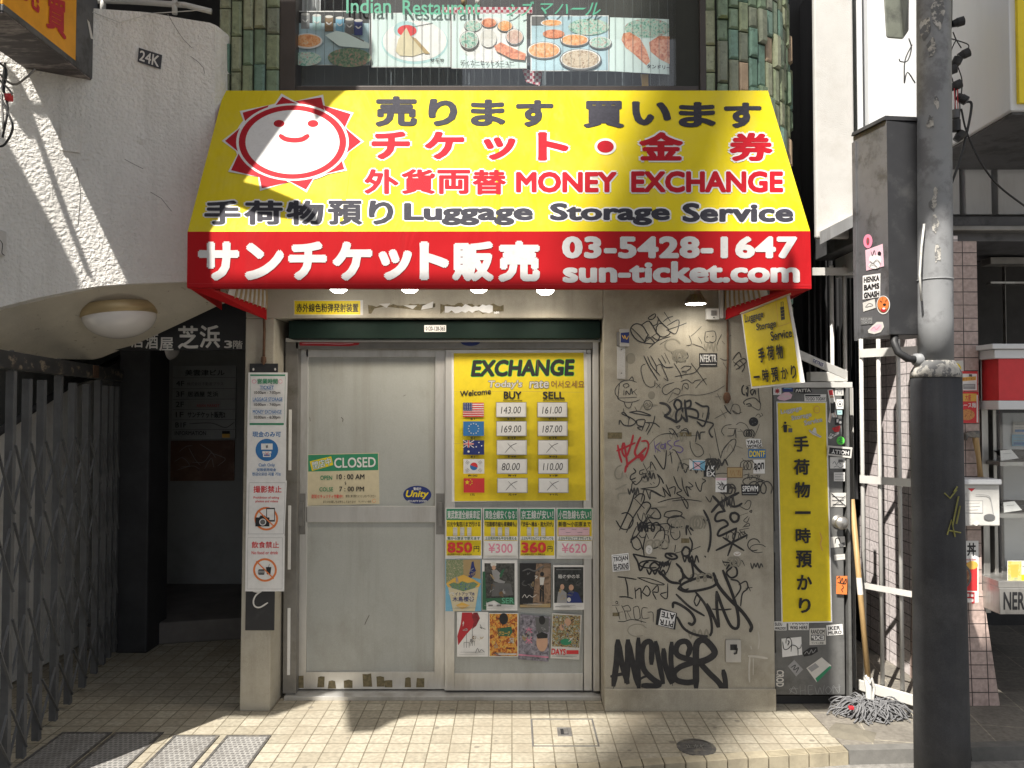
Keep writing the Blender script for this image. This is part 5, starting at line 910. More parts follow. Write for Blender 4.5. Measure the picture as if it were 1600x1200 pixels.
graf('small black scribble with a fly shape above the purple word', *Cq, [W(7, (705, 440), (780, 430), (870, 440)), W(10, (790, 375), (830, 380), (870, 430), (890, 470)), W(8, (790, 400), (830, 440), (860, 400)), W(7, (870, 350), (920, 340), (900, 370), (880, 360)), W(7, (880, 440), (940, 400), (990, 370), (1030, 430)), W(8, (930, 390), (1000, 400), (1020, 440)), W(5, (1050, 455), (1160, 450)), W(4, (560, 560), (620, 490), (680, 450), (740, 430))])
graf('small round swirl drawing below the speech bubble', *Cq, [W(5, (490, 100), (510, 50), (560, 45), (595, 90), (575, 140), (520, 150), (490, 100)), W(4, (510, 90), (530, 70), (545, 90), (525, 105)), W(4, (560, 70), (575, 95), (555, 120))])
graf('grey rubbed out letters along the left edge of the wall', *Cq, [W(12, (230, 800), (180, 830), (155, 890), (175, 955), (230, 950), (245, 880)), W(12, (165, 1085), (220, 1060), (290, 1025)), W(12, (195, 1200), (200, 1140), (300, 1125)), W(12, (285, 910), (300, 950))], M_FADE)
graf('white paint drips and scrapes low at the right end of the wall', (1070, 900), 5.714, [W(8, (655, 500), (665, 580), (655, 650)), W(14, (570, 715), (640, 720), (735, 735)), W(12, (580, 730), (575, 850), (578, 945)), W(9, (612, 740), (610, 880)), W(12, (590, 630), (595, 650)), W(5, (660, 420), (665, 460))], M_WSCR)
for q_ in (W(46, (54, 752), (101, 752)), W(30, (465, 745), (515, 745)), W(34, (480, 1368), (500, 1368)), W(26, (75, 1800), (95, 1800))): graf('brown glue patch', (940, 480), 3.75, [q_], M_TAPE).name = 'glue_patch'
for q_ in ((963.5+22, 560.2, 7.4, 8.8), (1018, 617.5, 5.6, 6.4)): mb = MB(); mb.flat(PF, ell(*q_, 14), M_FADE, .0006); mb.build('paint_spot', wall)
graf('row of dry white paint flecks along the foot of the wall', (940, 790), 3.636, [W(10, (215, 1088), (240, 1086)), W(14, (285, 1083), (350, 1088)), W(12, (365, 1084), (410, 1086)), W(14, (430, 1082), (478, 1084)), W(8, (530, 1086), (580, 1084))], M_WSCR)

rt = random.Random(21)
def scrib(kind, x, y, w_, h):
    if kind == 0: return [(x+w_*i/7, y+(h if i % 2 else 0)*rt.uniform(.6, 1)+rt.uniform(-4, 4)) for i in range(8)]
    if kind == 1: return [(x+w_*(i/16)+h*.35*math.cos(i*1.25), y+h*.5+h*.5*math.sin(i*1.25)) for i in range(17)]
    if kind == 2: return [(x+w_*.5+w_*.5*math.cos(i*.7+1), y+h*.5+h*.5*math.sin(i*.7+1)) for i in range(8)]
    return [(x, y+h), (x+w_*.2, y), (x+w_*.45, y+h*rt.uniform(.7, 1)), (x+w_*.5, y+h*.2), (x+w_, y+h*rt.uniform(0, .6))]
for label, m_, lo, hi, cnt, wd_ in (('worn black tag over the middle of the wall', M_TAGT, (150, 650), (640, 1250), 12, 5), ('bold black scribble near the crown drawing', M_TAG, (180, 1250), (600, 1640), 7, 7), ('faint older tag on the graffiti wall', M_FADE, (80, 180), (820, 1900), 20, 6), ('small black mark at the right of the wall', M_TAGT, (640, 700), (900, 1650), 14, 5)):
    for i in range(cnt):
        x, y = rt.uniform(lo[0], hi[0]), rt.uniform(lo[1], hi[1]); graf(label if i == 0 else None, (940, 480), 3.75, [W(wd_*rt.uniform(.6, 1.3), *scrib(rt.randrange(4), x, y, rt.uniform(40, 130), rt.uniform(30, 75)))], m_, k=.0004+.00001*i)
for q_ in (W(5, (212, 1035), (213, 1065)), W(4, (68, 1020), (67, 1040)), W(4, (402, 1002), (403, 1022)), W(5, (706, 1078), (706, 1090))): graf(None, *Z8, [q_], M_SPRAY).name = 'paint_drip'

# ================================================================== stickers on the wall
def stick(label, q, base, lst, pl=None, lift=0.0): return sheet('sticker', label, 'sticker', pl or PF, q, base, lst, th=.0008, lift=lift+.0012)
cb = dict(off=.035)
stick('black NFEKTR sticker with white letters high on the graffiti wall', (1092.5, 552, 1120.5, 573), 'black', [('t', 'NFEKTR', (1094, 554, 1119.5, 566), 'white', cb), ('s', [(1095, 569.5), (1118, 569.5)], 2, 'offw', 1)])
stick('white TROJAN sticker at the left edge of the wall', [(955.5, 867), (982, 864), (984, 891), (957.5, 893.5)], 'white', [('p', [(957, 868.5), (981, 866), (982.5, 890), (959, 892)], 'black'), ('p', [(957.6, 869), (980.5, 866.6), (982, 889.4), (959.5, 891.4)], 'white'), ('t', 'TROJAN', [(958, 870.5), (980.5, 867.5), (981.5, 877), (959, 880)], 'black', cb), ('t', 'ES-FDKNS', [(959, 882), (981.5, 879), (982, 889), (960, 891)], 'black', cb)])
stick('black SPEWM sticker with white letters on the right of the wall', [(1158, 757), (1186, 757), (1186, 770), (1183, 774), (1159, 774)], 'black', [('t', 'SPEWM', (1160, 759, 1184.5, 768), 'white', cb), ('s', [(1161, 771.3), (1182, 771.3)], 2, 'grey', 1)])
stick('upside down black and white PIRATE sticker with spiky border', [(1026.5, 953), (1032, 950), (1058, 958), (1055, 984), (1047, 982), (1024.5, 976)], 'black', [('p', [(1033, 953), (1056, 958), (1052, 982), (1028.5, 976.5)], 'white'), ('t', 'PITR', [(1051.5, 981), (1030, 976), (1031, 967), (1053, 971)], 'black', cb), ('t', 'ATE', [(1054, 969), (1033, 964), (1034, 955), (1055, 959)], 'black', cb)])
stick('blue and white flag sticker crossed out in black marker', [(1077, 718), (1102, 719), (1101.5, 735), (1077, 734)], 'white', [('p', [(1082, 720), (1102, 720), (1101, 735), (1083, 734)], 'sky'), ('p', [(1084, 722), (1094, 722), (1094, 733), (1085, 733)], 'lpink'), ('s', [(1078, 717), (1099, 734)], 1.7, 'black'), ('s', [(1079, 734), (1103.5, 720)], 1.7, 'black')])
stick('black and white block letter sticker AK EX', (1099.5, 727, 1118, 745), 'black', [('t', 'AK', (1104, 727.5, 1117.5, 735.5), 'white', cb), ('t', 'EX', (1104, 736.5, 1117.5, 744.5), 'white', cb)])
stick('pinkish sticker framed in brown on the wall', (1136, 730, 1160.5, 746.5), 'brown', [('r', 1137, 731, 1159.5, 745.5, 'tan'), ('s', [(1141, 735), (1143, 743), (1146, 735), (1148, 743)], 1, 'rust', 1), ('s', [(1150, 736), (1154, 735), (1153, 742), (1157, 743), (1156, 735)], 1, 'rust', 1)])
stick('white sticker with pink top and black scribbles', (1118, 746.5, 1135.5, 769), 'white', [('r', 1118.5, 747, 1135, 750.5, 'lpink'), ('s', [(1121, 753), (1126, 758), (1122, 762), (1130, 765), (1128, 754), (1132, 760)], 1, 'black'), ('s', [(1120, 757), (1133, 757)], .9, 'black'), ('s', [(1127, 752), (1127, 766)], .9, 'black')])
stick('blue sticker with yellow letters DONTE', (1169.5, 702, 1196.5, 715.5), 'blue', [('t', 'DONTF', (1171, 704, 1195.5, 714), 'yellow', cb)])
stick('white sticker with black drips below the blue and yellow sticker', (1177, 718, 1195, 740), 'white', [('t', 'aon', [(1178, 724), (1194, 722), (1194, 733), (1179, 735)], 'black', cb), ('s', [(1182, 733), (1182, 737)], .8, 'black', 1), ('s', [(1187, 733), (1187, 736)], .8, 'black', 1)])
stick('white cut out lettering sticker above the blue and yellow sticker', [(1165, 687), (1172, 685), (1189, 686), (1191, 698), (1180, 701), (1167, 699)], 'white', [('t', 'YAHU', [(1166, 688), (1189, 687), (1189.5, 693), (1167, 694)], 'black', cb), ('t', 'WORDS', [(1167, 695), (1190, 694), (1190, 699), (1168, 700)], 'black', cb)])
stick('round black sticker with tiny dots at the right of the wall', ell(1177.5, 659, 7.4, 7.2, 24), 'black', [('e', 1175, 656, .8, .8, 'dgrey'), ('e', 1180, 660, .8, .8, 'dgrey'), ('e', 1176, 662, .7, .7, 'dgrey')])
stick('small dirty yellow sticker with red marks at the lower wall', (1157, 861, 1165, 868) if False else ell(1152, 865.5, 6, 3.6, 12), 'offw', [('s', [(1148, 865), (1152, 867), (1156, 864)], .7, 'rust')])
stick('small pale oval sticker above the trojan sticker', ell(1014, 859, 5.2, 7, 16), 'offw', [('s', [(1012, 856), (1016, 858), (1013, 862), (1016, 863)], .7, 'grey')])

# ================================================================== yellow hanging banner
pa = P(1160, 491, -.136+.0); pb = P(1229, 462.5, -.43); BP = Pl((pa+pb)/2, (pb-pa).cross(Vector((.05, -.06, 1))))
bn = MB(); bn.ppoly(BP, [(1158, 491), (1233, 458), (1246, 530), (1257.5, 597.5), (1174, 607.5), (1166, 550)], 'white', .001, .0)
ops(bn, BP, [('p', [(1160, 491.5), (1229, 462.5), (1240, 525), (1250, 597), (1175, 604), (1168, 555)], 'yellow'), ('p', [(1212, 469), (1229, 463), (1236, 504), (1216, 511)], 'gold'), ('p', [(1212.7, 469.8), (1228.6, 464), (1235, 503.4), (1216.5, 510)], 'yellow'),
  ('p', [(1219, 480), (1225, 478.5), (1226.5, 499), (1220.5, 500.5)], 'black'), ('s', [(1220.5, 479), (1220.5, 472), (1223.5, 471.5), (1223.8, 478)], 1.1, 'black', 1), ('s', [(1220, 485), (1225.5, 483.5)], .6, 'yellow', 1), ('s', [(1220.3, 490), (1226, 488.5)], .6, 'yellow', 1), ('s', [(1220.6, 495), (1226.3, 493.5)], .6, 'yellow', 1),
  ('t', 'Luggage', [(1163, 491.5), (1192, 485), (1193, 499), (1164, 508.5)], 'black', dict(off=.022)), ('t', 'Storage', [(1181, 505.5), (1212, 499), (1213, 514), (1182, 520)], 'black', dict(off=.022)), ('t', 'Service', [(1203, 518), (1236.5, 512.5), (1237.5, 526.5), (1205, 533)], 'black', dict(off=.022)),
  ('t', '手', [(1183, 544.5), (1193, 542), (1196.5, 565), (1186.5, 567.5)], 'black', dict(off=.035)), ('t', '荷', [(1197, 541), (1208, 538.5), (1210.5, 562), (1199.5, 564)], 'black', dict(off=.03)), ('t', '物', [(1211.5, 539), (1222, 536.5), (1224.5, 560), (1213.5, 562)], 'black', dict(off=.03)),
  ('t', '一', [(1177, 587.5), (1187, 586.5), (1187.5, 590.5), (1177.5, 591.5)], 'black', dict(off=.03)), ('t', '時', [(1190, 577), (1200, 575.5), (1202, 596.5), (1192, 598)], 'black', dict(off=.03)), ('t', '預', [(1204, 575), (1215, 573), (1217, 596), (1206, 597.5)], 'black', dict(off=.028)), ('t', 'か', [(1219, 574.5), (1230, 572.5), (1232, 591), (1221, 593.5)], 'black', dict(off=.03)), ('t', 'り', [(1235, 571), (1243, 569.5), (1245, 590), (1236, 592.5)], 'black', dict(off=.03)),
  ('p', [(1156, 491), (1160, 478), (1235, 450.5), (1236, 460.5)], 'cream')], k=.0012)
tag(bn.build('hanging_sign'), 'yellow Luggage Storage Service sign hanging crooked from the right end of the awning', 'sign')

# ================================================================== sticker covered steel cabinet
YC = .06; PC = FY(YC)
cab = thing('steel_cabinet', 'grey steel cabinet plastered with stickers, right of the graffiti wall', 'cabinet', P(1265, 1100, YC+.2))
mb = MB(); mb.pbox(1208, 606, 1321, 1086, YC, YC+.30, M_CAB); mb.build('cabinet_door', cab, bevel=.004)
mb = MB(); mb.pbox(1207, 597, 1332, 605.5, YC-.012, YC+.32, M_PIPEW); mb.pbox(1321.8, 606, 1332, 1104, YC-.010, YC+.32, M_CAB); mb.pbox(1203.5, 606, 1207.6, 1104, YC-.008, YC+.3, M_CAB); mb.pbox(1208, 1087, 1321, 1104, YC+.035, YC+.3, M_DARK); mb.build('cabinet_frame', cab, bevel=.003)  # dark plate below the door stands in for shade in the gap
mb = MB(); p = P(1309, 815, YC); M = Matrix.Translation(p) @ Matrix.Rotation(R(90), 4, 'X'); mb.lathe([(.036, .0005), (.036, .006), (.018, .010), (.016, .028), (.032, .038), (.036, .052), (.030, .064), (0, .068)], M_STEEL, M, 24); mb.build('door_knob', cab, smooth=True)
for v in (690, 830, 1020): mb = MB(); mb.pbox(1209, v, 1214, v+34, YC-.006, YC-.0005, M_CAB); mb.build('hinge', cab, bevel=.001)
mb = MB(); stroke(mb, PC, [(1234, 1084), (1240, 1073), (1245, 1084), (1233, 1077), (1247, 1076)], .8, 'grey', .001)
for q in ([(1250, 1072), (1251, 1086)], [(1258, 1071), (1258, 1086)], [(1250, 1080), (1258, 1078)], [(1270, 1071), (1263, 1072), (1264, 1085), (1271, 1084)], [(1264, 1078), (1269, 1077)], [(1273, 1072), (1277, 1085), (1281, 1074), (1285, 1084), (1288, 1070)], [(1294, 1072), (1290, 1078), (1294, 1084), (1299, 1078), (1294, 1072)], [(1302, 1084), (1302, 1071), (1311, 1083), (1311, 1069)], [(1300, 1075), (1314, 1073)]): stroke(mb, PC, q, .8, 'grey', .0015)
mb.build('scratched_name', cab)
def cst(label, q, base, lst, lift=0.0): stick(label, q, base, lst, pl=PC, lift=lift)
sheet('luggage_sign', 'tall yellow luggage storage sign with vertical Japanese lettering on the cabinet', 'sign', PC, [(1213, 627.5), (1292, 627.5), (1300.5, 972.5), (1221, 974)], 'white', [
  ('p', [(1215, 629.5), (1290, 629.5), (1298.5, 970.5), (1223, 972)], 'yellow'),
  ('t', 'Luggage', [(1219.5, 640), (1252, 633.5), (1253, 642.5), (1220.5, 649)], 'offw', dict(off=.02, out='grey', outw=.035)), ('t', 'Storage', [(1236, 650), (1267, 643.5), (1268.5, 652.5), (1237.5, 659)], 'offw', dict(off=.02, out='grey', outw=.035)), ('t', 'Service', [(1256, 657.5), (1284, 651.5), (1285, 658.5), (1257.5, 665)], 'offw', dict(off=.02, out='grey', outw=.035)),
  ('e', 1276.5, 640, 5, 6, 'gold'), ('e', 1276.5, 640, 3.8, 4.6, 'yellow'), ('s', [(1274.5, 639), (1276.5, 642), (1278.5, 639)], .6, 'gold'),
  ('e', 1227, 660.5, 1.8, 1.9, 'black'), ('p', [(1224, 663.5), (1230, 663.5), (1229.5, 675.5), (1225, 675.5)], 'black'), ('s', [(1225, 664), (1221.5, 668)], 1.1, 'black', 1), ('s', [(1229, 664), (1236, 666)], 1.1, 'black', 1), ('r', 1232, 669, 1238, 675.5, 'dgrey'),
  ('p', [(1264, 671), (1269, 674), (1272, 668), (1275, 669), (1276, 677), (1284, 682), (1282, 684), (1270, 679), (1264, 674)], 'offw'), ('s', [(1264, 672), (1274, 678), (1283, 683)], .6, 'grey')] + [
  ('t', ch, b, 'black', dict(off=.032)) for ch, b in (('手', (1240, 681, 1264, 706)), ('荷', (1240, 717, 1265, 742)), ('物', (1241.5, 753, 1266, 778)), ('一', (1242, 798.5, 1267, 803.5)), ('時', (1243, 825, 1267, 849)), ('預', (1243.5, 860, 1269, 887)), ('か', (1245, 898, 1269, 922)), ('り', (1248, 934, 1267, 958)))] + [('s', [(1281, 832), (1284, 842), (1282, 850), (1285, 860)], 1.8, 'gold')], lift=.002)
cst('white sticker with a red and black star burst at the cabinet top', (1208, 605, 1221, 617), 'white', [('p', [(1214.5+(5 if k % 2 == 0 else 2.5)*math.cos(R(22.5*k)), 611+(5 if k % 2 == 0 else 2.5)*math.sin(R(22.5*k))) for k in range(16)], 'dred'), ('s', [(1211, 611), (1218, 611)], 1.4, 'black')])
cst('dark blue strip sticker at the cabinet top', (1223, 604.5, 1239, 612), 'navy', [('s', [(1225, 607), (1230, 606.5), (1237, 607.5)], 1.2, 'sky')])
cst('black arched lettering sticker at the cabinet top', [(1241, 613), (1243, 606), (1254, 603.5), (1266, 605), (1269, 613), (1255, 615)], 'black', [('t', 'PATTA', [(1244, 608), (1266, 607), (1267, 612.5), (1243, 613)], 'offw', cb)])
cst('white spiky cloud sticker at the cabinet top left', [(1214, 622), (1220, 616), (1226, 613), (1233, 613), (1238, 617), (1236, 623), (1226, 626), (1218, 625)], 'lpink', [('s', [(1220, 620), (1224, 617), (1227, 621), (1231, 618), (1234, 621)], 1.2, 'offw')])
cst('white followed by text label with black header above the yellow sign', (1257, 616, 1291, 627), 'white', [('r', 1258, 616.8, 1282, 619.5, 'black'), ('t', 'TO DO TODAY', (1258.5, 620.5, 1290, 625.8), 'dgrey', cb)])
cst('cut out sticker of a bearded figure in black with a red hat', [(1293, 609), (1301, 607.5), (1304, 622), (1307, 632), (1305, 640), (1308, 652), (1301, 652), (1300, 648), (1297, 661), (1294, 659), (1297, 640), (1296, 628)], 'white', [('p', [(1294.5, 610), (1301, 609), (1302, 617), (1296, 618)], 'red'), ('p', [(1296.5, 619), (1302, 618), (1303, 621), (1297, 622)], 'skin'), ('p', [(1297.5, 629), (1305, 628), (1306, 632), (1304, 645), (1298, 646)], 'black'), ('p', [(1298.5, 623), (1302.5, 622.5), (1302, 630), (1299, 630)], 'offw'), ('s', [(1299, 646), (1296.5, 658)], 1.6, 'skin', 1), ('s', [(1303, 645), (1306, 651)], 1.6, 'skin', 1)])
cst('white square sticker with a grey letter M', (1305, 606, 1318, 618), 'offw', [('t', 'M', (1307, 608, 1316, 616), 'grey', cb)])
cst('white sticker with a black eye ring', (1307, 624, 1318, 639), 'white', [('e', 1312.5, 631.5, 4.4, 4.4, 'dgrey'), ('e', 1312.5, 631.5, 3.6, 3.6, 'white'), ('e', 1312.5, 631.5, 1.6, 1.6, 'black')])
cst('small light blue sticker under the eye ring sticker', (1308, 641, 1316, 648), 'cyan', [('s', [(1310, 644.5), (1314, 644)], .8, 'blue')])
cst('black photo sticker with a white figure on the cabinet edge', (1305, 654, 1316, 664), 'black', [('r', 1307, 655, 1310, 660, 'white'), ('e', 1313, 660, 2, 2, 'grey')])
cst('red block sticker above a black and white scrawl', [(1300, 669), (1312, 665), (1313, 668), (1311, 675), (1304, 675)], 'red', [('t', 'FT', [(1303, 668), (1310, 666.5), (1310, 673), (1304, 674)], 'dred', cb)])
cst('white scrawled word sticker with black outline on the cabinet', [(1294, 684), (1298, 677), (1302, 679), (1306, 677), (1311, 674), (1311, 678), (1304, 682), (1298, 686)], 'white', [('s', [(1296, 683), (1299, 679), (1301, 683), (1304, 679), (1308, 678)], 1, 'black')])
cst('bright green round sticker with scribbles', ell(1313.5, 688.5, 6.2, 6.6, 18), 'lime', [('s', [(1310, 686), (1315, 684), (1312, 690), (1317, 692)], 1, 'green'), ('s', [(1309, 691), (1316, 688)], .9, 'forest')])
cst('grey framed upside down word sticker across the cabinet edge', [(1293.5, 696), (1332, 699), (1330, 716), (1292.5, 711)], 'offw', [('p', [(1296, 699), (1329, 702), (1328, 712.5), (1295, 709)], 'black'), ('t', 'HOLLY', [(1326, 711), (1299, 708.5), (1299.5, 702), (1327, 704.5)], 'white', cb)], lift=.012)
cst('pale paper sticker with handwriting below the framed word', (1297, 714, 1321, 732), 'white', [('s', [(1301, 725), (1304, 721), (1307, 726), (1310, 722), (1314, 725)], .7, 'dgrey'), ('s', [(1303, 730), (1308, 728), (1313, 731), (1318, 727)], .7, 'dgrey'), ('r', 1310, 718, 1320, 722, 'dgrey')])
cst('white text sticker with stacked grey lines', (1303, 738, 1320, 752), 'white', [('s', [(1305, 741), (1318, 741)], 1.3, 'grey', 1), ('s', [(1305, 745), (1314, 745)], 1.3, 'grey', 1), ('s', [(1305, 749), (1318, 749)], 1.3, 'grey', 1)])
cst('white sticker crossed out with a thick black X', (1298, 770, 1322, 792), 'offw', [('s', [(1301, 776), (1318, 777)], 2.2, 'dgrey', 1), ('s', [(1301, 782), (1318, 782)], 2.2, 'dgrey', 1), ('s', [(1302, 788), (1317, 788)], 2.2, 'dgrey', 1), ('s', [(1299, 771), (1322, 791)], 1.6, 'black'), ('s', [(1301, 791), (1321, 775)], 1.6, 'black')])
cst('white sticker with a hooded head below the knob', [(1298, 839), (1320, 838), (1321, 854), (1298, 856)], 'offw', [('s', [(1305, 849), (1306, 842), (1311, 841), (1313, 848), (1317, 853)], 1.3, 'black'), ('p', [(1310, 850), (1320, 847), (1320, 853), (1312, 855)], 'dgrey')])
cst('small blank white label on the cabinet', [(1303, 867), (1320, 865.5), (1320.5, 874), (1304, 876)], 'offw', [('s', [(1306, 870.5), (1317, 869.5)], .7, 'grey', 1)])
cst('orange sticker with a black tag on the cabinet', [(1307, 900), (1324, 900), (1323.5, 929), (1306.5, 928)], 'orange', [('s', [(1308, 905), (1312, 901), (1313, 911), (1316, 903), (1318, 911), (1322, 904), (1321, 912), (1309, 910)], 1.2, 'black'), ('s', [(1316, 914), (1318, 918), (1315, 921), (1317, 925)], 1, 'black')], lift=.012)
cst('white SUDO strip sticker under the yellow sign', (1210, 971, 1229, 985), 'white', [('t', 'SUDU', (1211, 972.5, 1222, 978), 'black', cb), ('t', 'WALDOX', (1211, 979.5, 1228, 984), 'black', cb)])
cst('white WAS HERE sticker half under the yellow sign', (1232, 968, 1263.5, 984.5), 'white', [('t', 'MACGUN', (1234, 969, 1262, 976), 'black', cb), ('t', 'WAS HERE', (1234, 977.5, 1262, 983.5), 'black', cb)])
cst('white IKER MURO sticker with black letters', [(1291, 977), (1316.5, 975), (1317.5, 991.5), (1292, 993.5)], 'white', [('t', 'IKER', [(1294, 979), (1313, 977.5), (1313, 984), (1294, 985)], 'black', cb), ('t', 'MURO', [(1294, 986.5), (1315, 985), (1315, 990.5), (1294, 992)], 'black', cb)])
cst('grey and white RANDOM EXP sticker with mirrored letters', [(1265, 982), (1290, 981), (1290.5, 1007), (1265, 1008)], 'offw', [('t', 'RANDOM', (1267, 983.5, 1288.5, 990.5), 'black', cb), ('r', 1267, 991.5, 1288.5, 1001, 'dgrey'), ('t', 'EXP', [(1287.5, 993), (1268, 993), (1268, 1000), (1287.5, 1000)], 'white', cb), ('t', 'ランダム実験', (1268, 1002.5, 1287, 1006.5), 'dgrey', dict(off=.01))])
cst('white sticker with a drawn long nosed cartoon face', [(1221, 998), (1252, 995), (1253.5, 1023), (1222.5, 1027)], 'white', [('s', [(1228, 1005), (1229, 998), (1234, 997), (1237, 1004), (1236, 1018)], 1.2, 'black'), ('s', [(1223, 1003), (1225, 1014), (1231, 1014), (1238, 1008), (1246, 1012), (1247, 1024)], 1.2, 'black'), ('s', [(1231, 1001), (1233, 1003), (1231, 1008)], 1.6, 'black'), ('s', [(1246, 1014), (1251, 1012), (1252, 1007)], 1, 'black')])
cst('black oval sticker with grey bubble letters', [(1254, 1020), (1265, 1012), (1277, 1011), (1278, 1018), (1268, 1024), (1256, 1026)], 'black', [('s', [(1257, 1022), (1261, 1018), (1264, 1022), (1268, 1015), (1270, 1020), (1275, 1014)], 1, 'grey')])
cst('tilted grey sticker with a black tag at the cabinet foot', [(1231, 1041), (1241, 1031), (1255, 1046), (1244, 1057)], 'grey', [('s', [(1236, 1043), (1243, 1039), (1240, 1047), (1248, 1043), (1244, 1051)], 1.2, 'black')])
cst('large pale green and white torn sticker at the cabinet foot', [(1260, 1044), (1284, 1027), (1299, 1040), (1276, 1066)], 'offw', [('p', [(1274, 1060), (1297, 1040), (1299, 1043), (1277, 1066)], 'green'), ('p', [(1262, 1044), (1274, 1036), (1280, 1042), (1268, 1050)], 'grey')])
cst('dark CROD sticker with white sideways letters', (1211, 1045, 1226, 1074), 'dgrey', [('t', 'CROD', [(1225, 1047), (1225, 1073), (1212.5, 1073), (1212.5, 1047)], 'offw', cb)])
mb = MB(); mb.pbox(1266, 581, 1325, 596, .14, .2, M_PIPEW); tag(mb.build('white_board', bevel=.004), 'stained white board lying on top of the sticker cabinet', 'board')
mb = MB(); mb.bar(P(1240, 550, .0), P(1322, 586, .08), .045, .012, M_PIPEW); o = mb.build('slanted_bar', bevel=.002); tag(o, 'slanted white flat bar leading down to the cabinet top, with a torn black lettered label', 'bar')
q = [P(u, v, .02)+Vector((0, -.012, 0)) for u, v in ((1271, 559), (1288, 567), (1285, 574), (1269, 565))]
mb = MB(); pl = Pl(q[0], (q[1]-q[0]).cross(q[2]-q[0])); mb.prism(q, pl.n, .001, 'white'); ops(mb, pl, [('t', 'DETRES', [(1271.5, 560.5), (1287, 568), (1285, 573), (1270, 565.5)], 'navy', cb)], k=.0008); mb.build('label', o)
# strip of grey wall with lettering between cabinet and gate
mb = MB(); mb.pbox(1333, 606, 1338, 1095, .3, .34, 'offw'); tag(mb.build('white_strip'), 'narrow pale painted strip with graffiti beside the cabinet', 'panel')

# ================================================================== pole, boxes and lights
pole = thing('utility_pole', 'weathered grey steel street pole with thick dark lower sleeve and flaking paint', 'pole', (2.0, -.74, -.06))
p0 = P(1472, 1215, -.74); p1 = P(1462, 590, -.74); p2 = P(1458, -120, -.74); p0.z = -.06
mb = MB(); mb.tube([p0.lerp(p1, t/6) for t in range(7)], [.112, .111, .110, .108, .106, .105, .104], M_POLED, 28); mb.build('sleeve', pole, smooth=True)
mb = MB(); ax = (p2-p1).normalized(); mb.tube([p1+ax*(.0), p1+ax*.02, p1+ax*.035, p1+ax*.06, p1+ax*.075], [.106, .104, .098, .083, .074], M_POLEF, 28); mb.build('shoulder', pole, smooth=True)
mb = MB(); mb.tube([p1+ax*.07] + [p1.lerp(p2, t/8) for t in range(1, 9)], [.0725]+[.072-.0003*t for t in range(8)], M_POLE, 28); mb.build('shaft', pole, smooth=True)
mb = MB(); pp = p1.lerp(p2, .21); mb.tube([pp, pp+ax*.006], .0745, M_POLE, 28); mb.build('pole_band', pole, smooth=True)
for du, v, r, s in ((-3, 190, .012, 3), (4, 160, .01, 4), (0, 320, .012, 5), (2, 350, .014, 6), (5, 395, .016, 7), (-8, 40, .02, 8), (-2, 75, .018, 9), (6, 20, .03, 10), (3, 300, .008, 12)):
    rr = random.Random(s); c = P(1458+du, v, -.80); m_ = []
    for k in range(9):
        a = 2*math.pi*k/9; q2 = Vector((c.x+r*1.1*math.cos(a)*rr.uniform(.5, 1.2), 0, c.z+r*3.2*math.sin(a)*rr.uniform(.5, 1.2)))
        t = (q2.z-p1.z)/(p2.z-p1.z); cx2 = p1.x+(p2.x-p1.x)*t; dx2 = max(-.069, min(.069, q2.x-cx2)); m_.append((q2.x, p1.y+(p2.y-p1.y)*t-math.sqrt(.0735**2-dx2*dx2), q2.z))
    mb = MB(); mb.add(m_, [tuple(range(9))], M_POLEF); mb.build('flaked_paint', pole)
mb = MB(); M_SPG = surf('spray_yellow', (.22, .21, .06), rough=.8, var=.3)
def on_sleeve(u, v):
    t = (v-590)/(1215-590); c = p1.lerp(p0, t); q = P(u, v, -.84); dx = max(-.1, min(.1, q.x-c.x)); return Vector((q.x, c.y-math.sqrt(max(1e-4, .1125**2-dx*dx)), q.z))
for pts in ([(1478, 835), (1484, 812), (1490, 838)], [(1486, 820), (1496, 775)], [(1492, 818), (1499, 790)], [(1474, 770), (1482, 778), (1493, 765)], [(1480, 828), (1500, 832)], [(1488, 768), (1494, 760)]): mb.tube([on_sleeve(*q) for q in pts], .0035, M_SPG, 5)
mb.build('spray_mark', pole)
mb = MB(); mb.tube([P(1440, 470, -.80), P(1437, 430, -.80), P(1440, 385, -.79), P(1444, 350, -.79)], .005, M_PIPEW, 6); mb.build('pole_cable', pole, smooth=True)

ubx = thing('utility_box', 'tall dark metal box with stickers on its side, fixed to the street pole', 'box', (1.8, -.6, 1.97))
a = P(1388, 400, -.736); b = P(1335.5, 400, -.52); e = (a-b); e.z = 0; fdir = Vector((e.y*-1, e.x, 0)).normalized()
fdir = Vector((1, .12, 0)).normalized()
zb, zt = P(1388, 523, -.736).z, P(1388, 188, -.736).z
c1, c2 = Vector((a.x, a.y, 0)), Vector((b.x, b.y, 0)); c3 = c2+fdir*.27; c4 = c1+fdir*.27
upz = lambda p, z: Vector((p.x, p.y, z))
mb = MB(); mb.add([upz(c1, zb), upz(c2, zb), upz(c2, zt), upz(c1, zt)], [(0, 1, 2, 3)], M_BOXL)
mb.add([upz(c1, zb), upz(c4, zb), upz(c4, zt), upz(c1, zt), upz(c2, zb), upz(c3, zb), upz(c3, zt), upz(c2, zt)], [(0, 1, 2, 3), (5, 4, 7, 6), (1, 5, 6, 2), (3, 2, 6, 7), (4, 5, 1, 0)], M_BOXD); mb.build('box_body', ubx, bevel=.004)  # front and remaining faces darker than the side, shade put into the colour
mb = MB(); n_ = Vector((e.y, -e.x, 0)).normalized(); out = -fdir*.012
mb.hexa([upz(c1+out, zt+.002), upz(c2+out, zt+.002), upz(c3, zt+.002), upz(c4+Vector((0, -.015, 0)), zt+.002)], [upz(c1+out*.4, zt+.022), upz(c2+out*.4, zt+.022), upz(c3, zt+.022), upz(c4, zt+.022)], M_BOXD); mb.build('box_lid', ubx)
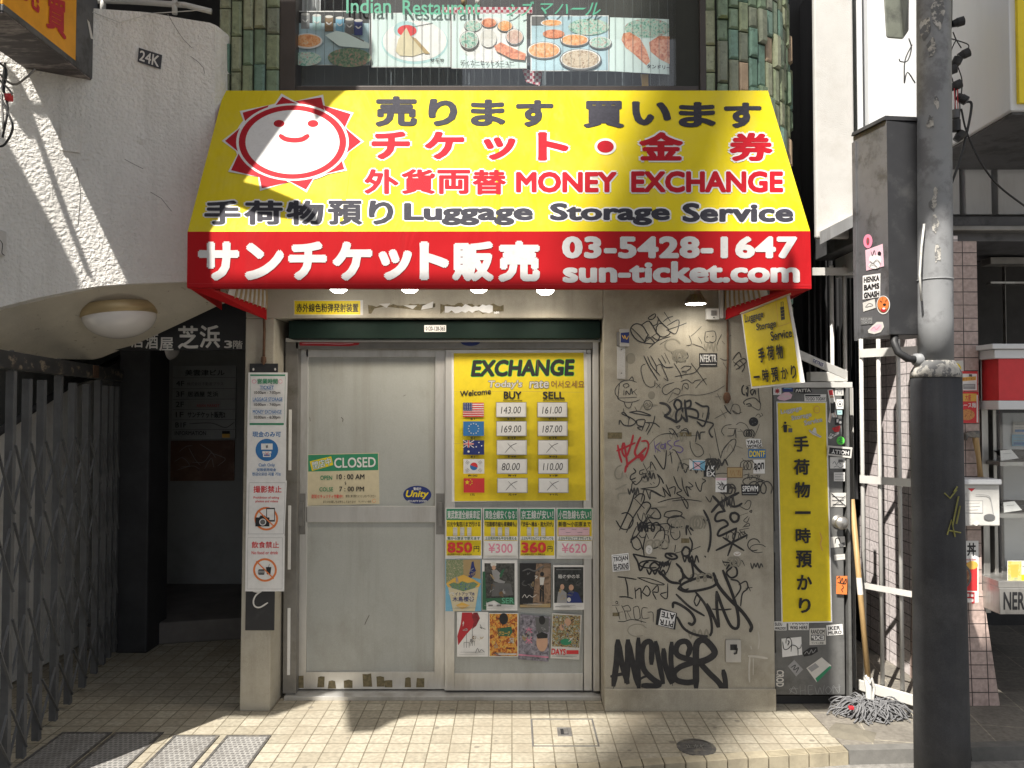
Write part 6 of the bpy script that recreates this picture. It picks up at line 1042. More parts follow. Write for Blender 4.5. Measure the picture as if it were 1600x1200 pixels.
mb = MB(); f1 = c2+(c1-c2)*.10; mb.hexa([upz(c2-fdir*.008, zb-.01), upz(f1-fdir*.008, zb-.01), upz(f1-fdir*.001, zb-.01), upz(c2-fdir*.001, zb-.01)], [upz(c2-fdir*.008, zt-.03), upz(f1-fdir*.008, zt-.03), upz(f1-fdir*.001, zt-.03), upz(c2-fdir*.001, zt-.03)], M_BOXL); mb.build('door_edge', ubx)
mb = MB(); mb.tube([P(1398, 520, -.7), P(1397, 535, -.72), P(1403, 550, -.74), P(1418, 560, -.75), P(1434, 562, -.74)], .017, M_BLK, 10); mb.tube([P(1430, 562, -.75), P(1445, 562, -.74)], .028, M_POLE, 12); mb.build('conduit', ubx, smooth=True)
PB = Pl((c1+c2)/2, Vector((e.y, -e.x, 0)))
def bst(label, q, base, lst): stick(label, q, base, lst, pl=PB)
bst('pink doughnut shaped lips sticker high on the pole box', ell(1356, 377, 7, 11, 20), 'pink', [('e', 1356, 377, 2.4, 6, 'dred'), ('e', 1356, 377, 1.2, 4, 'dgrey')])
bst('pink square sticker with white doodle on the pole box', [(1352, 391), (1379, 381), (1381, 416), (1353.5, 423)], 'lpink', [('e', 1364, 405, 6, 7, 'white'), ('e', 1371, 406, 6, 8, 'white'), ('e', 1366, 415, 9, 5, 'white'), ('e', 1374, 396, 2.8, 3.4, 'black'), ('s', [(1361, 393), (1363, 399), (1366, 391), (1368, 398)], .8, 'black'), ('s', [(1359, 408), (1364, 411), (1370, 406), (1376, 412)], .8, 'black'), ('s', [(1358, 416), (1364, 412), (1371, 418)], .8, 'black')])
bst('white HENKA BAMS GNASH sticker in black block letters', [(1348, 431), (1375.5, 427), (1375, 464), (1348, 468)], 'white', [('t', 'HENKA', [(1349.5, 433), (1374, 429.5), (1374, 439), (1349.5, 442.5)], 'black', dict(off=.06)), ('t', 'BAMS', [(1349.5, 445), (1374, 441.5), (1374, 451), (1349.5, 454.5)], 'black', dict(off=.06)), ('t', 'GNASH', [(1349.5, 457), (1374, 453.5), (1374, 463), (1349.5, 466.5)], 'black', dict(off=.06))])
bst('small white sticker with a sketched fish on the pole box', [(1348, 473), (1366.5, 467), (1368, 481), (1349, 487)], 'offw', [('s', [(1352, 480), (1358, 474), (1364, 477), (1357, 479), (1352, 480)], .7, 'dgrey')])
bst('orange roaring tiger head sticker', ell(1380, 476.5, 10.4, 14.5, 24), 'white', [('p', ell(1380, 476, 9.4, 13.2, 24), 'brown'), ('p', ell(1380, 474.5, 8.6, 11, 24), 'orange'), ('e', 1382, 476, 2.6, 2, 'black'), ('e', 1380.5, 484, 4.2, 3.4, 'dred'), ('e', 1381, 482, 2.4, 1.6, 'white'), ('s', [(1375, 470), (1378, 472)], 1.3, 'black', 1), ('s', [(1386, 468), (1383, 471)], 1.3, 'black', 1), ('s', [(1379, 464), (1379, 468)], 1, 'brown', 1)])
bst('grey worn lettering sticker at the foot of the pole box', [(1344, 495), (1363, 494), (1364, 506), (1345, 508)], 'dgrey', [('t', 'NEZUMI', (1345, 496.5, 1362.5, 501), 'grey', cb), ('t', 'TOKYO', (1345.5, 502, 1362.5, 506), 'grey', cb)])
bst('pink and white bubble sticker at the foot of the pole box', [(1356, 516), (1363, 509), (1370, 503), (1379, 503), (1381, 511), (1376, 519), (1366, 522), (1357, 520)], 'offw', [('p', [(1359, 516), (1365, 510), (1372, 506), (1378, 507), (1377, 514), (1367, 519)], 'lpink'), ('s', [(1361, 515), (1366, 511), (1369, 515), (1375, 509)], .9, 'pink')])
# lamp housings and loose bulb string behind the pole top
M_HOUS = surf('flood_housing', (.15, .16, .13), rough=.5, var=.2, dirt=(.05, .05, .045), dscale=8)
mb = MB(); mb.hexa([P(1384, 60, -.5), P(1412, 62, -.5), P(1420, 50, -.3), P(1400, 48, -.3)], [P(1379, -20, -.5), P(1405, -20, -.5), P(1421, -20, -.3), P(1398, -20, -.3)], M_HOUS); tag(mb.build('floodlight', bevel=.01), 'olive grey floodlight housing left of the pole top', 'floodlight')
mb = MB(); mb.hexa([P(1470, 54, -.6), P(1486, 48, -.6), P(1488, 46, -.4), P(1472, 50, -.4)], [P(1470, -20, -.6), P(1487, -20, -.6), P(1489, -20, -.4), P(1472, -20, -.4)], M_BLK); tag(mb.build('floodlight', bevel=.01), 'black floodlight housing right of the pole top', 'floodlight')
ls = thing('bulb_string', 'tangled string of black bulb sockets and wires hanging behind the pole', 'light string', P(1497, 120, -.5))
def sock(u, v, ang, L=.05):
    mb = MB(); c = P(u, v, -.5); d = Vector((math.cos(ang), -.3, math.sin(ang))).normalized()
    mb.tube([c-d*L/2, c-d*L*.1, c-d*L*.08, c+d*L/2], [.016, .020, .022, .022], M_BLK, 14); mb.tube([c+d*L/2+d*.001, c+d*L/2+d*.004], [.02, .012], M_BOXL, 12); mb.build('socket', ls, smooth=False)
for u, v, a in ((1497, 35, .2), (1506, 85, .4), (1494, 98, 1.2), (1485, 110, .3), (1493, 134, .4), (1503, 154, -.7), (1499, 213, .9)): sock(u, v, a)
mb = MB(); mb.tube([P(1493, 172, -.5), P(1493, 185, -.5)], .018, M_BOXL, 12); mb.tube([P(1494, 188, -.5), P(1494, 205, -.5)], .020, M_BLK, 12); mb.build('connector', ls)
mb = MB()
for pts in ([(1472, 58), (1484, 60), (1498, 64), (1513, 70), (1512, 80)], [(1489, 50), (1494, 62), (1502, 75)], [(1474, 60), (1482, 90), (1486, 108)], [(1494, 62), (1486, 80), (1484, 104)], [(1478, 98), (1482, 106)], [(1475, 125), (1486, 120), (1490, 132)], [(1497, 105), (1503, 125), (1502, 150)], [(1493, 140), (1492, 172)], [(1496, 140), (1500, 172), (1494, 215)], [(1485, 45), (1478, 70), (1472, 90)], [(1505, 90), (1497, 98)]): mb.tube(smooth_path([P(u, v, -.5) for u, v in pts], 4), .0028, M_BLK, 6)
for pts in ([(1491, 138), (1493, 172)], [(1496, 139), (1497, 175)]): mb.tube([P(u, v, -.51) for u, v in pts], .0022, 'dred', 6)
mb.tube(smooth_path([P(u, v, -.5) for u, v in ((1506, 160), (1517, 160), (1517, 175), (1510, 210), (1498, 255), (1480, 305), (1470, 330))], 5), .006, M_BLK, 8)
mb.tube(smooth_path([P(u, v, -.5) for u, v in ((1502, 170), (1510, 205), (1530, 250), (1560, 290), (1605, 325))], 5), .0045, M_BLK, 8)
mb.tube(smooth_path([P(u, v, -.5) for u, v in ((1420, 60), (1424, 75), (1418, 95), (1407, 96), (1405, 92))], 4), .003, M_BLK, 6); mb.tube(smooth_path([P(u, v, -.5) for u, v in ((1425, 70), (1414, 95), (1413, 130))], 4), .003, M_BLK, 6); mb.tube(smooth_path([P(u, v, -.5) for u, v in ((1413, 130), (1418, 113), (1430, 130))], 4), .003, M_BLK, 6)
mb.build('wire', ls, smooth=True)

# ================================================================== white pipe gate on the right
def gy(u): return .22 + (u-1343)*(-.26/97)
gt = thing('pipe_gate', 'white painted pipe gate standing in front of the pink tiled side wall', 'gate', P(1390, 1115, .1))
for u0, u1 in ((1343.5, 1345), (1370.5, 1377), (1401, 1409), (1438, 1446)):
    y = gy(u0); a = P(u0, 395, y); z1 = a.z; x1 = P(u1, 1100, y).x; mb = MB(); mb.tube([(a.x, y, .03), (a.x, y, z1)], .0115, M_PIPEW, 12); mb.build('upright', gt, smooth=True)
for v0, v1, v2 in ((546, 547, 560), (742, 746, 758), (908, 917, 926)):
    mb = MB(); u0, u1 = 1341, 1447; y0, y1 = gy(u0), gy(u1)
    za, zb2 = P(u0, v0, y0).z, P(u0, v2-(v1-v0), y0).z; a = P(u0, v0, y0); b = P(u1, v0, y1)
    mb.hexa([(a.x, y0-.02, zb2), (b.x, y1-.02, zb2), (b.x, y1-.015, zb2), (a.x, y0-.015, zb2)], [(a.x, y0-.02, za), (b.x, y1-.02, za), (b.x, y1-.015, za), (a.x, y0-.015, za)], M_PIPEW); mb.build('flat_rail', gt)
mb = MB(); a = P(1341, 1090, gy(1341)); b = P(1447, 1090, gy(1447)); mb.hexa([(a.x, gy(1341)-.02, .035), (b.x, gy(1447)-.02, .035), (b.x, gy(1447)+.02, .035), (a.x, gy(1341)+.02, .035)], [(a.x, gy(1341)-.02, .085), (b.x, gy(1447)-.02, .085), (b.x, gy(1447)+.02, .085), (a.x, gy(1341)+.02, .085)], M_PIPEW); mb.build('bottom_rail', gt)
g2 = thing('pipe_gate', 'second white pipe gate leaf in the dark alley above the cabinet', 'gate', P(1310, 600, .6))
for u in (1299, 1318.5):
    mb = MB(); a = P(u, 415, .6); mb.tube([(a.x, .6, .05), (a.x, .6, a.z)], .0115, M_PIPEW, 12); mb.build('upright', g2, smooth=True)
mb = MB(); mb.pbox(1270, 418, 1334, 430, .57, .582, M_PIPEW); mb.build('flat_rail', g2)
# mop
mop = thing('mop', 'grey string mop leaning on its yellow wooden handle against the gate', 'mop', P(1362, 1125, -.02))
h0 = P(1357, 1068, -.02); h1 = P(1331, 780, .10)
mb = MB(); mb.tube([h0, h1], .0145, M_WOOD, 12); mb.build('handle', mop, smooth=True)
mb = MB(); c = h0.lerp(h1, .52); d = (h1-h0).normalized(); mb.tube([c-d*.045, c+d*.045], .0152, 'offw', 14); mb.build('label_band', mop)
mb = MB(); mb.tube([P(1354, 1058, -.03), P(1357, 1075, -.05), P(1358, 1095, -.06)], .016, M_PIPEW, 10); mb.tube([P(1352, 1055, -.04), P(1360, 1068, -.06), P(1362, 1060, -.06), P(1366, 1075, -.06), P(1363, 1097, -.06)], .007, M_PIPEW, 8)
q = P(1358, 1097, -.06); mb.box(q.x-.06, q.x+.045, q.y-.02, q.y+.02, q.z-.014, q.z, M_PIPEW); mb.build('clamp', mop, bevel=.003)
mb = MB(); q = P(1330, 1105, -.12); mb.box(q.x-.013, q.x+.013, q.y-.01, q.y+.01, q.z-.012, q.z+.006, 'dred'); mb.build('clip', mop, bevel=.004)
mb = MB(); r = random.Random(4); mc = P(1362, 1112, -.06); mc.z = 0
for i in range(420):
    a = r.uniform(0, 2*math.pi); L = r.uniform(.05, .15); z0 = r.uniform(.035, .075); ex = 1.0; sx = Vector((math.cos(a)*ex, math.sin(a)*.55, 0))
    st = mc + Vector((r.uniform(-.08, .08), r.uniform(-.03, .03), z0)); w1 = Vector((r.uniform(-.03, .03), r.uniform(-.03, .03), r.uniform(-.005, .03)))
    e1 = st+sx*L*.5+w1; e1.z = max(.02, z0*.9+w1.z); e2 = st+sx*L+w1*1.3; e2.z = r.uniform(.008, .045); e3 = e2+Vector((r.uniform(-.05, .05), r.uniform(-.04, .04), 0)); e3.z = .008
    mb.tube(smooth_path([st, e1, e2, e3], 3), r.uniform(.0026, .0042), M_MOP, 5, cap=False)
mb.build('mop_yarn', mop, smooth=True)

# ================================================================== right shop fittings
PT = FY(.09)
sb = thing('projecting_sign', 'big white boxed sign with yellow face projecting at the top right corner', 'sign', (3, -.5, 3.1))
mb = MB(); xn = P(1583, 170, -.6).x; zb3 = P(1583, 170, -.6).z
mb.box(xn, 4.5, -.58, .32, zb3, 5, M_WPAN); mb.build('sign_box', sb, bevel=.006)
mb = MB(); mb.box(xn+.03, 4.5, -.60, -.5805, zb3+.03, 5, 'yellow'); mb.build('sign_face', sb)
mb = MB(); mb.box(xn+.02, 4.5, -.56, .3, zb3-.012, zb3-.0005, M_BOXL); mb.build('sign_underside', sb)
yellow = None
sheet('flyer', 'small white flyer with a yellow circle on the pink tiled column', 'flyer', PT, [(1482, 565), (1505, 563), (1506, 588), (1484, 590)], 'offw', [('e', 1493, 577, 9, 10, 'yellow'), ('s', [(1488, 574), (1498, 573)], .8, 'tan'), ('s', [(1488, 578), (1499, 578)], .8, 'tan')])
sheet('flyer', 'red bordered white and yellow noodle flyer, upper of two on the pink column', 'flyer', PT, (1498, 580, 1527.5, 611), 'red', [('r', 1499, 584, 1526.5, 610, 'white'), ('p', [(1499, 590), (1525, 588), (1525, 594), (1499, 596)], 'gold'), ('t', 'みそラーメン', [(1500, 591), (1524, 589.5), (1524, 593.5), (1500, 595)], 'dred', dict(off=.02)), ('r', 1505, 600, 1524, 608, 'grey'), ('s', [(1507, 603), (1522, 603)], 1, 'white', 1), ('t', '麺', (1514, 584.5, 1519, 588.5), 'black', dict(off=.02))], lift=.002)
sheet('flyer', 'red and yellow fried noodle flyer, lower of two on the pink column', 'flyer', PT, (1498, 612, 1529, 661), 'red', [('r', 1499, 615, 1526, 627, 'gold'), ('t', '大盛', (1508, 616, 1517, 626), 'red', dict(off=.02)), ('t', 'ルース麺', (1499.5, 629, 1525, 637), 'white', dict(off=.02)), ('p', ell(1511, 648, 12, 8.5), mot('noodle_print', [(.3, .08, .03), (.6, .28, .08), (.45, .14, .05)], 80)), ('p', [(1526, 617), (1528, 617), (1528, 660), (1526, 660)], 'white')], lift=.002)
def menu(label, q, top, sub, food): sheet('menu_poster', label, 'menu poster', PT, q, 'white', [('t', top[0], (q[2]-48, q[1]+4, q[2]-21, q[1]+25), 'black', dict(off=.03)), ('t', top[1], (q[2]-18, q[1]+3, q[2]-4, q[1]+24), 'black', dict(off=.03)), ('t', sub, (q[2]-28, q[1]+27, q[2]-4, q[1]+32), 'dred', dict(off=.01)), ('r', q[0]+2, q[1]+34, q[2]-2, q[1]+78, 'red'), ('e', q[2]-10, q[1]+38, 9, 6.5, 'gold'), ('p', ell(q[2]-29, q[1]+56, 18, 21), 'dgrey'), ('p', ell(q[2]-29, q[1]+56, 15, 17.5), food), ('t', '0円', (q[2]-29, q[1]+80, q[2]-6, q[1]+98), 'dred', dict(off=.03))], group='menu posters on the pink column', lift=.002)
menu('upper menu poster of a meat rice bowl on the pink column', (1482, 845, 1529, 946), ('牛', '丼'), 'Gyu don rice bowl', mot('beef_print', [(.05, .02, .015), (.25, .09, .05), (.4, .25, .12)], 70))
menu('lower menu poster of a green topped rice bowl on the pink column', (1483, 949, 1533, 1052), ('ス', '丼'), 'Leaf rice bowl set', mot('herb_print', [(.03, .04, .02), (.10, .12, .05), (.2, .14, .06)], 70))
wb = thing('meter_box', 'dented white box with peeling notices on the pink column beside the pole', 'box', P(1534, 785, 0))
mb = MB(); mb.pbox(1495, 757, 1563, 822, -.02, .0885, M_PIPEW); mb.pbox(1493, 749, 1566, 757.5, -.04, .0885, M_WPAN); mb.build('box_body', wb, bevel=.006)
mb = MB(); PW2 = FY(-.02); ops(mb, PW2, [('p', [(1512, 763), (1524, 763), (1518, 768)], 'dred'), ('r', 1505, 782, 1536, 802, 'grey'), ('r', 1506, 783, 1535, 801, 'offw'), ('s', [(1510, 787), (1531, 786)], 1, 'grey', 1), ('s', [(1510, 792), (1531, 791)], 1, 'grey', 1), ('s', [(1510, 797), (1528, 796)], 1, 'grey', 1), ('p', ell(1546, 808, 9, 5), 'dgrey'), ('s', [(1525, 773), (1545, 775), (1550, 790), (1552, 802)], 1.2, 'grey'), ('p', [(1518, 818), (1526, 812), (1531, 818), (1526, 822)], 'offw')]); mb.build('peeling_print', wb)
hm = thing('hatchet', 'old hatchet with worn wooden handle standing against the pink column', 'hatchet', P(1531, 747, .04))
mb = MB(); mb.tube([P(1532, 745, .04), P(1529, 715, .045), P(1525, 690, .05), P(1523, 678, .05)], [.014, .012, .016, .014], M_WOOD, 10); mb.build('handle', hm, smooth=True)
mb = MB(); mb.ppoly(FY(.035), [(1509, 677), (1516, 674), (1532, 673), (1532, 684), (1522, 684), (1514, 683), (1511, 689)], M_IRON, .03); mb.build('blade', hm, bevel=.004)
# refrigerated showcase
sc_ = thing('showcase', 'white glass showcase with red header and plastic food plates on shelves', 'showcase', P(1590, 960, .2))
xf = P(1554, 560, -.04).x; ysc = -.04
mb = MB(); mb.pbox(1554, 546, 1800, 560, ysc, .5, M_WPAN); mb.pbox(1551, 537, 1800, 545, ysc-.02, .5, M_WPAN); mb.pbox(1560, 626, 1800, 640, ysc, .5, M_WPAN); mb.pbox(1566, 645, 1800, 905, .40, .45, M_WPAN); mb.build('case_body', sc_, bevel=.004)
mb = MB(); mb.pbox(1560, 560.5, 1800, 625.5, ysc+.01, .5, 'red'); mb.build('header', sc_)
for v in (722, 803):
    mb = MB(); mb.pbox(1563, v, 1800, v+6, .0, .39, M_STEEL); mb.build('shelf', sc_)
mb = MB(); mb.pbox(1562, 641, 1800, 905, -.02, -.016, M_GLASSC); mb.build('pane', sc_)
for lab, u, v, rr in (('dark oval food plate with price card on the upper showcase shelf', 1590, 718, .14), ('dark oval food plate with price card on the lower showcase shelf', 1595, 799, .14)):
    t = thing('food_plate', lab, 'plate', P(u, v, .15)); c = P(u, v, .15); M = Matrix.Translation(c) @ Matrix.Diagonal((1, .7, 1, 1))
    mb = MB(); mb.lathe([(0, .004), (.06, .004), (rr, .05), (rr+.005, .052), (.065, 0), (0, 0)], M_BOXD, M, 28); mb.build('plate', t, smooth=True)
    mb = MB(); mb.ppoly(FY(.02), [(u-27, v-14), (u-10, v-16), (u+2, v-2), (u-26, v+2)], 'white', .002); stroke(mb, FY(.02), [(u-22, v-9), (u-10, v-10)], 1, 'grey', .001); mb.build('price_card', t)
for lab, u, v, c_ in (('folded white menu card taped inside the showcase above the plates', 1592, 668, 'offw'), ('small blue notice taped inside the showcase', 1590, 688, 'sky')):
    sheet('notice', lab, 'notice', FY(.39), (u-9, v-9, u+30, v+9), c_, [('s', [(u-6, v-5), (u+20, v-5)], 1.2, 'grey', 1), ('s', [(u-6, v), (u+14, v)], 1.2, 'grey', 1), ('r', u-6, v+3, u+20, v+7, 'blue')])
mb = MB(); mb.pbox(1548, 402, 1700, 412, .6, .7, M_ALU_D); mb.pbox(1548, 440, 1700, 443, .9, .95, M_STEEL); mb.pbox(1570, 415, 1573, 540, .9, .93, M_ALU_D); tag(mb.build('shop_rail'), 'dim metal rails across the dark neighbouring shop opening', 'rail')
sheet('drink_card', 'card with a glass of yellow drink below the showcase', 'card', FY(-.03), (1574, 876, 1620, 908), 'offw', [('r', 1575, 877, 1596, 907, mot('lemon_print', [(.5, .4, .05), (.62, .55, .2), (.35, .38, .2)], 40)), ('p', [(1578, 882), (1592, 882), (1590, 902), (1580, 902)], 'gold'), ('s', [(1598, 885), (1615, 885)], 1.4, 'grey', 1), ('r', 1596, 898, 1619, 907, 'yellow')])
mb = MB(); mb.pbox(1560, 908, 1800, 918, -.05, .3, M_STEEL); PN2 = FY(-.06)
mb.pbox(1562, 919, 1800, 960, -.06, .3, M_STEEL); letter(mb, PN2, 'NER', (1568, 925, 1601, 953), 'black', .001, off=.03); ob = mb.build('steel_counter', bevel=.002); tag(ob, 'stainless counter panel with black letters NER at the right edge', 'counter')

# ================================================================== left: sign box, gate, hallway boards, lamps
XS = -2.147; PSX = FX(XS)
osg = thing('projecting_sign', 'grimy box sign with orange face and red Japanese letters at the top left corner', 'sign', (-2.3, -.55, 3.25))
pb1 = PSX.at(150, 133); zs = PSX.at(118, 95).z
mb = MB(); mb.box(XS-.25, XS-.012, -.99, pb1.y, zs-.03, 6.0, M_BOXD)
yy = PSX.at(118, 95).y
mb.box(XS-.012, XS+.004, yy, pb1.y, zs-.03, 6.0, M_BOXL); mb.box(XS-.012, XS+.004, -.99, yy, zs-.03, zs, M_BOXL); mb.build('sign_box', osg, bevel=.004)
M_ORG = surf('sign_orange', (.75, .33, .015), rough=.45)
mb = MB(); mb.box(XS-.011, XS, -.99, yy, zs+.001, 6.0, M_ORG); mb.build('sign_face', osg)
for ch, q in (('買', [(74, -6), (104, 3), (104, 64), (72, 42)]), ('売', [(34, -40), (62, -30), (62, 24), (34, -2)])): mb = MB(); letter(mb, PSX, ch, q, 'dred', .003, off=.03); mb.build('lettering', osg)
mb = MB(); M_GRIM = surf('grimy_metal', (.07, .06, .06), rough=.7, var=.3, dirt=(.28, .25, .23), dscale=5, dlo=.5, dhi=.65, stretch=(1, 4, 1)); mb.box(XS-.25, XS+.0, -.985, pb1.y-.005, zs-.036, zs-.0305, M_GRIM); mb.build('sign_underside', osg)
mb = MB(); pe = Pl((XS+.006, 0, 0), (1, 0, 0)); mb.flat(pe, [(136, 30), (140, 35), (146, 62), (142, 60)], 'offw', .001); mb.build('small_label', osg)
pl24 = Pl(para_pt(234, 91)+Vector((0, -.004, 0)), (para_pt(245, 91)-para_pt(222, 91)).cross(Vector((0, 0, 1))))
sheet('number_plate', 'small black plate reading 24K on the white stair parapet', 'plate', pl24, [(217, 74.5), (253.5, 86), (251, 108), (215, 96)], 'ink', [('t', '24K', [(219, 78), (250, 87.5), (248, 105), (217, 94)], 'offw', dict(off=.02))], lift=.004)
mb = MB(); pp = [para_pt(u, v)+Vector((0, -.05, 0)) for u, v in ((-8, 358), (11, 362), (9, 400), (-8, 405))]; mb.prism(pp, (0, -1, 0), .05, M_PIPEW); stroke(mb, Pl(pp[0], (0, -1, 0)), [(0, 375), (4, 382), (3, 395), (7, 399)], 1.2, 'black', .001); tag(mb.build('junction_box', bevel=.005), 'small scuffed white junction box at the left edge of the parapet', 'box')
mb = MB()
for pts in ([(0, 150), (12, 175), (20, 200), (8, 225), (-5, 230)], [(-5, 95), (10, 110), (6, 140), (12, 170), (4, 215)], [(-5, 112), (20, 132), (40, 122), (55, 108)], [(-6, 130), (8, 150), (18, 145), (-6, 120)], [(8, 98), (3, 150), (6, 205)]): mb.tube(smooth_path([P(u, v, -.75) for u, v in pts], 4), .005, M_BLK if len(pts) > 4 else M_ALU_D, 6)
mb.box(*(lambda a: (a.x-.012, a.x+.012, a.y-.012, a.y+.012, a.z-.016, a.z+.014))(P(14, 152, -.75)), 'red')
tag(mb.build('cable_bundle', smooth=True), 'tangle of black and grey cables with a red connector below the orange sign', 'cables')
# dome lamps
def dome(name, label, c, r, h, tilt=0.0, bright=.72):
    t = thing(name, label, 'ceiling lamp', c); M = Matrix.Translation(c) @ Matrix.Rotation(tilt, 4, 'Y')
    mb = MB(); mb.lathe([(r*.6, .06), (r*.98, .055), (r*1.01, .03), (r*1.0, -.004), (r*.93, -.006), (r*.9, .01)], surf('lamp_ring_gold', (.42, .32, .17), rough=.4, metal=.3, var=.1), M, 40); mb.build('ring', t, smooth=True)
    mb = MB(); mb.lathe([(r*.965, .0)] + [(r*.965*math.cos(R(a)), -h*math.sin(R(a))) for a in range(6, 91, 7)] + [(0, -h)], surf('opal_glass', (bright, bright*.96, bright*.92), rough=.18, var=.03), M, 40); mb.build('shade', t, smooth=True)
dl = P(187, 493, -.02); dome('dome_lamp', 'large white dome lamp with gold ring under the curved stair', dl, .192, .125, R(-7))
dl2 = P(258, 545, 1.25); dome('dome_lamp', 'small dark dome lamp on the hallway ceiling', dl2+Vector((0, 0, .0)), .10, .085, 0, .35)
# folding gate
g0 = FZ(0).at(70, 1150); g1 = FZ(0).at(150, 1056); gd = (g1-g0); gn = Vector((gd.y, -gd.x, 0)); GP = Pl(g0, gn)
fg = thing('folding_gate', 'dark grey folding lattice gate half drawn across the left stairs', 'gate', g0)
bars = [-14, 16, 41, 64, 90, 112, 134, 152, 164, 173, 181]
pts = [GP.at(u, 700) for u in bars]; ztop = P(41, 590, g0.y).z; gz = GP.at(41, 592).z
for i, p in enumerate(pts):
    tall = i in (1, 4, 7); mb = MB(); zz = gz+(.03 if tall else 0)
    mb.bar((p.x, p.y, .03), (p.x, p.y, zz), .026, .034, M_GATE, up=Vector((1, 0, 0)))
    mb.bar((p.x+.016, p.y-.012, .03), (p.x+.016, p.y-.012, zz-.002), .010, .010, M_GATE, up=Vector((1, 0, 0)))
    if tall: mb.tube([(p.x, p.y, zz), (p.x, p.y, zz+.09)], .009, M_GATE, 8)
    mb.build('gate_bar', fg)
mb = MB(); od = Vector((.012, 0, 0))
for zc, hh in ((1.32, .15), (.98, .15), (.56, .15), (.20, .12)):
    for i in range(len(pts)-1):
        a, b = pts[i]+od, pts[i+1]+od
        mb.bar(Vector((a.x, a.y, zc-hh)), Vector((b.x, b.y, zc+hh)), .005, .011, M_GATE, up=Vector((1, 0, 0))); mb.bar(Vector((a.x+.012, a.y, zc+hh)), Vector((b.x+.012, b.y, zc-hh)), .005, .011, M_GATE, up=Vector((1, 0, 0)))
mb.build('lattice', fg)
M_RAIL = surf('gate_rail', (.04, .04, .04), rough=.6, var=.3, dirt=(.22, .18, .13), dscale=9, dlo=.55, dhi=.62, stretch=(1, 1, 2))
a = GP.at(-40, 550); b = GP.at(192, 578); a.z = GP.at(64, 570).z; b.z = a.z; mb = MB(); mb.bar(a, b, .06, .075, M_RAIL, up=Vector((0, 0, 1))); mb.build('top_rail', fg, bevel=.003)
mb = MB(); c = GP.at(141, 576); c.z = a.z; d = gd.normalized(); mb.bar(c-d*.05+Vector((.034, 0, 0)), c+d*.05+Vector((.034, 0, 0)), .006, .072, M_RUST, up=Vector((0, 0, 1))); mb.build('rail_patch', fg)
mb = MB(); mb.bar((pts[-1].x-.02, pts[-1].y+.12, 0), (pts[-1].x-.02, pts[-1].y+.12, a.z+.03), .10, .10, M_DARK); mb.build('end_post', fg)
# boards in the hallway
sheet('bar_sign', 'black board with white brush lettering over the hallway entrance', 'sign', FY(.30), [(176, 455), (392, 455), (386, 547), (176, 547)], 'black', [('t', '居', (205, 521, 224, 543), 'offw', dict(off=.02)), ('t', '酒', (227, 521, 247, 545), 'offw', dict(off=.02)), ('t', '屋', (249, 527, 271, 548), 'offw', dict(off=.02)), ('t', '芝', (278, 509, 310, 545), 'offw', dict(off=.025)), ('t', '浜', (312, 508, 344, 544), 'offw', dict(off=.025)), ('t', '3', (350, 532, 363, 544), 'offw', dict(off=.03)), ('t', '階', (364, 532, 379, 545), 'offw', dict(off=.015))], th=.03)
M_DIR = surf('directory_steel', (.34, .35, .355), rough=.4, metal=.3, var=.1)
PH = FY(2.295); dr = MB(); dr.ppoly(PH, [(270.5, 572), (369, 571), (367, 685), (268, 687)], M_DIR, .02, .022)
PH2 = PH.up(.022); rowv = [572, 590.5, 607.5, 624, 640, 656, 671.5, 686]
ops(dr, PH2, [('s', [(270, v), (368, v-.6)], .8, 'black', 1) for v in rowv[1:-1]] + [('t', '美雲津ビル', (289, 577.5, 351, 587), 'black', dict(off=.02)), ('t', '4F', (275, 595, 288, 603), 'black', {}), ('t', '株式会社不動産プラス', (292, 597, 349, 602.5), 'dgrey', {}), ('t', '3F', (275, 611.5, 288, 620), 'black', {}), ('t', '居酒屋 芝浜', (293, 611.5, 341, 620), 'black', dict(off=.02)), ('t', '2F', (274.5, 627.5, 287.5, 636), 'black', {}), ('r', 294.5, 626, 345, 638, 'grey'), ('t', 'ASIAN MARKET', (307, 631.5, 343, 636), 'dred', {}), ('t', '1F', (274.5, 643.5, 287, 652), 'black', {}), ('t', 'サンチケット販売2', (293, 643, 352, 653), 'black', dict(off=.03)), ('t', 'B1F', (274, 660, 291, 668), 'black', {}), ('r', 295, 659, 367, 669, M_DIR), ('s', [(296, 662), (330, 661), (352, 668), (366, 660)], 1.5, 'dgrey'), ('t', 'INFORMATION', (273, 673.5, 322, 680), 'black', {}), ('r', 347, 675, 359, 684, 'gold'), ('r', 347, 673.5, 359, 678, 'black')], k=.001)
tag(dr.build('floor_directory'), 'dim steel floor directory board on the hallway back wall', 'sign')
M_BRN = surf('brown_plate', (.11, .05, .03), rough=.5, var=.2, dirt=(.17, .10, .07), dscale=8)
mb = MB(); mb.ppoly(PH, [(267, 689), (366, 688), (365, 751), (266, 751.5)], M_BRN, .02, .022)
for q in ([(295, 700), (305, 718), (313, 727)], [(312, 694), (328, 704), (337, 715)], [(330, 708), (345, 713), (352, 718), (340, 728)], [(272, 722), (285, 715), (296, 727), (282, 730)], [(300, 722), (318, 722), (330, 707)], [(320, 732), (330, 716), (334, 730)], [(275, 735), (300, 728), (312, 733)], [(280, 706), (290, 698), (300, 696)]): stroke(mb, PH2, q, .6, 'grey', .0012)
tag(mb.build('brown_plate'), 'scratched brown plate under the floor directory', 'plate')

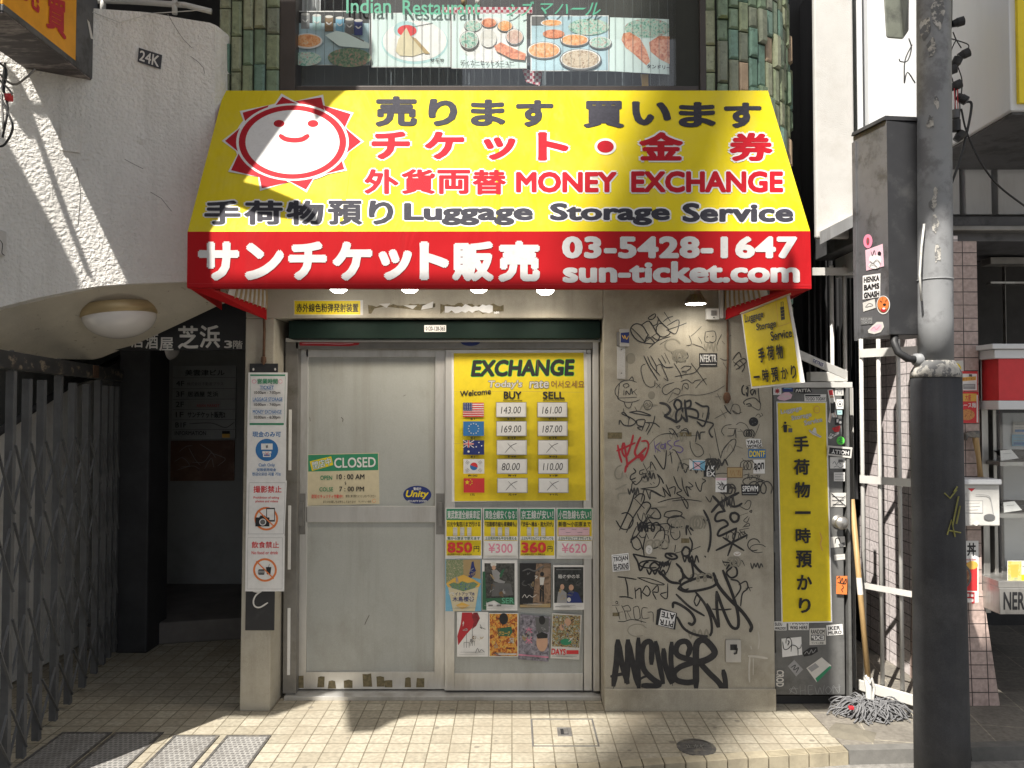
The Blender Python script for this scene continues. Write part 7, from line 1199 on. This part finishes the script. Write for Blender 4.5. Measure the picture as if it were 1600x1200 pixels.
# ================================================================== covers in the pavement
def gplane(u, v): return FZ(0).at(u, v)
M_CHK = tiles('checker_plate', .024, .024, (.19, .185, .18), (.15, .145, .14), (.33, .32, .30), mortar=.0045, axes='XY', rough=.5, bump=.002, off=.5, dirt=(.12, .11, .1))
for (ua, va, ub, lab) in ((99, 1147, 169, 'steel floor cover nearest the folding gate, all in shade'), (183, 1147, 250, 'steel floor cover cut by the diagonal shadow edge'), (275, 1152, 337, 'sunlit steel floor cover with a lifting bar, third from the gate'), (357, 1152, 418, 'sunlit steel floor cover furthest from the gate')):
    a = gplane(ua, va); b = gplane(ub, va); y1 = a.y; y0 = max(y1-.62, kerb_y(a.x)+.09)
    t = thing('floor_cover', lab, 'floor cover', ((a.x+b.x)/2, (y0+y1)/2, 0), 'steel floor covers')
    mb = MB(); mb.box(a.x, b.x, y0, y1, -.02, .003, M_CHK); mb.build('plate', t)
    mb = MB(); e = .014
    mb.box(a.x-e, a.x-.001, y0-e, y1+e, -.02, .005, M_IRON); mb.box(b.x+.001, b.x+e, y0-e, y1+e, -.02, .005, M_IRON); mb.box(a.x-.001, b.x+.001, y1+.001, y1+e, -.02, .005, M_IRON); mb.box(a.x-.001, b.x+.001, y0-e, y0-.001, -.02, .005, M_IRON); mb.build('cover_frame', t)
t = thing('inspection_cover', 'square tiled inspection cover with a metal finger latch near the door', 'floor cover', gplane(885, 1145))
a = gplane(829, 1124); b = gplane(926, 1124); y0 = gplane(880, 1167).y
mb = MB(); e = .008
for q in ((a.x, a.x+e, y0, a.y), (b.x-e, b.x, y0, a.y), (a.x+e+.0005, b.x-e-.0005, a.y-e, a.y), (a.x+e+.0005, b.x-e-.0005, y0, y0+e)): mb.box(q[0], q[1], q[2], q[3], -.01, .004, M_STEEL)
mb.build('cover_frame', t)
mb = MB(); h = gplane(882, 1144); mb.box(h.x-.036, h.x+.036, h.y-.05, h.y+.05, -.01, .0035, M_STEEL); mb.box(h.x-.02, h.x+.018, h.y-.035, h.y+.03, .0036, .005, M_BLK); mb.box(h.x-.004, h.x+.016, h.y-.03, h.y+.02, .0051, .010, M_STEEL); mb.build('latch', t)
t = thing('round_cover', 'small round cast iron water cover with worn lettering near the kerb', 'floor cover', gplane(1088, 1168)); c = gplane(1088, 1168)
mb = MB(); mb.lathe([(.092, -.01), (.092, .004), (.078, .005)], M_IRON, Matrix.Translation(c), 36); mb.build('ring', t)
mb = MB(); mb.lathe([(.077, .0035), (.0, .0038)], M_IRON, Matrix.Translation(c), 36)
vs, fs = glyphs('止水栓', .02, 0, 1.0); xs = [v[0] for v in vs]; ys = [v[1] for v in vs]; sx = .10/(max(xs)-min(xs))
mb.add([(c.x+(x-(max(xs)+min(xs))/2)*sx, c.y+(y-(max(ys)+min(ys))/2)*sx*1.2, .0062) for x, y in vs], fs, M_STEEL); mb.build('lid', t)
# worn concrete patch at the end of the tiles
mb = MB(); rr = random.Random(2); c = gplane(1330, 1145); M_PATCH = surf('concrete_patch', (.15, .135, .105), rough=.95, var=.3, bump=.004, bscale=60)
ring_ = [(c.x+.11*math.cos(2*math.pi*k/14)*rr.uniform(.7, 1.2), c.y+.13*math.sin(2*math.pi*k/14)*rr.uniform(.7, 1.2)) for k in range(14)]
mb.add([(x, y, .0005) for x, y in ring_]+[(c.x+(x-c.x)*.5, c.y+(y-c.y)*.5, .016) for x, y in ring_], [(k, (k+1) % 14, (k+1) % 14+14, k+14) for k in range(14)]+[tuple(range(14, 28))], M_PATCH); struct(mb.build('mortar_patch'))
mb = MB(); mb.ppoly(FZ(.0), [(668, 1091), (700, 1082), (790, 1082), (745, 1093), (700, 1096)], M_BLK, .001, .002); mb.v = []; mb.f = []; mb.m = []

# ================================================================== unseen shapes added over the street to shade it
M_CASTER = surf('caster_wall', (.45, .43, .40), rough=.9)
AZ = SUN.x/SUN.y
tw = thing('street_shade_casters', 'unseen panels, column and block added over the street to cast shade', 'shade_caster', (0, -8, -.06))
mb = MB(); mb.box(.66-AZ*20, 1.10-AZ*20, -20.4, -20.0, -.06, 46, M_CASTER); mb.build('shade_column', tw)  # unseen column added to cast the soft shade band
def over(u, v, y=-3.0): return back_to(FZ(0).at(u, v), y)
bp_ = [over(u, v) for u, v in ((300, 1126), (339, 1115), (429, 1115), (455, 1106), (480, 1097), (505, 1088), (522, 1083), (537, 1081), (546, 1140), (590, 1137), (612, 1124), (640, 1114), (700, 1113), (1010, 1111), (1208, 1108), (1294, 1106))]
top = back_to(bl+Vector((0, 0, .045)), -3.0).z
mb = MB(); mb.prism([(p.x, -3.0, p.z) for p in bp_]+[(back_to(PC.at(1290, 705), -3.0).x, -3.0, back_to(PC.at(1290, 705), -3.0).z), (back_to(PC.at(1276, 655), -3.0).x, -3.0, top), (bp_[0].x, -3.0, top)], (0, 1, 0), .04, M_CASTER); mb.build('overhead_shade_panel', tw)  # unseen panel added, outline shaped to give the shade edge on the ground
def eqx(x, y): return x+AZ*y
def zed(z, y0, y): return z+(y0-y)/(-SUN.y/SUN.z)
yb = -4.5
for z0, z1 in ((zed(-.06, -.9, yb), zed(1.72, -.74, yb)), (zed(2.45, -.74, yb), zed(6, 0, yb))):
    mb = MB(); mb.box(eqx(2.3, yb), eqx(2.3, yb)+4.5, yb-.05, yb, z0, z1, M_CASTER); mb.build('overhead_shade_panel', tw)  # unseen panels added to shade the right side, sun passes between them
# unseen panel added by the stair: its outline gives the edge of the sun on the awning
ed = [back_to(AP.at(u, v), YP) for u, v in ((310, 360), (354, 296), (400, 314), (460, 322), (493, 331), (470, 311), (415, 288), (367, 276), (420, 202), (465, 141), (492, 152), (488, 172), (500, 162), (516, 140))]
lo = back_to(VP_.at(310, 452), YP); zt_ = max(p.z for p in ed)
mb = MB(); mb.prism([(-2.45, YP-.1, lo.z), (lo.x, YP-.1, lo.z)]+[(p.x, YP-.1, p.z) for p in ed]+[(ed[-1].x+.1, YP-.1, zt_+.6), (-2.45, YP-.1, zt_+.6)], (0, -1, 0), .08, M_OUT); mb.build('side_shade_panel', stair)
mb = MB(); mb.box(-18, -1.2, -14, -9, -.06, 12.5, M_CASTER); mb.build('sky_blocker', tw)  # unseen block added opposite to cut skylight on the left
